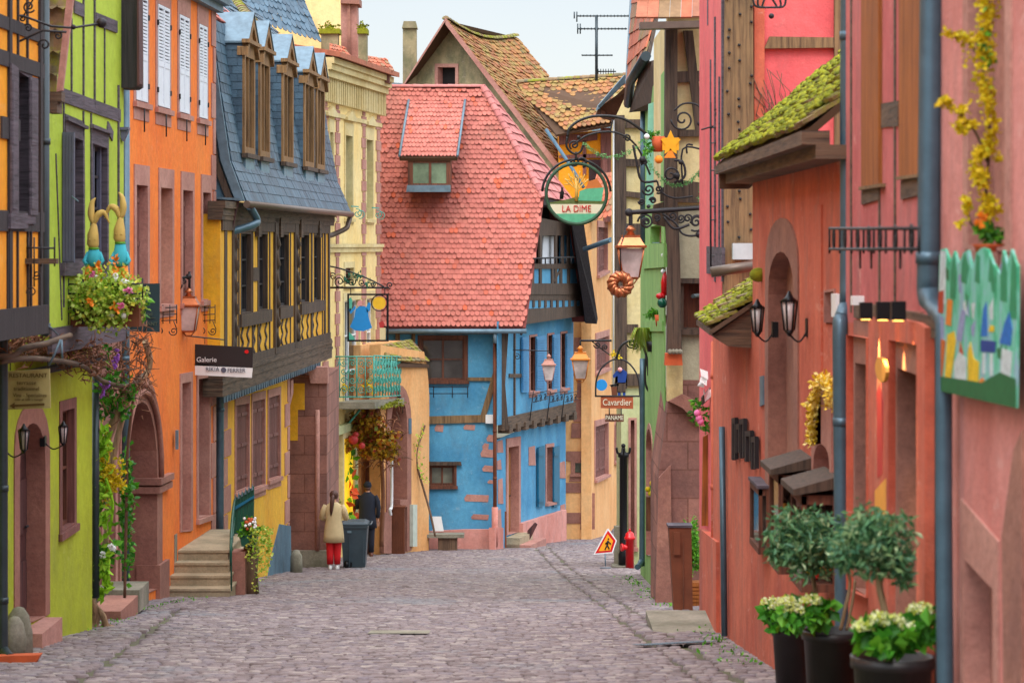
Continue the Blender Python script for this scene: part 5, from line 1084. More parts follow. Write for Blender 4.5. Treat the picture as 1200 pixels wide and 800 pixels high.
# roof
A, B = P(444, 384, 67.0), P(616, 384, 67.0); Rd = P(446, 102, 71.0); Rr = P(566, 102, 71.0); Vf = P(637.5, 232, 69.1); Vb = P(672, 240, 72.9); Eb = P(697, 374, 75.0)
L0 = V(A)+V((-4.0, 0, 0)); R0 = V(Rd)+V((-4.0, 0, 0)); wide = V((B.x+2.2, 67.0, A.z)); wideR = V((Rr.x+3.0, 71.0, Rd.z))
def keep(s, t_):
    p = (V(A)*(1-s)+wide*s)*(1-t_)+(V(Rd)*(1-s)+wideR*s)*t_; px = CX+p.x/p.y*F_; py = HY-p.z/p.y*F_
    xm = 616+(384-py)*(637.5-616)/(384-232) if py > 232 else 637.5-(232-py)*(637.5-566)/(232-102)
    return px < xm-1.5
tb = MB(); tiles(tb, A, wide, wideR, Rd, 48, 48, 'round', .02, keep, .05, sag=.05, jit=.009); tb.build('roof_tiles', M['tile'], R)
und = MB().extr([V(A)+V((-3, 0, 0)), V(B), V(Vf), V(Rr), V(Rd)+V((-3, 0, 0))], (0, .10, -.06)); und.extr([V(Vf), V(Vb), V(Rr)], (0, .05, -.08)).extr([V(Rd)+V((-3, 0, 0)), V(Rr), V(Vb), V(Eb), V((A.x-3, 75, A.z))], (0, -.05, -.08)); und.build('roof_boarding', M['tilebase'], R)
hp = MB(); tiles(hp, Vf, Vb, Rr+V((.05, .1, 0)), Rr, 12, 8, 'square', .02, None, .05, over=1.2)
hp.build('hip_tiles', M['tilep'], R)
m = MB(); ridge(m, Vf, Rr, .12, 18); ridge(m, Rd+V((-3, 0, 0)), Rr, .10, 18); ridge(m, Vb, Rr, .12, 14); m.build('ridge_tiles', M['tilep'], R)
m = MB().extr([V(Vb)+V((0, 0, -.02)), V(Vb)+V((.20, 0, -.1)), V(Eb)+V((.05, 0, .05)), V(Eb)+V((.02, 0, -.1)), V(Eb)+V((-.3, 0, -.08)), V(Vb)+V((-.1, 0, -.4))], (0, -1.2, 0)); m.build('verge_board', M['black'], R)
m = MB().extr([V(Vf), V(Vb), V(Vb)+V((0, 0, -.18)), V(Vf)+V((0, 0, -.18))], (-.3, .05, 0)); m.build('hip_eave', M['black'], R)
m = MB().extr([V(B), V(Vf), V(Vf)+V((-.1, 0, -.2)), V(B)+V((-.1, 0, -.2))], (-.05, .3, 0)); m.build('front_verge', M['timberg'], R)
MB().tube([P(445, 388, 66.9), P(617, 388, 66.9)], .06, 8).tube([P(580, 388, 66.95), P(580, 402, 66.95)], .05, 8).build('gutter', M['zinc'], R)
# dormer
d = MB().extr([P(478, 224, 68.0), P(528, 224, 68.0), P(528, 184, 68.0), P(478, 184, 68.0)], (0, 2.2, 0)).build('dormer', M['brown'], R)
MB().ring(Front(68.0), Front(68).uvs([(484, 215), (523, 215), (523, 191), (484, 191)]), Front(68).uvs([(478, 219), (528, 219), (528, 186), (478, 186)]), -.02, .06).prism(Front(68), [(502.5, 215), (505.5, 215), (505.5, 190), (502.5, 190)], 0, .05).build('dormer_frame', M['brown'], d)
MB().prism(Front(68), [(484, 215), (523, 215), (523, 191), (484, 191)], 0, .02).build('pane', M['glassg'], d)
MB().prism(Front(68), [(476, 225), (528, 225), (528, 217), (477, 217)], 0, .1).build('zinc_sill', M['zinc'], d)
m = MB(); A_, B_, C_, D_ = P(468, 185, 67.85), P(536, 185, 67.85), P(545, 119, 70.75), P(479, 119, 70.75)
tiles(m, A_, B_, C_, D_, 13, 16, 'round', .02, None, .035); m.build('dormer_tiles', M['tile'], d)
MB().extr([A_, B_, C_, D_], (0, .05, -.08)).build('dormer_boarding', M['tiledark'], d)
MB().tube([A_+V((0, -.05, .04)), D_+V((0, -.05, .04))], .035, 5).tube([B_+V((0, -.05, .04)), C_+V((0, -.05, .04))], .035, 5).build('dormer_flashing', M['zinc'], d)
# foot of the house
MB().prism(FF, [(503, 650), (580, 650), (580, 620), (545, 620), (503, 622)], -.02, .1).build('plinth', M['pinkpl'], R)
MB().prism(FS, [(613, 652), (664, 640), (664, 597), (613, 613)], -.02, .14).prism(FS, [(580, 656), (590, 656), (590, 618), (580, 618)], -.02, .14).build('side_plinth', M['pinkpl'], R)
m = MB()
for x0, x1, y0, y1 in ((545, 572, 580, 587), (553, 572, 603, 608), (566, 572, 520, 526), (571, 580, 510, 517), (564, 580, 527, 535), (566, 580, 546, 552), (572, 580, 563, 566), (510, 519, 498, 505), (544, 556, 498, 503)): m.prism(FF, [(x0, y1), (x1, y1+1), (x1+1, y0), (x0+2, y0-1), (x0-1, (y0+y1)/2)], -.02, .012)
m.build('bare_stone_patches', M['sandp'], R)
m = MB()
for x0, x1, y0, y1 in ((583, 590, 515, 530), (583, 588, 538, 550), (584, 590, 560, 590), (584, 588, 596, 618), (620, 628, 522, 545), (656, 663, 540, 560), (657, 663, 590, 600)): m.prism(FS, [(x0, y1), (x1, y1), (x1-1, y0), (x0, y0+2)], -.02, .012)
m.build('bare_brick_patches', M['sandp'], R)
pipe('dark downpipe with a red and pink lower part at the blue house corner', [P(580, 392, 67.2), P(580, 640, 67.2)], .05, M['rust'], rings=[P(580, 505, 67.2), P(580, 560, 67.2)])
tag(MB().tube([P(580, 594, 67.15), P(580, 640, 67.15)], .085, 10).build('pipe_casing', M['pinkpl']), 'pink casing round the foot of the corner downpipe', 'pipe casing')
tag(MB().prism(FF, [(569, 496), (578, 496), (578, 486), (569, 486)], 0, .15).build('junction_box', M['white']), 'white electrical box on the blue house beam', 'electrical box')
m = MB()
for a, b in (((489, 453), (549, 453)), ((489, 461), (549, 461))): m.tube([P(*a, 67.25), P(*b, 67.25)], .012, 4)
for px in (490, 508, 530, 548): m.tube([P(px, 452, 67.25), P(px, 466, 67.25)], .012, 4)
tag(m.build('window_box_holder', M['iron']), 'iron window box holder under the big blue house window', 'balconet')
for i, px in enumerate((620, 640, 657)):
    m = MB(); a = FSu.uv(px, 470); 
    for dz in (0, .22): m.tube([FSu.pt(a[0]-.3, a[1]+dz, .2), FSu.pt(a[0]+1.3, a[1]+dz, .2)], .012, 4)
    for du in (0, .5, 1.0): m.tube(spiral(FSu.pt(a[0]+du, a[1]+.05, .2), .12, 1.4, ex=FSu.u), .012, 4)
    m.tube([FSu.pt(a[0]-.3, a[1]+.3, .2), FSu.pt(a[0]-.3, a[1]-.5, .1)], .014, 4)
    tag(m.build('balconet', M['iron']), 'curled iron balconet under the '+('first', 'second', 'third')[i]+' blue shuttered window of the blue house', 'balconet')
R = thing('door_steps', 'two pale steps at the blue house side door', 'steps', FS.hit(603, 632, .4))
a = FS.uv(592, HY)[0]; b = FS.uv(611, HY)[0]
MB().uvbox(FS, a, b, -9, gz(69)+.14, 0, .7).build('lower_step', M['sandp'], R); MB().uvbox(FS, a, b-.3, -9, gz(69)+.32, 0, .4).build('upper_step', M['step'], R)
tag(MB().box(P(592.5, 620, 67.6)+V((0, 0, 0)), (.05, .05, .95)).build('iron_post', M['rust']), 'rusty iron post beside the blue house steps', 'post')
tag(MB().extr([P(618, 636, 69.4), P(622, 630, 69.4), P(630, 614, 69.4), P(627, 612, 69.4), P(618, 622, 69.4)], (0, .12, 0)).build('wheel_guard', M['darkdoor']), 'dark slanted board leaning on the pink plinth of the blue house', 'board')
R = thing('stone_bench', 'stone slab bench on a block before the blue house', 'bench', P(522, 640, 66.6)); c = P(522, 640, 66.6); c.z = gz(66.6)
MB().box(c+V((0, 0, .40)), (.98, .5, .09)).build('seat', M['greyst'], R); MB().box(c+V((.06, 0, .17)), (.5, .35, .36)).build('leg', M['darkbark'], R)
tag(MB().extr([P(507, 622, 66.7), P(520, 622, 66.7), P(517, 605, 66.7), P(506, 605, 66.7)], (0, .04, 0)).build('leaning_board', M['white']), 'small white board propped on the stone bench', 'board')
m = MB().tube([P(601, 410, 66.6), P(643, 411, 66.6)], .014, 5).tube(spiral(P(606, 418, 66.6), .09, 1.3), .012, 5).tube([P(643, 411, 66.6), P(643, 418, 66.6)], .014, 5)
tag(m.build('lamp_bracket', M['iron']), 'thin iron rod carrying the lantern of the blue house', 'lamp bracket')
lantern('greyish street lantern hanging before the blue shutters', P(643, 414, 66.6), .78, .34, roofmat=M['sandp'])
# ================================================================ gable house behind
R = thing('gable_house', 'old stained gable house with a sagging mossy tiled roof behind the blue house', 'house', (0, 84, gz(84)))
ga, gb, gc = P(522, 24, 82), V((1.39, 80.4, 2.36)), P(441, 150, 84.5)
F8 = Plane(gc.x, gc.y, gb.x, gb.y); H = []
opening(R, F8, [(513.5, 79), (534, 79), (534, 99), (513.5, 99)], 'dark', M['sandp'], .12, .2, H, mat=M['dark'], sill=.05)
apx = F8.uv(522, 26)
facade(R, F8, [F8.uv(441, 156), (F8.uv(441, 0)[0], -4), (F8.uv(655, 0)[0], -4), F8.uv(655, 203), apx], H, M['gable'], uv=True)
rb_ = P(605, 44, 87); back = rb_-ga; cb = gb+V((2.3, 5, -.1))
m = MB(); tiles(m, gb+V((.1, -.1, -.1)), cb+V((.6, .6, -.6)), rb_, ga, 38, 26, 'round', .03, None, .04, sag=.32, jit=.012); m.build('mossy_roof_tiles', M['tileo'], R)
m = MB()
n = 8
for i in range(n):
    s0, s1 = i/n, (i+1)/n; f_ = lambda s, t_: (gb*(1-s)+cb*s)*(1-t_)+(ga*(1-s)+rb_*s)*t_-V((0, 0, .32*sin(pi*s)*t_+.03)); m.add([f_(s0, 0), f_(s1, 0), f_(s1, .5), f_(s0, .5), f_(s1, 1), f_(s0, 1)], [(0, 1, 2, 3), (3, 2, 4, 5)])
m.build('roof_boarding', M['tiledark'], R)
MB().extr([gc, ga, ga+back, gc+back], (-.05, 0, -.1)).build('far_roof_slope', M['tiledark'], R)
m = MB(); pts = [ga+back*t_-V((0, 0, .32*sin(pi*t_)-.05)) for t_ in [i/6 for i in range(7)]]
for a, b in zip(pts, pts[1:]): ridge(m, a, b, .13, 4)
m.build('ridge_tiles', M['tilem'], R)
m = MB().extr([ga+V((0, -.15, .08)), gb+V((.1, -.15, .08)), gb+V((.05, -.15, -.14)), ga+V((0, -.15, -.14))], (0, .15, 0)).extr([ga+V((0, -.15, .06)), gc+V((0, -.15, .04)), gc+V((0, -.15, -.04)), ga+V((0, -.15, -.04))], (0, .15, 0)); m.build('verge', M['sandp'], R)
tag(MB().extr([P(472, 110, 83.5), P(488, 110, 83.5), P(488, 33, 83.5), P(472, 33, 83.5)], (0, .5, 0)).extr([P(471, 33, 83.4), P(489, 33, 83.4), P(487, 25, 83.4), P(473, 25, 83.4)], (0, .7, 0)).build('chimney', M['gable']), 'tall plain rendered chimney left of the old gable', 'chimney')
# small house with yellow wall, top right of centre
R = thing('tiled_house', 'small house with lichen covered tiles over a yellow timbered wall behind the round sign', 'house', (3, 80, gz(80)))
m = MB(); A_, B_, C_, D_ = P(652, 158, 79), P(760, 138, 78), P(760, 88, 81), P(606, 98, 82.2)
tiles(m, P(640, 158, 79), B_, C_, D_, 13, 22, 'round', .03, lambda s, t_: s > .30*(1-t_)-.12, .04, jit=.012); m.build('roof_tiles', M['tileo'], R); MB().extr([A_, B_, C_, D_], (0, .05, -.06)).build('roof_boarding', M['tiledark'], R)
m = MB(); ridge(m, D_+V((0, 0, .03)), C_+V((0, 0, .03)), .13, 16); m.build('ridge_tiles', M['tilem'], R)
MB().extr([P(655, 260, 79.6), P(730, 260, 79.6), P(730, 150, 79.6), P(655, 158, 79.6)], (0, 3, 0)).build('wall', M['amber'], R)
t = MB()
for a in ([(655, 170), (700, 164), (700, 156), (655, 158)], [(683, 205), (687, 205), (687, 165), (683, 165)], [(704, 260), (716, 260), (716, 150), (704, 150)], [(655, 185), (705, 185), (705, 180), (655, 182)]): t.extr([P(x, y, 79.5) for x, y in a], (0, .12, 0))
t.extr([P(706, 260, 79.35), P(712, 260, 79.35), P(712, 186, 79.35), P(706, 186, 79.35)], (0, .1, 0)); t.build('timber_frame', M['shutbr'], R)
MB().extr([P(690, 215, 79.52), P(704, 215, 79.52), P(704, 187, 79.52), P(690, 187, 79.52)], (0, .05, 0)).build('window', M['glass'], R)
MB().tube([P(640, 152, 78.9), P(667, 192, 78.3), P(684, 220, 78)], .06, 6).build('valley_gutter', M['slatepl'], R)
# ================================================================ peach house at the end of the street
FQ = Front(76.0); FR = Plane(2.38, 76, 3.45, 84)
R = thing('quoined_house', 'peach plaster house with large sandstone corner quoins at the end of the street', 'house', (3, 79, gz(79))); H = []
opening(R, FQ, [(674, 542), (683, 542), (683, 554), (674, 554)], 'dark', M['sand'], .13, .2, H, mat=M['glassg'], sill=.1)
facade(R, FQ, FQ.uvs([(630, 650), (693, 650), (693, 246), (630, 246)]), H, M['peach'], name='front_wall', depth=3, uv=True)
H = []
for (x0, x1, y0, y1) in ((697, 712, 500, 561), (698, 713, 398, 436), (700, 711, 266, 322)): opening(R, FR, [(x0, y0), (x1, y0-(5 if y0 > 300 else -1)), (x1, y1-6), (x0, y1)], 'shut', M['sandp'], .15, .1, H, mat=M['shutbr'], top=.2)
opening(R, FR, [(720, 500), (725, 500), (725, 540), (720, 540)], 'dark', M['sandp'], .1, .1, H, arch=490, pointed=True)
r0 = FR.uv(693, HY)[0]; r1 = FR.uv(760, HY)[0]
facade(R, FR, [(r0, -9.2), (r1, -9.2), (r1, 1.0), (r0, 1.0)], H, M['peach'], name='side_wall', uv=True)
m = MB()
for (x0, y0, x1, y1) in ((672, 395, 693, 440), (676, 441, 693, 466), (672, 467, 693, 494), (669, 495, 693, 513), (682, 514, 693, 527), (663, 528, 693, 540), (667, 556, 693, 564), (662, 565, 693, 577), (680, 577, 697, 620), (662, 600, 682, 613)): m.prism(FQ, [(x0, y1), (x1, y1), (x1-.0, y0+.5), (x0+1, y0+.5)], -.02, .03)
for i in range(8): m.prism(FQ, [(684, 265+16*i+15), (693, 265+16*i+15), (693, 265+16*i), (684, 265+16*i)], -.02, .03)
m.build('corner_quoins', M['sand'], R)
m = MB(); tiles(m, P(690, 262, 75.5), P(735, 250, 75.0), P(735, 200, 77), P(700, 205, 77), 8, 8, 'round', .03); m.build('roof_tiles', M['tiler'], R)
MB().extr([P(640, 252, 75.9), P(703, 252, 75.9), P(700, 236, 75.9), P(640, 236, 75.9)], (0, .5, 0)).build('eave_board', M['timber'], R)
pipe('short blue-grey gutter pipe sloping from the quoined house', [P(685, 292, 70.5), P(716, 281, 69)], .07, M['pipe'])
# aerial
R = thing('television_aerial', 'tall television aerial on a mast against the pale sky', 'aerial', P(699, 92, 78))
MB().tube([P(699, 95, 78), P(699, 18, 78)], .045, 6).build('mast', M['darkpipe'], R)
def aer(yy, x0, x1, st, up):
    m = MB().tube([P(x0, yy, 78), P(x1, yy, 78)], .022, 4)
    x = x0
    while x < x1: m.tube([P(x, yy-up, 77.8), P(x, yy+up, 78.2)], .012, 4); x += st
    return m
aer(19, 676, 737, 4, 1.2).build('antenna', M['darkpipe'], R); aer(34, 677, 735, 4, 1.2).build('antenna', M['darkpipe'], R); aer(65, 682, 718, 5, .8).build('antenna', M['darkpipe'], R); aer(84, 701, 722, 3, 3).build('antenna', M['darkpipe'], R)
MB().tube([P(676, 14, 78), P(676, 26, 78)], .02, 4).tube([P(673, 22, 78), P(673, 14, 78)], .02, 4).tube([P(677, 28, 78), P(677, 40, 78)], .02, 4).tube([P(680, 28, 78), P(680, 40, 78)], .02, 4).build('reflector', M['darkpipe'], R)
rg = random.Random(21); M['eave'] = wood('brown_eave_board', (112, 86, 66), (62, 46, 38), 'h'); M['meter'] = paint('off_white_plastic', (190, 200, 204), .6)
# ================================================================ dusty pink house, nearest right
G0 = Plane(2.30, 8, 2.15, 13.1, .4)
R = thing('dusty_pink_house', 'dusty pink plaster house at the right edge with a sandstone window', 'house', (3, 11, gz(11))); H = []
opening(R, G0, [(1133, 655), (1166, 690), (1166, 850), (1133, 820)], 'dark', M['sandp'], .10, .06, H, arch=None, mat=M['sand'], top=.28, sill=.12)
opening(R, G0, [(1137, -30), (1180, -60), (1180, 290), (1137, 287)], 'dark', M['sandp'], .12, .06, H, mat=M['sandp'], top=.2, sill=.02)
v0 = G0.L
facade(R, G0, [(0, -4), (v0, -4), (v0, 6), (0, 6)], H, M['pinknear'], uv=True, depth=5)
MB().uvp(G0, [(G0.uv(1206, 0)[0], -4), (G0.uv(1190, 0)[0], -4), (G0.uv(1182, 0)[0], -1.3), (G0.uv(1196, 0)[0], -.9), (G0.uv(1206, 0)[0], -.8)], -.02, .08).build('stone_buttress', M['sand'], R)
# yellow forsythia in the niche
R = thing('forsythia', 'yellow blossoming branches climbing the pink wall at the upper right', 'flowering shrub', P(1155, 285, 11.6))
m = MB()
for px, py, rx, rz, n in ((1158, 20, .07, .14, 170), (1152, 60, .09, .13, 190), (1157, 110, .06, .14, 150), (1160, 160, .05, .14, 130), (1150, 205, .06, .12, 150), (1158, 240, .05, .12, 120), (1134, 45, .05, .03, 40), (1115, 40, .04, .02, 26), (1125, 128, .05, .03, 50), (1108, 118, .05, .025, 44), (1136, 150, .05, .04, 50), (1124, 148, .05, .02, 30), (1134, 240, .03, .07, 50), (1127, 262, .03, .02, 20), (1150, 180, .06, .06, 60)):
    m.leaves(P(px, py, 11.75), (rx, .08, rz), int(n*1.6), .026, .1, rg, 0, .9)
m.build('blossom', M['yel'], R); m = MB()
for pts in ([(1160, 280), (1155, 230), (1160, 160), (1152, 90), (1160, 20), (1150, -20)], [(1157, 190), (1140, 150), (1105, 115)], [(1150, 70), (1130, 45), (1105, 35)], [(1155, 275), (1138, 262), (1130, 235)]): m.tube(smooth([P(a, b, 11.8) for a, b in pts]), .007, 5)
m.build('stem', M['darkbark'], R); MB().leaves(P(1158, 275, 11.7), (.06, .06, .05), 120, .05, .1, rg).leaves(P(1160, 40, 11.7), (.05, .05, .5), 40, .04, .1, rg).build('foliage', M['leafg'], R)
MB().leaves(P(1151, 255, 11.6), .025, 20, .03, .1, rg, 0, 1).build('orange_flower', M['orangef'], R)
MB().loft([(P(1158, 300, 11.6), .05, .05), (P(1158, 289, 11.6), .065, .065), (P(1158, 286, 11.6), .075, .075)], 12).build('flower_pot', M['terr'], R)
# painted panel
G1 = Plane(2.07, 12.75, 2.13, 11.25, .45)
R = thing('jagged_painting', 'painted plank panel with jagged top in green and blue hanging on the pink wall', 'painting', P(1145, 465, 12))
PMINT, nt_, b_ = newmat('brushed_mint_paint')
nt_.links.new(ramp(nt_, noise(nt_, 6, (1.4, 1.4, .5), 6, .7), [(.30, srgb((24, 124, 80))), (.42, srgb((60, 168, 128))), (.52, srgb((110, 190, 166))), (.62, srgb((140, 170, 190))), (.72, srgb((50, 150, 130)))]), b_.inputs['Base Color']); b_.inputs['Roughness'].default_value = .55
def gp(nm, mt, pts, o0=.03, o1=.035): return MB().prism(G1, pts, o0, o1).build(nm, mt, R)
top = [(1101, 300), (1103, 292), (1107, 291), (1110, 299), (1113, 308), (1118, 294), (1123, 310), (1129, 296), (1134, 293), (1139, 316), (1144, 296), (1151, 290), (1157, 292), (1163, 308), (1172, 322), (1175, 293), (1180, 310), (1185, 292), (1189, 306), (1192, 312)]
for i, (x0, x1) in enumerate(((1097, 1192),)): gp('planks', PMINT, [(1097, 457), (1190, 478)]+list(reversed(top)), 0, .03)
cA = {'g': paint('meadow_green', (36, 140, 96), .6, 0, .3, 14), 'd': paint('deep_green', (24, 104, 60), .6, 0, .3, 14), 'b': paint('strong_blue', (20, 110, 196), .6, 0, .4, 25), 'n': paint('navy_blue', (14, 60, 140), .5), 'y': paint('bright_yellow', (236, 196, 40), .6, 0, .4, 25), 'o': paint('bright_orange', (236, 136, 40), .6, 0, .35, 25), 'r': paint('brick_red', (180, 60, 40), .5), 'v': paint('lilac', (150, 156, 196), .6, 0, .35, 25), 'w': paint('off_white', (206, 216, 218), .6, 0, .4, 25), 't': paint('rust_paint', (190, 96, 40), .6)}
gp('grass', cA['d'], [(1097, 457), (1190, 478), (1190, 444), (1172, 436), (1150, 448), (1125, 444), (1097, 440)])
for nm, k_, pts in (('fir', 'g', [(1113, 350), (1119, 350), (1121, 318), (1118, 296), (1114, 318)]), ('fir', 'g', [(1126, 330), (1132, 332), (1135, 312), (1131, 296), (1127, 308)]), ('fir', 'g', [(1142, 330), (1148, 332), (1148, 300), (1144, 298)]), ('fir', 'g', [(1172, 352), (1180, 354), (1180, 318), (1176, 296), (1172, 325)]), ('fir', 'g', [(1182, 372), (1191, 374), (1191, 312), (1186, 296)]), ('fir', 'g', [(1158, 330), (1166, 332), (1164, 312), (1160, 300)]),
    ('post', 'w', [(1100, 355), (1108, 356), (1108, 294), (1102, 294)]), ('stripe', 'r', [(1099, 366), (1105, 367), (1106, 340), (1100, 342)]), ('stripe', 'v', [(1099, 404), (1105, 404), (1106, 372), (1100, 368)]), ('stripe', 't', [(1098, 440), (1104, 442), (1108, 400), (1103, 396)]), ('stripe', 'o', [(1108, 380), (1114, 382), (1116, 352), (1110, 350)]), ('blob', 'y', [(1107, 442), (1114, 446), (1120, 400), (1118, 388), (1110, 392)]), ('stripe', 'v', [(1120, 398), (1127, 400), (1132, 365), (1127, 362)]), ('blob', 'w', [(1118, 452), (1132, 456), (1132, 420), (1124, 412), (1118, 424)]), ('stripe', 'r', [(1122, 430), (1130, 444), (1128, 412), (1125, 400)]), ('blob', 'y', [(1134, 458), (1146, 461), (1147, 424), (1141, 420), (1137, 400), (1134, 412)]), ('egg', 'o', [(1146, 462), (1154, 463), (1156, 450), (1151, 442), (1147, 446)]),
    ('triangle', 'b', [(1149, 394), (1157, 394), (1156, 353), (1152, 362)]), ('dress', 'n', [(1149, 412), (1166, 413), (1167, 400), (1149, 398)]), ('sleeve', 'b', [(1171, 402), (1184, 405), (1186, 386), (1183, 364), (1177, 378)]), ('apron', 'w', [(1172, 440), (1184, 442), (1186, 412), (1174, 408)]), ('face', 'y', [(1158, 388), (1164, 389), (1165, 382), (1160, 381)]), ('legs', 'w', [(1151, 438), (1154, 438), (1154, 414), (1151, 414)]), ('legs', 'w', [(1160, 440), (1163, 440), (1163, 415), (1160, 414)])):
    gp(nm, cA[k_], pts, .03, .034+.001*rg.random())
for i in range(16):
    x0 = rg.uniform(1108, 1184); y0 = rg.uniform(322, 440); gp('brush_stroke', cA[rg.choice('gvwgd')], [(x0, y0), (x0+rg.uniform(1.5, 4), y0+2), (x0+rg.uniform(1, 5), y0-rg.uniform(10, 26)), (x0-1, y0-rg.uniform(8, 20))], .03, .0325+.0005*rg.random())
# ================================================================ coral shop house (near part with pipes)
G2 = Plane(2.15, 13.1, 2.40, 18.7, .4)
R = thing('rose_timbered_house', 'rose and coral house with ochre shutters above and two sandstone doorways below', 'house', (3, 16, gz(16))); H = []
opening(R, G2, [(1004, 425), (1021, 428), (1021, 700), (1004, 690)], 'door', M['sand'], .12, .22, H, name='doorway', top=.30, mat=M['darkdoor'])
opening(R, G2, [(1054, 431), (1080, 440), (1080, 760), (1054, 730)], 'door', M['sand'], .10, .3, H, name='doorway', top=.34, mat=M['darkdoor'])
w0 = 0; w1 = G2.L
facade(R, G2, [(w0, -4), (w1, -4), (w1, -.58), (w0, -.40)], H, M['coral'], uv=True, depth=5, name='lower_wall')
facade(R, G2, [(w0, -.40), (w1, -.58), (w1, 6), (w0, 6)], [], M['pinkup'], uv=True, depth=5, name='upper_wall')
m = MB(); cz2 = lambda z, px: HY-z/G2.D(px)*F_
tp_ = [(985, 372), (1010, 371), (1040, 372), (1066, 378), (1085, 387), (1099, 397)]
top_uv = [G2.uv(a, b, .09) for a, b in tp_]
H2 = []
for quad in ([(1000, 392), (1024, 396), (1024, 700), (1000, 690)], [(1051, 398), (1085, 404), (1085, 760), (1051, 730)]): H2.append(G2.uvs(quad))
top_uv = top_uv[1:]; m.wall(Plane(2.15-.05, 13.1, 2.40-.05, 18.7), [(-.10, -4), (top_uv[0][0], -4)]+[(max(a, -.10), b) for a, b in top_uv], H2, .05); m.build('thick_lower_skin', M['coral'], R, weld=True)
t = MB()
t.prism(G2, [(1000, 372), (1100, 398), (1100, 372), (1000, 352)], -.02, .05)
for px in (996, 1029, 1047): t.prism(G2, [(px, 366), (px+1.6, 366), (px+1.6, -30), (px, -30)], -.02, .012)
for quad in ([(1009, 240), (1029, 234), (1029, 218), (1009, 222)], [(1055, 234), (1078, 228), (1078, 206), (1055, 212)], [(1030, 150), (1052, 148), (1052, 118), (1030, 122)]): t.prism(G2, quad, -.02, .02)
t.build('timber_frame', M['timberh'], R)
for x0, x1, yb in ((1009, 1029, 218), (1053, 1078, 206)):
    s = MB().prism(G2, [(x0, yb), (x1-4, yb-1), (x1-4, -40), (x0, -40)], 0, .03).prism(G2, [(x1-4, yb), (x1, yb-1), (x1, -40), (x1-4, -40)], 0, .06); s.build('shutter', M['ochre'], R)
    MB().prism(G2, [(x0-3, yb+5), (x1+2, yb+1), (x1+2, yb-3), (x0-3, yb+1)], 0, .09).build('sill', M['timberb'], R)
m = MB(); Y = 15.5                                # iron window guard
for yy in (268, 292): m.tube([G2.hit(972, yy, .25), G2.hit(1077, yy, .25)], .010, 5)
for px in (972, 984, 998, 1012, 1024, 1038, 1060, 1077): m.tube([G2.hit(px, 266, .25), G2.hit(px, 297, .25)], .007, 5)
for px in (977, 990, 1005, 1018, 1031, 1049, 1068): m.tube(circ(G2.hit(px, 280, .25), .065, ex=G2.u), .007, 5, True).tube(spiral(G2.hit(px, 280, .25), .05, 1.3, ex=G2.u), .005, 4)
for px in (1008, 1021, 1055): m.tube([G2.hit(px, 292, .25), G2.hit(px, 314, .2)], .007, 4)
tag(m.build('window_guard', M['iron']), 'ornate iron window guard with circles crossing the rose wall', 'balconet')
for i, px in enumerate((1014.5, 1034.5, 1052.5)):
    R2 = thing('spotlight', ('first', 'middle', 'last')[i]+' of three small black spotlights above the coral doorways, from the left', 'spotlight', G2.hit(px, 365, .12), 'three spotlights over the coral doorways')
    c = G2.hit(px, 364, .13); MB().box(c, (.075, .075, .10), math.atan2(G2.u.y, G2.u.x)).build('housing', M['black2'], R2); MB().box(c-V((0, 0, .052)), (.05, .05, .004)).build('lens', glow('spot_lens', (255, 190, 90), 6), R2)
    l = bpy.data.lights.new('spot_lamp', 'SPOT'); l.energy = 45.0; l.color = (1, .62, .22); l.spot_size = radians(46); l.spot_blend = .6; l.shadow_soft_size = .02
    lo = bpy.data.objects.new('spot_lamp', l); COL.objects.link(lo); lo.location = c-V((0, 0, .07)); lo.rotation_euler = (0, radians(-14), 0)
tag(MB().box(G2.hit(1005, 352, .04), (.08, .09, .06)).build('junction_box', M['white']), 'small white electrical box beside the spotlights', 'electrical box')
R2 = thing('painted_strip', 'tall narrow painted board with an orange round head between the two sandstone doorways', 'painting', G2.hit(1033, 600, .1))
MB().prism(G2, [(1024, 612), (1040, 618), (1040, 440), (1024, 440)], .09, .12).build('board', M['sandp'], R2); c = G2.hit(1031.5, 433, .125); ob = paint('orange_board', (240, 170, 70), .6, 0, .2)
MB().extr([c+G2.u*(.30*cos(a))+V((0, 0, .07*sin(a))) for a in [pi*i/9 for i in range(18)]], G2.n*-.02).prism(G2, [(1025, 610), (1038, 614), (1038, 560), (1025, 575)], .11, .127).build('orange_shape', ob, R2)
MB().prism(G2, [(1028, 560), (1034, 555), (1035, 470), (1031, 448), (1027, 460)], .11, .129).build('red_shape', skr, R2)
# pipes
pipe('long blue-grey drainpipe on the coral house, jogging beside the shop windows', smooth([P(994.5, -60, 18.3), P(993.5, 100, 18.3), P(993, 340, 18.3), P(990, 362, 18.2), P(986, 374, 18.15), P(984.5, 395, 18.1), P(986, 560, 18.1), P(987, 700, 18.1), P(988, 840, 18.1)], 4), .055, M['pipe'], rings=[P(994, 42, 18.3), P(986, 494, 18.1)])
pipe('thick blue-grey drainpipe at the boundary of the pink houses, upper part with a funnel joint', smooth([P(1092, -60, 12.9), P(1090, 100, 12.9), P(1088, 300, 12.9), P(1088, 345, 12.9), P(1095, 362, 12.7), P(1104, 372, 12.45), P(1106, 400, 12.4), P(1106, 600, 12.4), P(1108, 840, 12.4)], 4), [.058]*14+[.042]*19, M['pipe'], rings=[P(1088, 302, 12.9)])
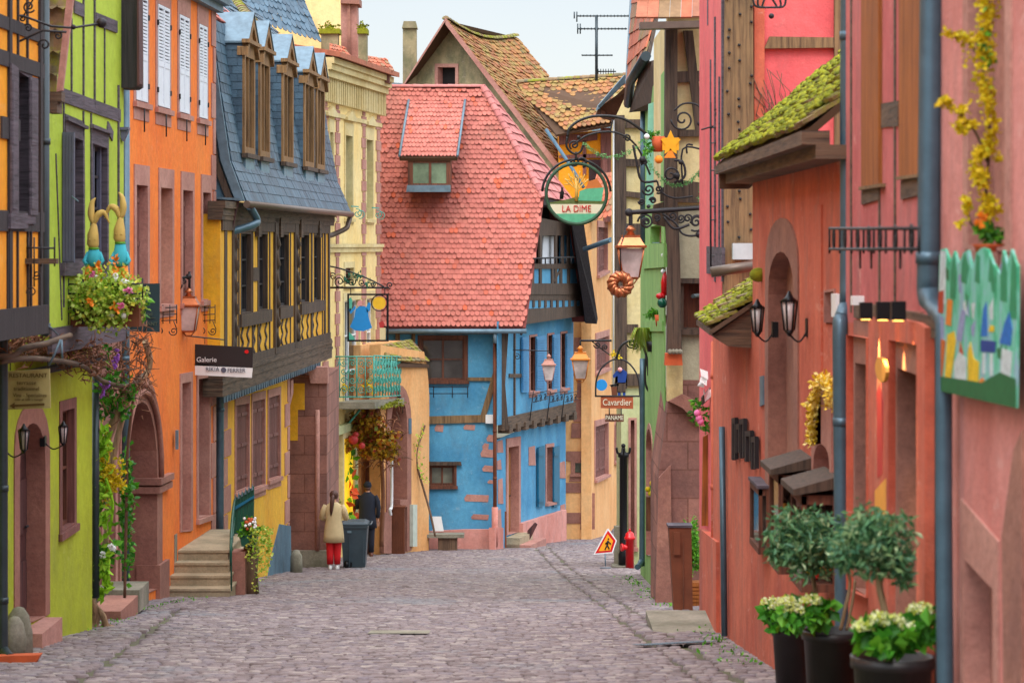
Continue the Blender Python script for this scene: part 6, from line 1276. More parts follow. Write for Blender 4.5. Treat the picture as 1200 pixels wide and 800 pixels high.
# potted trees and hydrangeas
def potted(label, px, pyr, Y, rt, rb_, h):
    c = P(px, pyr, Y); z = gz(Y); R = thing('potted_plant', label, 'potted plant', (c.x, Y, z), 'black pots with plants along the coral wall')
    MB().lathe((c.x, Y, 0), [(rb_, z), (rt*.97, c.z-.06), (rt*1.05, c.z-.055), (rt*1.06, c.z), (rt*.95, c.z), (rt*.93, c.z-.05), (.01, c.z-.05)], 28).build('pot', M['pot'], R); return R, c
R, c = potted('olive tree on a thin pale stem in the widest, nearest black pot', 1046, 768, 12.8, .200, .145, 1)
MB().tube(smooth([c+V((-.02, 0, -.05)), P(1037, 720, 12.8), P(1031, 690, 12.8), P(1029, 672, 12.8), P(1022, 640, 12.8)]), [.022]*6+[.018]*15, 8).tube([P(1029, 690, 12.8), P(1040, 660, 12.8)], .010, 6).tube([P(1028, 670, 12.8), P(1005, 640, 12.8)], .010, 6).build('trunk', M['bark'], R)
MB().leaves(P(1022, 634, 12.8), (.205, .18, .175), 1900, .052, .25, rg, 0, .38).leaves(P(1050, 660, 12.8), (.08, .1, .1), 260, .05, .25, rg, 0, .38).leaves(P(1060, 680, 12.8), (.05, .06, .06), 110, .05, .25, rg, 0, .38).leaves(P(990, 655, 12.8), (.08, .1, .1), 240, .05, .25, rg, 0, .38).build('foliage', M['leafo'], R)
def hydr(R, Y, blooms, gr, n=160):
    m = MB()
    for px, py, r_ in blooms:
        for i in range(150):
            d = V((rg.gauss(0, 1), rg.gauss(0, 1), rg.gauss(0, .7))).normalized(); m.leaf(P(px, py, Y)+V((d.x, d.y, abs(d.z)*.75))*r_, .022, rg, 0, 1)
    m.build('hydrangea_blooms', M['hyd'], R); m = MB()
    for px, py, rx, rz, k_ in gr: m.leaves(P(px, py, Y+.02), (rx, .15, rz), k_, .085, .2, rg, 0, .75)
    m.build('foliage', M['leafg'], R)
hydr(R, 12.66, ((1012, 735, .045), (1044, 730, .06), (1060, 735, .055), (1078, 716, .055), (1030, 727, .05)), ((1045, 748, .165, .07, 200), (1022, 748, .08, .08, 60), (1080, 728, .07, .05, 50), (1090, 742, .05, .04, 24)))
R, c = potted('bushy olive tree with pale blossoms on two thin stems in the middle black pot', 975, 738, 16.6, .188, .14, 1)
m = MB().tube(smooth([P(985, 738, 16.6), P(992, 700, 16.6), P(958, 650, 16.4), P(950, 620, 16.4)][0:1]+[P(990, 715, 16.6), P(996, 680, 16.6), P(985, 650, 16.5)]), .012, 6).tube(smooth([P(992, 738, 16.6), P(999, 705, 16.6), P(1002, 680, 16.6)]), .010, 6).tube(smooth([P(962, 738, 16.6), P(956, 695, 16.6), P(950, 660, 16.6), P(944, 630, 16.6)]), .016, 6); m.build('trunk', M['bark'], R)
MB().leaves(P(945, 634, 16.5), (.26, .2, .22), 1700, .065, .25, rg, 0, .38).leaves(P(914, 645, 16.5), (.09, .1, .14), 260, .05, .25, rg, 0, .38).leaves(P(965, 655, 16.5), (.12, .12, .14), 300, .05, .25, rg, 0, .38).build('foliage', M['leafo'], R)
hydr(R, 16.36, ((950, 706, .065), (930, 716, .06), (922, 706, .055)), ((945, 722, .16, .09, 200), (960, 712, .08, .06, 60)))
R, c = potted('slim black pot with a yellow-green hydrangea, farthest of the pots', 928, 735, 19.4, .15, .11, 1)
hydr(R, 19.3, ((904, 708, .075), (912, 712, .06)), ((918, 722, .14, .08, 120), (908, 725, .07, .07, 60)))
# ================================================================ coral shop house with mossy roof
G3 = Plane(2.40, 18.7, 2.40, 30.8, .5)
R = thing('coral_house', 'coral red plaster shop house with a mossy tiled roof and a tall sandstone arch', 'house', (3.2, 24, gz(24))); H = []
opening(R, G3, [(934, 365), (901, 365), (901, 700), (934, 720)][0:0] or [(902, 345), (932, 345), (932, 640), (902, 632)], 'dark', M['sand'], .30, .10, H, name='arched_opening', arch=292, mat=M['sand'])
opening(R, G3, [(955, 548), (974, 545), (974, 590), (955, 590)], 'dark', M['sandp'], .12, .25, H, arch=512, mat=M['ochre'], top=.5)
opening(R, G3, [(966, 344), (980, 341), (980, 385), (966, 390)][0:0] or [(968, 343), (979, 341), (979, 378), (968, 378)], 'dark', M['sandp'], .02, .08, H, mat=M['shutbr'], sill=0)
x25 = G3.uv(882, HY)[0]; xe = G3.uv(835, HY)[0]
def outl(): return [(0, -4.3), (x25, gz(25.5)-.3), (x25, .66), (0, .72)]
facade(R, G3, outl(), H, M['coral'], uv=True, depth=5)
MB().wall(G3, [(x25, gz(25.5)-.3), (xe, gz(31)-.3), (xe, -.75), (x25, -.7)], [], .3).uvbox(G3, x25, xe-.1, gz(31), -.8, -4, -.35).build('far_wall', M['coral'], R, weld=True)
q = MB()
for i in range(9): z0 = -.2-.46*i
MB().prism(G3, [(945, 240), (962, 240), (962, 520), (945, 520)], .0, .03).build('stone_pilaster', M['coral'], R)
# roof
e0, e1 = V((2.10, 18.3, .80)), V((2.08, 26.0, .80)); r1, r0 = V((4.4, 26.0, 2.75)), V((4.4, 18.3, 2.78))
m = MB(); tiles(m, e1, e0, r0, r1, 22, 40, 'round', .03, None, .04, jit=.01); m.build('roof_tiles', M['tilem'], R)
m = MB()
for i in range(5200):
    s, t_ = rg.random(), rg.random()**1.1; p = (e1*(1-s)+e0*s)*(1-t_)+(r1*(1-s)+r0*s)*t_
    if sin(p.y*3.1+p.x*2)+sin(p.y*7.3-p.x*5)+.8*sin(p.x*11+p.y) < -.35: continue
    r_ = rg.uniform(.02, .05); b = p+V((-.03, 0, .05)); m.loft([(b, r_, r_), (b+V((0, 0, r_*.5)), r_*.8, r_*.8), (b+V((0, 0, r_*.8)), r_*.2, r_*.2)], 5)
m.build('moss', M['moss'], R)
MB().extr([e1, e0, r0, r1], (0, 0, -.07)).build('roof_boarding', M['tiledark'], R)
m = MB().extr([V((2.06, 18.2, .80)), V((2.06, 26.05, .78)), V((2.06, 26.05, .70)), V((2.06, 18.2, .70))], (.2, 0, 0)).extr([V((2.16, 18.2, .70)), V((2.16, 26.0, .70)), V((2.16, 26.0, .60)), V((2.16, 18.2, .60))], (.25, 0, 0))
m.extr([V((2.1, 26.02, .76)), V((4.4, 26.02, 2.7)), V((4.4, 26.02, 2.45)), V((2.4, 26.02, .55)), V((2.1, 26.02, .55))], (0, -.12, 0)); m.build('eave_boards', M['eave'], R)
# lower mossy roof at the far side
e0, e1 = V((1.98, 25.6, -.87)), V((2.06, 28.6, -.86)); r0, r1 = V((2.46, 25.6, -.55)), V((2.75, 28.6, -.40))
m = MB(); tiles(m, e1, e0, r0, r1, 6, 16, 'round', .03, None, .04, jit=.012); m.build('lower_roof_tiles', M['tilem'], R)
m = MB()
for i in range(1500):
    s, t_ = rg.random(), rg.random(); p = (e1*(1-s)+e0*s)*(1-t_)+(r1*(1-s)+r0*s)*t_
    if sin(p.y*4.1+p.x*9)+sin(p.y*9.3) < -.2: continue
    r_ = rg.uniform(.015, .04); b = p+V((-.02, 0, .05)); m.loft([(b, r_, r_), (b+V((0, 0, r_*.5)), r_*.8, r_*.8), (b+V((0, 0, r_*.8)), r_*.2, r_*.2)], 5)
m.build('moss', M['moss'], R)
MB().extr([e1, e0, r0, r1], (0, 0, -.05)).extr([V((2.02, 25.66, -.92)), V((2.16, 25.66, -1.03)), V((2.40, 25.66, -1.05)), V((2.42, 25.66, -.64))], (.06, 2.85, 0)).build('lower_roof_boarding', M['eave'], R)
tag(MB().ball(P(889, 322, 24.6), (.09, .09, .07)).build('moss_stone', M['moss']), 'round mossy stone at the top of the lower mossy roof', 'stone')
coach('black wall lantern left of the sandstone arch, hanging under the lower mossy roof', G3, 887.5, 373, .34, .16, 'pair of lanterns on the coral wall'); coach('black wall lantern right in front of the sandstone arch', G3, 925, 368, .36, .16, 'pair of lanterns on the coral wall')
pipe('coral painted pipe at the far corner of the coral house', [P(838, 400, 30.6), P(838, 740, 30.6)], .05, M['coral'], rings=[P(838, 440, 30.6), P(838, 570, 30.6)])
pipe('thin grey pipe running down the coral wall to the pavement', [P(846, 500, 28.7), P(849, 745, 28.3)], .035, M['pipe'])
# carved letters
R = thing('wall_letters', 'dark metal raised letters fixed edge-on to the coral wall', 'sign', G3.hit(870, 520, .05))
for (x0, x1, y0, y1) in ((857, 861, 490, 538), (861.5, 866, 497, 530), (866, 871, 491, 536), (872.5, 879, 505, 540), (879.5, 884.5, 512, 549)):
    m = MB().prism(G3, [(x0, y1), (x0+1.5, y1+1), (x0+1.5, y0), (x0, y0+1)], .03, .10); m.prism(G3, [(x0, y0+6), (x1, y0+6), (x1, y0-1), (x0, y0)], .03, .10).prism(G3, [(x1-1.2, y1), (x1, y1), (x1, y0), (x1-1.2, y0)], .03, .11); m.build('letter', M['iron'], R)
tag(MB().prism(G3, [(890, 476), (894, 474), (894, 440), (890, 441)], .0, .03).build('thermometer', M['zinc']), 'narrow metal thermometer plate on the coral wall', 'thermometer')
# display cases
mg, nt_, b_ = newmat('clear_case_glass'); b_.inputs['Transmission Weight'].default_value = 1; b_.inputs['Roughness'].default_value = .02; b_.inputs['Base Color'].default_value = (.9, .95, .95, 1); b_.inputs['IOR'].default_value = 1.05; M['lampg2'] = mg
def case(label, D0, D1, off, z0, z1, roofed):
    x1 = 2.40; x0 = x1-off; R = thing('display_case', label, 'display case', (x0, D0, z0)); xc = (x0+x1)/2; Dm = (D0+D1)/2; m = MB(); t = .035
    for x in (x0+t/2, x1-t/2):
        for y in (D0+t/2, D1-t/2): m.box((x, y, (z0+z1)/2), (t, t, z1-z0))
    m.box((xc, Dm, z0+.02), (off, D1-D0, .05)).box((xc, Dm, z1-.03), (off, D1-D0, .07)).box((x1-.012, Dm, (z0+z1)/2), (.02, D1-D0-.07, z1-z0-.08)).box((xc, D1-.012, (z0+z1)/2), (off-.07, .02, z1-z0-.08)); m.build('case', M['brown'], R)
    MB().box((xc, D0+.02, (z0+z1)/2), (off-.07, .006, z1-z0-.12)).build('end_pane', M['lampg2'], R); MB().box((x0+.02, Dm, (z0+z1)/2), (.006, D1-D0-.07, z1-z0-.12)).build('side_pane', M['lampg2'], R)
    if roofed:
        a, b = z1+.01, z1+.10; X0 = x0-.07
        MB().add([(X0, D0-.06, a), (x1, D0-.06, a+.05), (x1, D1+.06, a+.05), (X0, D1+.06, a), (X0, D0-.06, a+.045), (x1, D0-.06, b+.05), (x1, D1+.06, b+.05), (X0, D1+.06, a+.045)], [(0, 1, 5, 4), (1, 2, 6, 5), (2, 3, 7, 6), (3, 0, 4, 7), (0, 3, 2, 1), (4, 5, 6, 7)]).build('canopy', M['timber'], R)
    else: MB().box((xc, Dm, z1+.015), (off+.03, D1-D0+.04, .03)).build('canopy', M['timberg'], R)
    return R, x0, x1
R, x0, x1 = case('dark framed notice case with a slanted grey top on the coral wall', 23.8, 24.7, .105, -2.88, -2.28, False)
MB().box((2.385, 24.25, -2.58), (.006, .75, .48)).build('notices', M['curtain'], R)
for lb, D0, z0, z1 in (('roofed wooden shop case of red and gold ornaments left of the drainpipe', 20.5, -2.64, -1.86), ('roofed wooden shop case of ornaments partly behind the drainpipe', 18.85, -2.56, -1.86)):
    R, x0, x1 = case(lb, D0, D0+.75, .265, z0, z1, True); m = MB(); m2 = MB(); m3 = MB()
    for i in range(46): (m, m2, m3)[i % 3].ball((rg.uniform(x0+.06, x1-.05), rg.uniform(D0+.08, D0+.6), rg.uniform(z0+.08, z1-.22)), rg.uniform(.018, .035), 7, 5)
    m.build('red_ornaments', M['red'], R); m2.build('gold_ornaments', M['yel'], R); m3.build('orange_ornaments', M['orangef'], R)
m = MB(); pts = [(950, 517), (951, 495), (954, 470), (958, 452), (964, 444), (970, 448), (974, 460), (975, 474)]
for p in smooth([G3.hit(a, b, .06) for a, b in pts], 9): m.leaves(p, (.05, .12, .045), 16, .045, .1, rg, 0, .6)
tag(m.build('garland', island('gold_foil', [(0, (200, 150, 10)), (.5, (244, 206, 40)), (1, (255, 236, 150))], .35, 5, .1, bumpd=0)), 'gold tinsel garland over the small arch on the coral wall', 'garland')
tag(MB().box(G3.hit(980, 358, .03), (.04, .28, .17)).build('house_plate', M['white']), 'small white plate on the coral wall behind the drainpipe', 'plate')
# ================================================================ bright pink timbered house
FPk = Front(29.8); GP = Plane(2.44, 29.8, 2.52, 34.2, .4)
R = thing('bright_pink_house', 'bright pink timbered house with a thick studded oak corner post', 'house', (4, 32, gz(32)))
facade(R, FPk, FPk.uvs([(847, 760), (1040, 760), (1040, -120), (847, -120)]), [], M['hotpink'], name='front_wall', depth=4, uv=True)
facade(R, GP, [(0, -5.2), (4.3, -5.5), (4.3, 4), (0, 4)], [], M['hotpink'], name='side_wall', uv=True, th=.03)
c = MB().extr([P(849, 350, 29.5), P(884, 350, 29.5), P(883, 100, 29.5), P(882, -80, 29.5), P(850, -80, 29.5), P(848, 150, 29.5)], (0, .35, 0)).build('corner_post', M['timberb'], R)
m = MB()
for i in range(34): m.ball(P(853+rg.choice((0, 13, 26))+rg.uniform(-1, 2), -10+i*9, 29.48), .018, 6, 4)
m.build('studs', M['iron'], c)
MB().extr([P(884, 330, 29.7), P(896, 330, 29.7), P(896, -80, 29.7), P(884, -80, 29.7)], (0, .15, 0)).build('pilaster', M['coral'], R)
t = MB().extr([P(896, 57, 29.72), P(977.5, 56, 29.72), P(977.5, 44, 29.72), P(902, 43, 29.72)], (0, .1, 0)).extr([P(978, 200, 29.72), P(988, 200, 29.72), P(988, -80, 29.72), P(978, -80, 29.72)], (0, .1, 0)); t.build('timber_frame', M['timberb'], R)
t = MB()
for i, (px, a, b) in enumerate(((823, -60, 330), (827.5, 30, 300), (832, 70, 320), (837, 20, 330), (842, 90, 310), (829, -60, 30), (845.5, -60, 330))): t.prism(GP, [(px-.5, b), (px+.5, b), (px+.5, a), (px-.5, a)], -.02, .03)
t.prism(GP, [(823, 320), (846, 322), (846, 290), (823, 288)], -.02, .04); t.build('side_timbers', M['timberg'], R)
m = MB()
for px in (833, 845): m.tube([P(px, 120, 31), P(px, 318, 30.6)], .010, 4)
for yy in (150, 168, 200, 242, 258, 300): m.tube([P(833, yy, 31), P(849, yy-2, 30.6)], .008, 4)
m.tube([P(836, 148, 30.9), P(822, 152, 31)], .01, 4).tube(spiral(P(842, 133, 30.8), .06, 1.4), .01, 4)
tag(m.build('iron_ladder', M['iron']), 'rusty vertical iron bars on the pink timbered side wall', 'iron bars')
m = MB(); 
for k_ in range(22):
    x0 = rg.uniform(905, 940); y0 = rg.uniform(80, 150); m.tube([P(x0, y0+60, 29.7), P(x0-8+rg.gauss(0, 5), y0+25, 29.68), P(x0-16+rg.gauss(0, 6), y0, 29.7)], .005, 3)
tag(m.build('bare_vine', M['darkbark']), 'bare thin creeper stems on the bright pink wall', 'creeper')
pipe('purple grey horizontal waste pipe below the oak post', [P(833, 319, 28.8), P(892, 310, 28.8)], .06, M['browngut'])
tag(MB().extr([P(859, 304, 29.3), P(882, 304, 29.3), P(882, 285, 29.3), P(859, 285, 29.3)], (0, .15, 0)).build('utility_box', M['meter']), 'white utility box at the foot of the oak post', 'electrical box')
m = MB()
for px in (882, 888, 896, 905, 914, 921): m.tube(smooth([P(903, 9, 27), P((px+903)/2+(-6 if px < 903 else 6), 8, 27), P(px, -2, 27), P(px, -14, 27)]), .012, 5)
m.ball(P(904, 19, 27), .03); tag(m.build('lantern_bracket', M['iron']), 'bottom of a black iron lantern bracket hanging at the top edge', 'lamp bracket')
# lower coral ramp wall and wood board
tag(MB().wall(Plane(2.36, 29.6, 2.40, 32.8), [(0, -5), (3.2, -5.3), (3.2, -3.65), (0, -3.45)], [], .3).build('ramp_wall', M['coral'], weld=True), 'low coral wall continuing beyond the coral house corner', 'low wall')
tag(MB().extr([P(822.5, 616, 32.3), P(836, 616, 32.3), P(836, 505, 32.3), P(824, 512, 32.3)], (0, .08, 0)).build('wooden_board', M['ochre']), 'upright varnished wooden board above the low coral wall', 'board')
R = thing('flower_tub', 'pink and white flowers in a wall pot beside the wooden board', 'planter', P(826, 500, 32))
MB().leaves(P(822, 485, 32), (.14, .12, .22), 120, .08, .2, rg).build('foliage', M['leafg'], R); m = MB(); [m.ball(P(a, b, 31.8), .045, 7, 5) for a, b in ((817, 484), (821, 494), (819, 490))]; m.build('pink_flowers', M['pinkf'], R)
m = MB(); [m.leaf(P(a, b, 31.8), .18, rg, 0, .6) for a, b in ((826, 447), (828, 452), (824, 456), (830, 445), (827, 460), (831, 455))]; m.build('white_flowers', M['white'], R); MB().extr([P(823, 475, 31.9), P(836, 462, 31.9), P(836, 450, 31.9), P(822, 466, 31.9)], (0, .1, 0)).build('wooden_rest', M['timber'], R)
# ================================================================ oak post house with grey render
FO = Front(38.0); GO = Plane(2.28, 38.0, 2.55, 50.0, .5)
R = thing('jettied_oak_house', 'jettied cream and grey house with a massive oak bracket post over a sandstone base', 'house', (3.5, 40, gz(40))); H = []
opening(R, FO, [(801, 332), (822, 332), (822, 384), (801, 384)], 'dark', M['timber'], .06, .15, H, mat=M['brown'], sill=.04)
facade(R, FO, FO.uvs([(795, 445), (850, 445), (850, 240), (795, 240)]), H, M['greypl'], name='grey_wall', depth=3, uv=True)
facade(R, FO, FO.uvs([(782, 240), (850, 240), (850, 20), (782, 20)]), [], M['creamw'], name='upper_wall', depth=4, uv=True)
MB().wall(Front(37.985), FO.uvs([(782, 470), (800, 470), (800, 425), (782, 425)]), [], .3).build('cream_patch', M['creamw'], R, weld=True)
MB().wall(FO, FO.uvs([(771, 720), (850, 720), (850, 445), (800, 445), (800, 462), (784, 462), (771, 560)]), [], 2).build('sandstone_base', M['sandb'], R, weld=True)
MB().prism(FO, [(768, 720), (788, 720), (786, 545), (772, 560)], 0, .14).prism(FO, [(784, 470), (800, 478), (822, 500), (826, 475), (800, 462)], 0, .16).build('base_buttress', M['sand'], R)
MB().extr([P(782, 418, 37.7), P(799, 418, 37.7), P(797, 300, 37.7), P(794, 230, 37.7), P(794, 30, 37.7), P(780, 30, 37.7), P(779, 240, 37.7), P(783, 300, 37.7)], (0, .3, 0)).build('oak_post', M['timber'], R)
t = MB()
for pts in ([(794, 97), (822, 95), (822, 83), (794, 84)], [(794, 160), (822, 160), (822, 152), (794, 152)], [(774, 236), (822, 238), (822, 214), (790, 210), (774, 222)], [(816, 160), (826, 160), (812, 36), (801, 36)], [(763, 262), (780, 266), (792, 245), (792, 232), (766, 240)], [(795, 332), (822, 332), (822, 326), (795, 326)]): t.prism(FO, pts, -.02, .1)
t.build('timber_frame', M['timber'], R)
m = MB().tube(smooth([P(826, 350, 37.8), P(822, 346, 37.6), P(812, 347, 37.2)]), .03, 6).tube([P(826, 350, 37.8), P(826, 380, 37.8)], .03, 6); tag(m.build('vent_pipe', M['darkpipe']), 'small dark bent pipe in front of the brown window', 'pipe')
m = MB(); tiles(m, P(745, 26, 37.0), P(850, 25, 37.0), P(850, -70, 38.6), P(752, -60, 38.6), 4, 8, 'square', .03, None, .05); m.build('roof_tiles', M['tiler'], R)
MB().extr([P(750, 34, 36.95), P(826, 32, 36.95), P(826, 24, 36.95), P(750, 26, 36.95)], (0, .3, 0)).build('eave_gutter', M['browngut'], R)
tag(MB().extr([P(779, 428, 37.4), P(800, 428, 37.4), P(799, 414, 37.4), P(780, 414, 37.4)], (0, .22, 0)).build('brick_corbel', M['terr']), 'small orange brick shelf under the oak post with stones on it', 'shelf')
m = MB(); [m.ball(P(a, 412, 37.35), .04, 6, 4) for a in (785, 789, 793, 797)]; tag(m.build('pebbles', M['greyst'])if False else m.build('stone_row', M['greyst']), 'row of small stones lying on the brick shelf', 'stones')
# green house
R = thing('green_house', 'pale green house with pointed sandstone niches between the oak post and the cream house', 'house', (3, 44, gz(44))); H = []
a = GO.uv(778.5, HY)[0]; b = GO.uv(750.5, HY)[0]
for (x0, x1, ys_, yb, ap) in ((758, 764.5, 525, 650, 494), (773, 778, 560, 690, 508)): opening(R, GO, [(x0, ys_), (x1, ys_), (x1, yb), (x0, yb)], 'dark', M['sandp'], .10, .2, H, arch=ap, pointed=True, mat=M['sand'], name='niche')
opening(R, GO, [(766, 300), (776, 296), (776, 250), (766, 262)][::-1][0:0] or [(763, 266), (776, 262), (776, 284), (763, 284)], 'dark', M['green'], .05, .1, H, mat=M['sandp'], sill=0)
facade(R, GO, [(a, gz(38)-.3), (b, gz(50)-.3), (b, 2.8), (a, 2.6)], H, M['green'], uv=True, th=.02)
t = MB().prism(GO, [(753, 315), (778, 313), (778, 285), (753, 287)], -.02, .06).prism(GO, [(753, 388), (776, 388), (776, 376), (753, 376)], -.02, .05); t.build('panel_band', M['green'], R)
FG2 = Front(49); t = MB()
m = MB(); A_, B_, C_, D_ = P(737, 95, 50), P(757, 70, 44), P(778, -30, 45), P(745, -30, 52)
tiles(m, A_, B_, C_, D_, 7, 7, 'square', .03); m.build('roof_tiles', M['tiler'], R)
MB().extr([A_, B_, C_, D_], (.05, 0, -.08)).build('roof_boarding', M['timber'], R)
MB().extr([P(733, 98, 50), P(742, 96, 50), P(748, -30, 52), P(740, -30, 52)], (0, .2, 0)).build('verge_flashing', M['zinc'], R)
MB().extr([P(737, 132, 49.5), P(758, 130, 47), P(774, 115, 43), P(768, 70, 42.5), P(752, 75, 46)], (.4, 0, .05)).build('soffit', M['timber'], R)
MB().tube([P(736, 122, 49), P(739, 95, 47.6), P(757, 66, 43.5)], .09, 8).build('gutter', M['darkpipe'], R)
MB().extr([P(757, 240, 42.5), P(766, 240, 42.5), P(766, 120, 42.5), P(760, 122, 42.5)], (0, .1, 0)).extr([P(767, 230, 42.2), P(774, 230, 42.2), P(774, 140, 42.2), P(768, 135, 42.2)], (0, .1, 0)).build('green_shutter', paint('mint_shutter', (150, 206, 186), .5), R)
pipe('blue green drainpipe between the cream and the green house', [P(754.5, 130, 48.4), P(754.5, 285, 48.4)], .07, M['pipe'])
pipe('lower blue grey drainpipe standing behind the fire hydrant', smooth([P(753, 420, 48.6), P(752.5, 640, 48.6), P(751, 658, 48.5), P(747, 664, 48.2)]), .055, M['pipe'])
# cream end house
FC = Front(56.0)
R = thing('cream_timbered_house', 'narrow cream timbered house front with a tall brown post above the black lamp post', 'house', (3, 57, gz(57))); H = []
opening(R, FC, [(739, 492), (743.5, 492), (743.5, 640), (739, 640)], 'dark', M['sandp'], .05, .1, H, mat=M['sand'])
facade(R, FC, FC.uvs([(728, 680), (756, 680), (756, 455), (728, 455)]), H, M['palegreen'], name='lower_wall', depth=3, uv=True)
facade(R, FC, FC.uvs([(719, 455), (756, 455), (756, 110), (719, 110)]), [], M['creamw'], name='upper_wall', depth=1.6, uv=True)
t = MB()
for pts in ([(721, 455), (735, 455), (734, 200), (732, 135), (720, 135)], [(733, 150), (754, 150), (754, 140), (733, 140)], [(733, 195), (754, 195), (754, 187), (733, 186)], [(733, 230), (754, 233), (754, 226), (733, 224)], [(720, 278), (752, 280), (752, 262), (720, 262)], [(735, 390), (748, 390), (748, 380), (735, 380)], [(720, 452), (752, 452), (752, 438), (722, 438)]): t.prism(FC, pts, -.02, .1)
t.build('timber_frame', M['timber'], R)
MB().extr([P(699, 133, 55), P(720, 140, 55), P(735, 108, 54), P(748, 82, 53), P(740, 95, 53.4), P(722, 112, 54), P(702, 126, 55)], (0, 1.0, 0)).build('eave_board', M['brown'], R)
MB().extr([P(699, 130, 54.9), P(703, 127, 54.9), P(735, 95, 53.6), P(732, 88, 53.6), P(701, 124, 54.9)], (0, .6, .03)).build('eave_flashing', M['zinc'], R)
MB().tube([P(719, 140, 55.8), P(719, 455, 55.8)], .016, 5).build('cable_duct', M['white'], R)
# wrought iron sign brackets on the right
def iron(name, label, cat, Y, tubes, spirals=(), balls=(), mat=None):
    m = MB()
    for pts, r_ in tubes: m.tube(smooth(pxl(pts, Y), 4), r_, 6)
    for px, py, r_, t_ in spirals: m.tube(spiral(P(px, py, Y), r_, 1.5, t_, sgn=1 if int(px) % 2 else -1), .016, 5)
    for px, py, r_ in balls: m.ball(P(px, py, Y), r_)
    return tag(m.build(name, mat or M['iron']), label, cat)
iron('lamp_bracket', 'large ornate black iron arm holding the copper lantern on the right', 'lamp bracket', 37.2, [([(737, 249), (770, 247), (829, 243)], .035), ([(739, 249), (739, 268)], .03), ([(776, 250), (792, 262), (800, 274), (815, 276), (826, 268), (830, 250)], .016), ([(778, 254), (790, 268), (808, 263)], .02)], [(757, 260, .12, 0), (757, 260, .08, 2), (816, 260, .14, 1), (816, 260, .09, 3), (806, 256, .07, 2), (788, 253, .07, 0), (798, 256, .06, 1), (770, 255, .05, 1)], [(737, 249, .06), (819, 275, .05), (760, 242, .03)])
lantern('large copper street lantern hanging from the ornate arm on the right', P(739, 262, 37.2), .88, .40)
m = MB()
for i in range(12):
    a = 2*pi*i/12; c = P(727, 333, 37.0); pts = [c+V((cos(a+t_*.9)*(.055+.125*t_), -.06*sin(pi*t_), sin(a+t_*.9)*(.055+.125*t_))) for t_ in (0, .33, .66, 1)]; m.tube(pts, [.03, .045, .045, .03], 7)
R = thing('ring_cake_sign', 'glazed brown ring cake shape hanging beside the right copper lantern', 'sign', P(727, 333, 37)); m.build('ring_cake', M['copper'], R)
m = MB(); c = P(727, 333, 37.0); m.tube(circ(c, .12), .07, 8, True); m.build('ring_body', paint('glazed_brown', (180, 84, 34), .3, 0, .4, 20), R); MB().tube([P(727, 318, 37), P(727, 290, 37), P(735, 262, 37.1)], .008, 4).build('hanger', M['iron'], R)
# round sign
Y = 41.0; R = thing('round_sign', 'round hanging sign with a golden tree over green hills and the words LA DIME', 'sign', P(675, 262, Y))
c = P(675.5, 227, Y)
MB().tube(circ(c, .485, n=40), .028, 8, True).build('rim', paint('mossy_green_rim', (64, 96, 76), .6, .3, .4, 12), R)
MB().tube([c+V((.55*cos(a), .02, .55*sin(a))) for a in [pi*(.02+.96*i/24) for i in range(25)]], .02, 6).tube(spiral(P(672, 190, Y), .09, 1.2), .02, 5).tube(spiral(P(681, 190, Y), .09, 1.2, sgn=-1), .02, 5).build('outer_hoop', M['iron'], R)
def disc(zlo, zhi, r_=.47):
    pts = []; ang = [pi*i/40*2 for i in range(40)]
    for a in ang:
        x, z = r_*cos(a), r_*sin(a)
        if zlo <= z <= zhi: pts.append((x, z))
    xl = sqrt_(r_, zlo); xh = sqrt_(r_, zhi)
    poly = [(-xl, zlo)]+sorted([p for p in pts if p[0] < 0], key=lambda p: p[1])+[(-xh, zhi), (xh, zhi)]+sorted([p for p in pts if p[0] >= 0], key=lambda p: -p[1])+[(xl, zlo)]
    out = []
    for p in poly:
        if not out or (abs(p[0]-out[-1][0])+abs(p[1]-out[-1][1])) > 1e-3: out.append(p)
    return out
def sqrt_(r_, z): return math.sqrt(max(0.0001, r_*r_-z*z))
sg = {'g': paint('sign_sea_green', (98, 190, 150), .6, 0, .25, 12), 'd': paint('sign_moss', (104, 118, 60), .7, 0, .4, 12), 'c': paint('sign_ivory', (232, 222, 196), .6, 0, .1), 'o': paint('sign_orange_roof', (214, 120, 56), .6, 0, .2), 't': paint('sign_gold_tree', (226, 180, 90), .5, 0, .2)}
f_ = lambda nm, mt, poly, dy: MB().extr([c+V((x, dy, z)) for x, z in poly], (0, .015, 0)).build(nm, mt, R)
f_('lower_field', sg['g'], disc(-.469, -.32), 0); f_('name_band', sg['c'], disc(-.32, -.165), .002); f_('hill_band', sg['d'], [(-.44, -.165), (.44, -.165), (.44, -.12), (0, -.05), (-.15, -.09), (-.3, -.12), (-.42, -.14)], 0)
f_('green_hill', sg['g'], [(.03, -.11), (.40, -.12), (.44, .1), (.15, .08), (.05, .04)], -.004); f_('painted_roof', sg['o'], [(.14, .08), (.42, .10), (.33, .24), (.20, .20)], -.006)
m = MB().tube([c+V((0, -.01, -.12)), c+V((.0, -.01, .05)), c+V((-.01, -.01, .25))], [.03, .025, .015], 6)
for a in (.5, .9, 1.3, 1.8, 2.2, 2.6): m.tube(smooth([c+V((0, -.01, .02+a*.02)), c+V((.12*cos(a), -.01, .08+.14*sin(a))), c+V((.22*cos(a), -.01, .10+.27*sin(a)))], 3), .012, 5).tube([c+V((.12*cos(a), -.01, .08+.14*sin(a))), c+V((.2*cos(a+.3), -.01, .1+.2*sin(a+.3)))], .008, 4)
m.build('gold_tree', sg['t'], R); MB().loft([(c+V((-.24, -.01, -.09)), .03, .01), (c+V((-.23, -.01, .02)), .035, .01), (c+V((-.23, -.01, .06)), .015, .01), (c+V((-.23, -.01, .10)), .02, .01)], 8).build('small_figure', M['dark'], R)
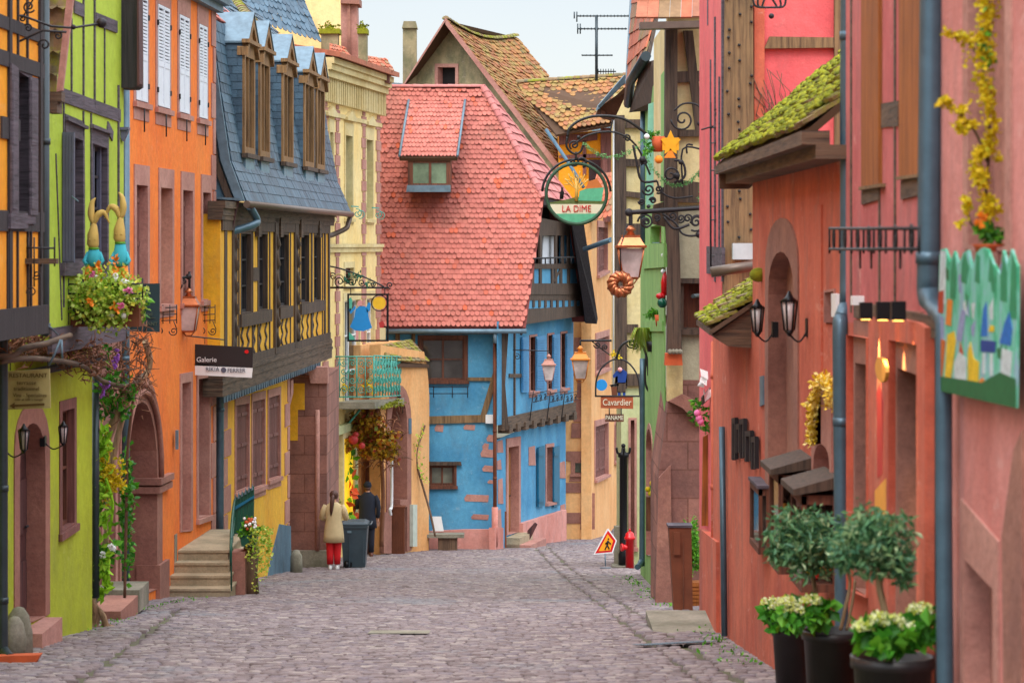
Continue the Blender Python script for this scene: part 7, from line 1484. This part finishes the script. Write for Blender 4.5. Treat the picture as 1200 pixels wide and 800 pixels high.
text('LA DIME', c+V((0, -.01, -.245)), .15, M['red'], R, sx=.85)
iron('sign_bracket', 'long curved iron arm with scrolls that carries the round sign', 'sign bracket', 40.9, [([(665, 160), (668, 150), (680, 141), (700, 136), (730, 139), (755, 155), (775, 172), (800, 180)], .022), ([(672, 170), (690, 158), (720, 155), (745, 170), (762, 205)], .016), ([(665, 160), (664, 172), (672, 180), (680, 178), (684, 168)], .018), ([(675, 178), (675, 188)], .016), ([(715, 156), (718, 140)], .012)], [(673, 170, .08, 1), (735, 162, .06, 0)], [(678, 161, .03)])
m = MB()
for pts in ([(684, 168), (700, 180), (720, 184), (742, 176), (757, 160)], [(757, 165), (760, 190), (772, 206), (786, 216), (800, 216), (812, 210), (820, 200)], [(820, 202), (820, 236)]):
    for p in smooth(pxl(pts, 37.5), 12): m.leaves(p, (.035, .035, .035), 9, .03, .1, rg, 0, .5)
tag(m.build('tinsel_garland', island('green_tinsel', [(0, (50, 130, 70)), (1, (130, 190, 110))], .5, 5, .1, bumpd=0)), 'green tinsel garland draped over the ironwork on the right', 'garland')
m = MB(); c = P(786, 168, 36.9); st = []
for i in range(10): a = pi/2+i*pi/5; r_ = .19 if i % 2 == 0 else .10; st.append(c+V((r_*cos(a)*.8, 0, r_*sin(a))))
tag(MB().extr(st, (0, .05, 0)).extr([c+V((-.12, .01, -.10)), c+V((.12, .01, -.10)), c+V((.12, .01, .08)), c+V((-.12, .01, .08))], (0, .04, 0)).build('gold_star', paint('star_gold', (240, 170, 20), .5)), 'golden star decoration on the oak post', 'star decoration')
R = thing('red_pot_decoration', 'red ornament with green leaves and a white ball hanging beside the star', 'decoration', P(770, 170, 37))
MB().loft([(P(771, 178, 37), .07, .07), (P(771, 160, 37), .10, .10)], 10).build('pot', M['terr'], R); MB().leaves(P(764, 158, 37), (.09, .08, .06), 90, .06, .2, rg).leaves(P(760, 178, 37), (.06, .06, .14), 60, .07, .2, rg).build('leaves', M['leafg'], R); MB().ball(P(758, 160, 36.8), .04).build('white_ball', M['white'], R); MB().extr([P(778, 185, 36.9), P(792, 185, 36.9), P(786, 174, 36.9)], (0, .05, 0)).ball(P(772, 187, 36.9), .06).build('orange_base', M['orangef'], R)
iron('scroll_bracket', 'wrought iron scroll bracket with blue leaves behind the tinsel garland', 'sign bracket', 37.4, [([(742, 170), (746, 190), (752, 212), (770, 212)], .018), ([(800, 216), (800, 175), (822, 175)], .014), ([(790, 130), (800, 122), (815, 122), (826, 132)], .014), ([(770, 212), (775, 225), (790, 232), (812, 230)], .014), ([(805, 180), (805, 170), (812, 170)], .014), ([(790, 188), (800, 190), (803, 205), (795, 214)], .018)], [(760, 222, .09, 0), (755, 190, .05, 1), (786, 205, .13, 2), (800, 140, .17, 0), (772, 222, .06, 1), (765, 235, .05, 0), (752, 236, .05, 0)], [(793, 206, .05), (798, 190, .04), (753, 187, .05), (822, 203, .04), (820, 145, .04)])
for px, py in ((822, 160),): pass
# lantern farther away with yellow top
iron('lamp_bracket', 'thin iron arm with curls for the yellow-topped lantern', 'lamp bracket', 58, [([(680, 399), (718, 399)], .025), ([(680, 399), (680, 412)], .02), ([(694, 400), (704, 408), (715, 416)], .015)], [(700, 404, .08, 0), (709, 407, .07, 1)])
lantern('street lantern with a bright yellow-orange top farther down the street', P(680, 404, 58), .86, .40, roofmat=paint('warm_gold_copper', (224, 136, 50), .5, .2))
# coppersmith style figure sign
Y = 54.0; R = thing('figure_sign', 'arched iron sign with a small blue figure over a red name board', 'sign', P(723, 475, Y))
pm = lambda pts, nm, mt, dy=0: MB().extr([P(a, b, Y)+V((0, dy, 0)) for a, b in pts], (0, .04, 0)).build(nm, mt, R)
MB().tube(smooth(pxl([(698, 464), (699, 445), (706, 430), (720, 421), (735, 424), (747, 440), (750, 463)], Y), 5), .018, 6).tube([P(697, 464, Y), P(751, 464, Y)], .018, 6).tube([P(751, 464, Y), P(755, 425, Y)], .015, 5).tube([P(714, 478, Y), P(714, 486, Y)], .012, 4).tube([P(728, 478, Y), P(728, 486, Y)], .012, 4).build('iron_arch', M['iron'], R)
pm([(704, 478), (742, 479), (742, 465), (704, 465)], 'name_board', paint('red_brown_board', (176, 84, 44), .6, 0, .3)); text('Cavardier', P(723, 471.5, Y-.01), .19, sg['c'], R, sx=.8)
pm([(709, 494), (731, 494), (731, 485), (709, 485)], 'lower_board', M['brown']); text('PANAME', P(720, 489.5, Y-.01), .13, sg['c'], R, sx=.75)
MB().extr([P(705, 451, Y)+V((.12*cos(a), 0, .12*sin(a))) for a in [pi*i/9 for i in range(18)]], (0, .04, 0)).build('blue_disc', sk, R)
pm([(724, 449), (733, 449), (735, 436), (729, 432), (722, 435), (718, 440), (719, 443), (724, 440)], 'blue_shirt', cA['n']); pm([(723, 460), (733, 460), (734, 448), (723, 448)], 'apron', M['timber']); pm([(724, 463), (727, 463), (727, 459), (724, 459)], 'boot', cA['n']); pm([(730, 463), (733, 463), (733, 459), (730, 459)], 'boot', cA['n'])
MB().ball(P(726.5, 433, Y-.02), .05).build('head', skp, R); pm([(717, 463), (723, 463), (724, 453), (716, 453)], 'anvil_block', M['rust'])
pm([(716, 453), (725, 452), (725, 449), (714, 451)], 'anvil', M['black2']); MB().leaves(P(722, 416, Y), (.12, .05, .08), 40, .08, .1, rg).build('yellow_flowers', M['yel'], R)
iron('hanging_bracket', 'curved black iron bracket with scrolls on the green house', 'sign bracket', 46.5, [([(722, 420), (728, 405), (740, 399), (752, 403), (758, 420), (760, 440)], .022), ([(757, 415), (756, 445), (760, 458), (768, 465)], .02), ([(770, 420), (771, 445), (768, 466)], .012)], [(764, 428, .08, 0), (765, 441, .07, 1), (765, 452, .06, 2), (740, 403, .08, 0), (744, 405, .06, 1)], [(768, 466, .03)])
R = thing('hanging_planter', 'hanging basket with long grasses beside the green facade', 'planter', P(757, 400, 45))
m = MB()
for i in range(240):
    a = rg.uniform(0, 2*pi); r_ = rg.uniform(.05, .28); b = P(753, 392, 44.5); m.tube([b, b+V((r_*.5*cos(a), r_*.3*sin(a), .12)), b+V((r_*cos(a), r_*.6*sin(a), -rg.uniform(.05, .35)))], [.006, .005, .002], 3)
m.build('grass_blades', M['leafl'], R); MB().loft([(P(765, 412, 44.4), .09, .09), (P(765, 400, 44.4), .12, .12)], 10).build('basket', M['black2'], R)
R = thing('wall_pot', 'terracotta pot with green grass on the green facade under a red hanging toy', 'planter', P(775, 382, 41)); MB().loft([(P(774.5, 382, 41), .08, .08), (P(774.5, 369, 41), .10, .10)], 12).build('pot', M['terr'], R); MB().leaves(P(765, 368, 41.2), (.14, .1, .10), 260, .07, .1, rg, 0, .3).build('grass', M['leafd'], R)
R = thing('hanging_toy', 'red hanging figure with a green ball beside the oak post', 'decoration', P(777, 352, 38.5)); MB().loft([(P(778.5, 346, 38.5), .05, .05), (P(778.5, 330, 38.5), .05, .05), (P(779, 318, 38.5), .02, .02)], 10).ball(P(774, 347, 38.45), (.07, .06, .05)).build('red_body', M['red'], R); MB().ball(P(776, 355, 38.4), .075).build('green_ball', paint('bottle_green_gloss', (0, 92, 70), .2), R); MB().ball(P(777, 299, 38.5), .03).ball(P(777, 318, 38.5), .035).build('white_ball', M['white'], R)
MB().tube([P(777, 318, 38.5), P(777, 290, 38.5)], .006, 4).build('cord', M['iron'], R)
R = thing('wall_planter', 'dark box planter with round golden flowers on the green facade', 'planter', P(763, 590, 42)); MB().extr([P(757.5, 622, 42.4), P(770, 622, 42.4), P(770, 582, 42.4), P(757.5, 582, 42.4)], (0, .2, 0)).build('box', M['brown'], R); m = MB(); [m.ball(P(a, b, 42.2), .045, 7, 5) for a, b in ((764, 566), (759, 573), (762, 578), (767, 573))]; m.build('golden_flowers', M['yel'], R); MB().leaves(P(763, 574, 42.4), (.1, .08, .1), 60, .06, .1, rg).build('foliage', M['leafd'], R)
# ================================================================ street things
R = thing('fire_hydrant', 'red fire hydrant standing at the foot of the drainpipe', 'fire hydrant', P(738, 662, 56.5)); c = P(738, 662, 55.5); z = gz(55.5); c.z = z
MB().lathe((c.x, c.y, 0), [(.09, z), (.09, z+.62), (.12, z+.63), (.12, z+.68), (.10, z+.70), (.09, z+.76), (.04, z+.80), (.02, z+.81)], 16).tube([c+V((0, 0, .46)), c+V((-.16, -.04, .46))], .06, 10).tube([c+V((-.15, -.04, .46)), c+V((-.19, -.05, .46))], .085, 10).build('body', M['red'], R)
MB().tube([c+V((0, 0, .81)), c+V((0, 0, .86))], .02, 6).build('spindle', M['red'], R)
R = thing('lamp_post', 'black cast iron post with a small crown beside the red hydrant', 'post', P(730, 662, 56.2)); c = P(730.5, 662, 55.9); z = gz(55.9); c.z = z
MB().lathe((c.x, c.y, 0), [(.11, z), (.11, z+.3), (.085, z+.35), (.085, z+2.4), (.12, z+2.42), (.12, z+2.5), (.05, z+2.52), (.04, z+2.62)], 14).build('post', M['black2'], R)
m = MB(); [m.tube(smooth([c+V((0, 0, 2.45)), c+V((.12*cos(a), .12*sin(a), 2.5)), c+V((.15*cos(a), .15*sin(a), 2.62))]), .025, 6) for a in (0, pi/2, pi, 1.5*pi)]; m.ball(c+V((0, 0, 2.66)), .05); m.build('crown', M['black2'], R)
tag(MB().box((c.x-.1, c.y+.5, z+.4), (.16, .3, .9)).build('stone_block', M['greyst']), 'pale stone block behind the black post', 'stone block'); tag(MB().box((c.x+.1, c.y, z+.02), (.7, .5, .08)).build('paving_slab', M['greyst']), 'flat stone slab under the post and hydrant', 'stone slab')
R = thing('warning_sign', 'tilted orange triangular roadworks sign with a walking man', 'road sign', P(709, 662, 55.0)); Yw = 55.2
tri = [(697, 649), (722.5, 632), (717, 622), (712, 620)]
MB().extr([P(695.5, 649.5, Yw), P(718, 647.5, Yw), P(723, 633, Yw), P(713, 619, Yw), P(711, 620, Yw)], (0, .02, 0)).build('white_rim', M['white'], R); MB().extr([P(697.5, 648, Yw-.005), P(717, 646.3, Yw-.005), P(721.5, 633, Yw-.005), P(712.5, 621, Yw-.005)], (0, .01, 0)).build('red_border', M['red'], R); MB().extr([P(701.5, 645.5, Yw-.01), P(715, 644.3, Yw-.01), P(718.5, 633.5, Yw-.01), P(712, 625.5, Yw-.01)], (0, .01, 0)).build('yellow_field', paint('warning_orange', (255, 166, 20), .5, 0, .05), R)
m = MB(); L = lambda a, b, w_=.014: m.tube([P(*a, Yw-.02), P(*b, Yw-.02)], w_, 5)
L((712.5, 633), (711.5, 638), .02); L((711.5, 638), (714, 643)); L((711.5, 638), (709, 643.5)); L((712.5, 634), (716, 637)); L((712.3, 634), (709.5, 637)); m.ball(P(713, 631, Yw-.02), .018); m.build('walking_man', M['black2'], R)
MB().tube([P(709, 648, Yw+.03), P(709.5, 663, Yw+.03)], .014, 5).tube([P(703, 665, Yw-.1), P(716, 665, Yw-.1)], .012, 5).build('stand', M['zinc'], R)
R = thing('wooden_crate_column', 'tall rusty brown metal bin standing by the coral corner', 'litter bin', P(800, 712, 36)); c = P(800, 712, 35.6); c.z = gz(35.6)
MB().loft([(c, .20, .17), (c+V((-.03, 0, 1.12)), .25, .2)], 4).build('core', M['rust'], None) if False else None
zz = lambda x, y, z_: c+V((x, y, z_))
m = MB().add([zz(-.13, -.16, 0), zz(.13, -.16, 0), zz(.13, .16, 0), zz(-.13, .16, 0), zz(-.20, -.17, 1.16), zz(.11, -.17, 1.16), zz(.11, .17, 1.16), zz(-.20, .17, 1.16)], [(0, 1, 5, 4), (1, 2, 6, 5), (2, 3, 7, 6), (3, 0, 4, 7), (0, 3, 2, 1), (4, 5, 6, 7)]); m.build('body', M['rust'], R)
MB().box(zz(-.09, -.19, .95), (.09, .03, .32)).build('door_plate', M['rust'], R); MB().box(zz(-.045, 0, 1.18), (.34, .37, .03)).build('lid', M['timberg'], R); MB().box(zz(.0, -.175, .5), (.01, .02, .95)).build('seam', M['brown'], R)
R = thing('box_shrub', 'bright green box shrub in a woven yellow planter behind the brown bin', 'shrub', P(813, 710, 36.8)); c = P(811, 700, 36.9); c.z = gz(36.9)
MB().leaves(c+V((0, .1, .82)), (.17, .2, .45), 2200, .045, .2, rg, 0, .6).build('foliage', M['leafd'], R); m = MB().box(c+V((.03, .1, .16)), (.30, .3, .36)); [m.box(c+V((.03, -.055, .03+.055*i)), (.31, .015, .035)) for i in range(6)]; m.build('woven_planter', M['ochre'], R)
R = thing('door_slab', 'grey stone slab with green weeds lying by the coral wall', 'stone slab', (1.9, 31, gz(31))); MB().box((2.05, 30.3, gz(30.3)+.0), (.8, 2.6, .1)).build('slab', M['greyst'], R)
R = thing('drain_grate', 'metal slot drain grating across the cobbles in front of the coral house', 'drain grate', (1.6, 26.8, gz(26.8))); y0 = 27.1
m = MB(); m2 = MB()
a, b = P(748, 775, 1).normalized(), None
A_ = V((748-600, 0, 0)); p0 = V(((748-600)/F_*26.75, 26.75, 0)); p1 = V(((833-600)/F_*27.5, 27.5, 0)); d = (p1-p0); n_ = d.cross(V((0, 0, 1))).normalized()*.10
def gp_(p, dz=.025): return V((p.x, p.y, gz(p.y)+dz))
m2.add([gp_(p0-n_, .03), gp_(p1-n_, .03), gp_(p1+n_, .03), gp_(p0+n_, .03)], [(0, 1, 2, 3)]); m2.build('slots', M['dark'], R)
for s_ in (-1, 1): m.add([gp_(p0+n_*s_, .037), gp_(p1+n_*s_, .037), gp_(p1+n_*s_*.55, .037), gp_(p0+n_*s_*.55, .037)], [(0, 1, 2, 3)])
for i in range(15):
    q0 = p0+d*(i/14.5); q1 = p0+d*((i+.5)/14.5); m.add([gp_(q0-n_, .036), gp_(q1-n_, .036), gp_(q1+n_, .036), gp_(q0+n_, .036)], [(0, 1, 2, 3)])
m.build('grating', M['zinc'], R)
# moss and weeds between stones
m = MB()
for i in range(700):
    y = rg.choice((rg.uniform(24, 34), rg.uniform(36, 50))); x = 2.33-abs(rg.gauss(0, .16)); 
    if rg.random() < .35: m.leaf(V((x, y, gz(y)+.01)), rg.uniform(.02, .06), rg, -.8, .5)
    elif sin(y*2.1)+sin(y*5+x*3) > .5: m.leaf(V((x, y, gz(y)+.01)), rg.uniform(.03, .08), rg, -.9, .5)
for i in range(500):
    y = rg.uniform(29, 45); x = (-4.9 if y < 33 else -5.2)+.055*(y-36)+abs(rg.gauss(0, .15)); m.leaf(V((x, y, gz(y)+.01)), rg.uniform(.02, .05), rg, -.9, .5)
o = m.build('weeds', M['leafd']); o['kind'] = 'stuff'; o['label'] = 'green weeds growing along the wall feet'; o['category'] = 'weeds'
struct(MB().add([gp_(V((-1.65, 29.2, 0)), .022), gp_(V((-.95, 29.2, 0)), .022), gp_(V((-.95, 29.9, 0)), .022), gp_(V((-1.65, 29.9, 0)), .022)], [(0, 1, 2, 3)]).build('manhole_cover', M['greyst']))
# ================================================================ people and the wheeled bin
def body(R, J, name='body', mat=None):
    vs = [j[0] for j in J]; ed = [(j[1], i) for i, j in enumerate(J) if j[1] is not None]
    me = bpy.data.meshes.new('tmp_body'); me.from_pydata([tuple(V(v)) for v in vs], ed, []); o = bpy.data.objects.new('tmp_body', me); COL.objects.link(o)
    md = o.modifiers.new('s', 'SKIN'); sv_ = me.skin_vertices[0].data
    for i, j in enumerate(J):
        r_ = j[2] if isinstance(j[2], tuple) else (j[2], j[2]); sv_[i].radius = r_; sv_[i].use_root = (i == 0)
    o.modifiers.new('u', 'SUBSURF').levels = 2
    dg = bpy.context.evaluated_depsgraph_get(); m2 = bpy.data.meshes.new_from_object(o.evaluated_get(dg)); bpy.data.objects.remove(o)
    m2.name = name; m2.materials.clear(); m2.materials.append(mat); m2.polygons.foreach_set('use_smooth', [True]*len(m2.polygons))
    q = bpy.data.objects.new(name, m2); COL.objects.link(q); q.parent = R; return q
SKIN = paint('skin', (206, 150, 124), .55, 0, .08)
def hand(J, w, d, up):                    # five short chains rooted in the palm vertex w
    p = V(J[w][0]); d = V(d).normalized(); sd = d.cross(V(up)).normalized(); b = len(J); J.append((p+d*.05, w, (.028, .016)))
    for k_, (s_, L) in enumerate(((-.03, .055), (-.011, .07), (.01, .068), (.028, .052))):
        J.append((p+d*.085+sd*s_, b, .0085)); J.append((p+d*(.085+L*.6)+sd*s_*1.1-V(up)*.012, len(J)-1, .008)); J.append((p+d*(.085+L)+sd*s_*1.1-V(up)*.03, len(J)-1, .006))
    J.append((p+d*.03-sd*.045, b, .010)); J.append((p+d*.065-sd*.06, len(J)-1, .008))
def skeleton(h, arms, lean=0, legs=None):
    s_ = h/1.7; L = lambda x, y, z: (x*s_, y*s_, z*s_); f = lean
    J = [(L(0, 0, .93), None, (.14*s_, .10*s_)), (L(0, f*.3, 1.10), 0, (.125*s_, .09*s_)), (L(0, f*.6, 1.28), 1, (.125*s_, .09*s_)), (L(0, f*.8, 1.38), 2, (.09*s_, .065*s_)), (L(0, f, 1.47), 3, .052*s_), (L(0, f*1.3, 1.53), 4, .055*s_), (L(0, f*1.6-.005, 1.60), 5, (.078*s_, .092*s_)), (L(0, f*1.6, 1.67), 6, (.06*s_, .07*s_))]
    for sg_, (el, wr, d) in zip((-1, 1), arms):
        J.append((L(sg_*.165, f*.8, 1.375), 3, .038*s_)); a = len(J)-1; J.append((L(*el), a, .042*s_)); J.append((L(*wr), a+1, .028*s_)); hand(J, len(J)-1, d, (0, 0, 1))
    for i, sg_ in enumerate((-1, 1)):
        kn, an = legs[i] if legs else ((sg_*.09, .0, .50), (sg_*.09, 0, .09))
        J.append((L(sg_*.09, 0, .88), 0, .085*s_)); a = len(J)-1; J.append((L(*kn), a, .058*s_)); J.append((L(*an), a+1, .040*s_)); t = V(L(*an)); J.append((t+V((0, .0, -.05)), a+2, .035*s_)); J.append((t+V((sg_*.02, FD_*.14, -.06)), a+3, .03*s_))
    return J, s_
FD_ = 1                                        # both face away from the camera (+Y), towards the shop
# woman
x, Y = -3.80, 54.6; base = V((x, Y, gz(Y)+.01)); h = 1.66
R = thing('person', 'woman with a dark ponytail in a long beige coat and red trousers seen from behind', 'person', base)
J, s_ = skeleton(h, [((-.26, .02, 1.13), (-.17, .22, 1.10), (.2, 1, .1)), ((.27, .02, 1.12), (.22, .25, 1.12), (.1, 1, .1))], .02, [((-.08, .0, .50), (-.08, 0, .09)), ((.08, .03, .50), (.07, .04, .09))])
body(R, J, 'body', SKIN)
ct = paint('beige_wool', (206, 182, 140), .9, 0, .15); rd = paint('red_trousers', (216, 20, 30), .8, 0, .15); hr = paint('dark_brown_hair', (82, 46, 36), .6, 0, .3); wh = M['white']
def loc(m, nm, mt, R): return m.build(nm, mt, R, local=True)
S = lambda *a: tuple(v*s_ for v in a)
m = MB().loft([(S(0, .0, .60), .225, .165), (S(0, 0, .75), .215, .16), (S(0, 0, .95), .195, .145), (S(0, .005, 1.08), .17, .125), (S(0, .01, 1.25), .19, .135), (S(0, .015, 1.36), .20, .125), (S(0, .02, 1.43), .13, .10), (S(0, .02, 1.47), .075, .075)], 20)
m.tube([S(-.17, .015, 1.40), S(-.225, .01, 1.28), S(-.265, .02, 1.12), S(-.22, .13, 1.09), S(-.175, .20, 1.10)], [.06, .066, .06, .052, .05], 10).tube([S(.17, .015, 1.40), S(.225, .01, 1.28), S(.275, .02, 1.11), S(.25, .14, 1.10), S(.225, .22, 1.115)], [.06, .066, .06, .052, .05], 10); loc(m, 'coat', ct, R)
m = MB().tube([S(-.08, .0, .66), S(-.08, 0, .5), S(-.08, 0, .3), S(-.08, 0, .12)], [.10, .082, .075, .07], 12).tube([S(.08, .0, .66), S(.08, .02, .5), S(.075, .03, .3), S(.07, .04, .12)], [.10, .082, .075, .07], 12); loc(m, 'trousers', rd, R)
m = MB().loft([(S(0, .035, 1.54), .07, .07), (S(0, .03, 1.60), .092, .105), (S(0, .03, 1.66), .092, .105), (S(0, .03, 1.71), .06, .07), (S(0, .03, 1.725), .01, .01)], 14).tube([S(-.01, -.08, 1.62), S(-.02, -.14, 1.58), S(-.03, -.15, 1.45), S(-.045, -.15, 1.30), S(-.05, -.14, 1.20)], [.03, .045, .045, .035, .01], 9); loc(m, 'hair', hr, R)
for a in (S(-.08, 0, .0), S(.07, .04, 0)): loc(MB().loft([((a[0], a[1]+.05, .0), .045, .13), ((a[0], a[1]+.05, .04), .045, .13), ((a[0], a[1]+.02, .08), .04, .08), ((a[0], a[1], .12), .035, .04)], 12), 'shoe', wh, R)
# man
x, Y = -3.52, 62.3; base = V((x, Y, gz(Y)+.01)); h = 1.78
R = thing('person', 'man in a long dark navy coat and dark cap standing behind the wheeled bin', 'person', base)
J, s_ = skeleton(h, [((-.25, .10, 1.14), (-.15, .30, 1.12), (.3, 1, 0)), ((.25, -.02, 1.12), (.24, .04, .86), (0, .1, -1))], .06)
body(R, J, 'body', SKIN); nv = paint('navy_wool', (26, 32, 48), .9, 0, .2); bk = paint('dark_jeans', (24, 26, 44), .9, 0, .2)
m = MB().loft([(S(0, .0, .66), .235, .165), (S(0, 0, .85), .215, .155), (S(0, .01, 1.05), .20, .14), (S(0, .03, 1.25), .21, .145), (S(0, .045, 1.38), .21, .13), (S(0, .05, 1.44), .13, .10), (S(0, .06, 1.49), .08, .08)], 20)
m.tube([S(-.17, .04, 1.40), S(-.23, .06, 1.27), S(-.26, .10, 1.13), S(-.2, .22, 1.12), S(-.155, .28, 1.12)], [.065, .07, .062, .055, .05], 10).tube([S(.17, .04, 1.40), S(.235, .02, 1.27), S(.26, -.02, 1.12), S(.25, .01, .98), S(.24, .035, .90)], [.065, .07, .062, .055, .05], 10); loc(m, 'coat', nv, R)
m = MB()
for sg_ in (-1, 1): m.tube([S(sg_*.09, .0, .72), S(sg_*.09, 0, .5), S(sg_*.09, 0, .3), S(sg_*.09, 0, .10)], [.10, .082, .075, .068], 12)
loc(m, 'trousers', bk, R)
m = MB().loft([(S(0, .09, 1.60), .098, .112), (S(0, .09, 1.65), .098, .112), (S(0, .09, 1.71), .075, .09), (S(0, .09, 1.735), .02, .02)], 14); loc(m, 'cap', nv, R)
loc(MB().loft([(S(0, .07, 1.53), .068, .072), (S(0, .08, 1.60), .09, .10)], 14), 'hair', hr, R)
for sg_ in (-1, 1): loc(MB().loft([((sg_*.095, .05, .0), .05, .15), ((sg_*.095, .05, .05), .05, .14), ((sg_*.095, .01, .10), .045, .07)], 12), 'shoe', paint('brown_shoe', (110, 60, 40), .5), R)
# wheeled bin
c = P(416, 664, 56.0); c.z = gz(56.0); R = thing('wheeled_bin', 'large dark grey wheeled rubbish bin between the woman and the man', 'wheeled bin', c)
def bx(z0, a0, b0, z1, a1, b1): return ([c+V((x*a0, y*b0, z0)) for x, y in ((-1, -1), (1, -1), (1, 1), (-1, 1))]+[c+V((x*a1, y*b1, z1)) for x, y in ((-1, -1), (1, -1), (1, 1), (-1, 1))], [(0, 1, 5, 4), (1, 2, 6, 5), (2, 3, 7, 6), (3, 0, 4, 7), (0, 3, 2, 1), (4, 5, 6, 7)])
m = MB().add(*bx(.04, .235, .28, .92, .285, .36)).add(*bx(.90, .30, .38, .96, .30, .38)).box(c+V((-.1, -.30, .45)), (.012, .12, .8)).box(c+V((.2, -.31, .5)), (.02, .06, .7)); m.build('body', M['bin'], R)
MB().add(*bx(.96, .305, .39, .985, .305, .39)).add(*bx(.985, .29, .37, 1.03, .22, .30)).tube([c+V((.28, -.3, .97)), c+V((.36, -.32, .97)), c+V((.36, .3, .97)), c+V((.28, .3, .97))], .02, 7).build('lid', M['bin'], R)
for sx in (-1, 1): MB().tube([c+V((-.14+.0*sx, -.27*0+(.24*sx), .10)), c+V((-.14, .24*sx+.05*sx, .10))], .10, 16).build('wheel', M['black2'], R)
MB().tube([c+V((-.20, -.29, .10)), c+V((-.12, -.29, .10))], .09, 14).build('front_wheel', M['black2'], R)
MB().box(c+V((-.10, -.375, .82)), (.09, .004, .05)).build('label_patch', M['zinc'], R)
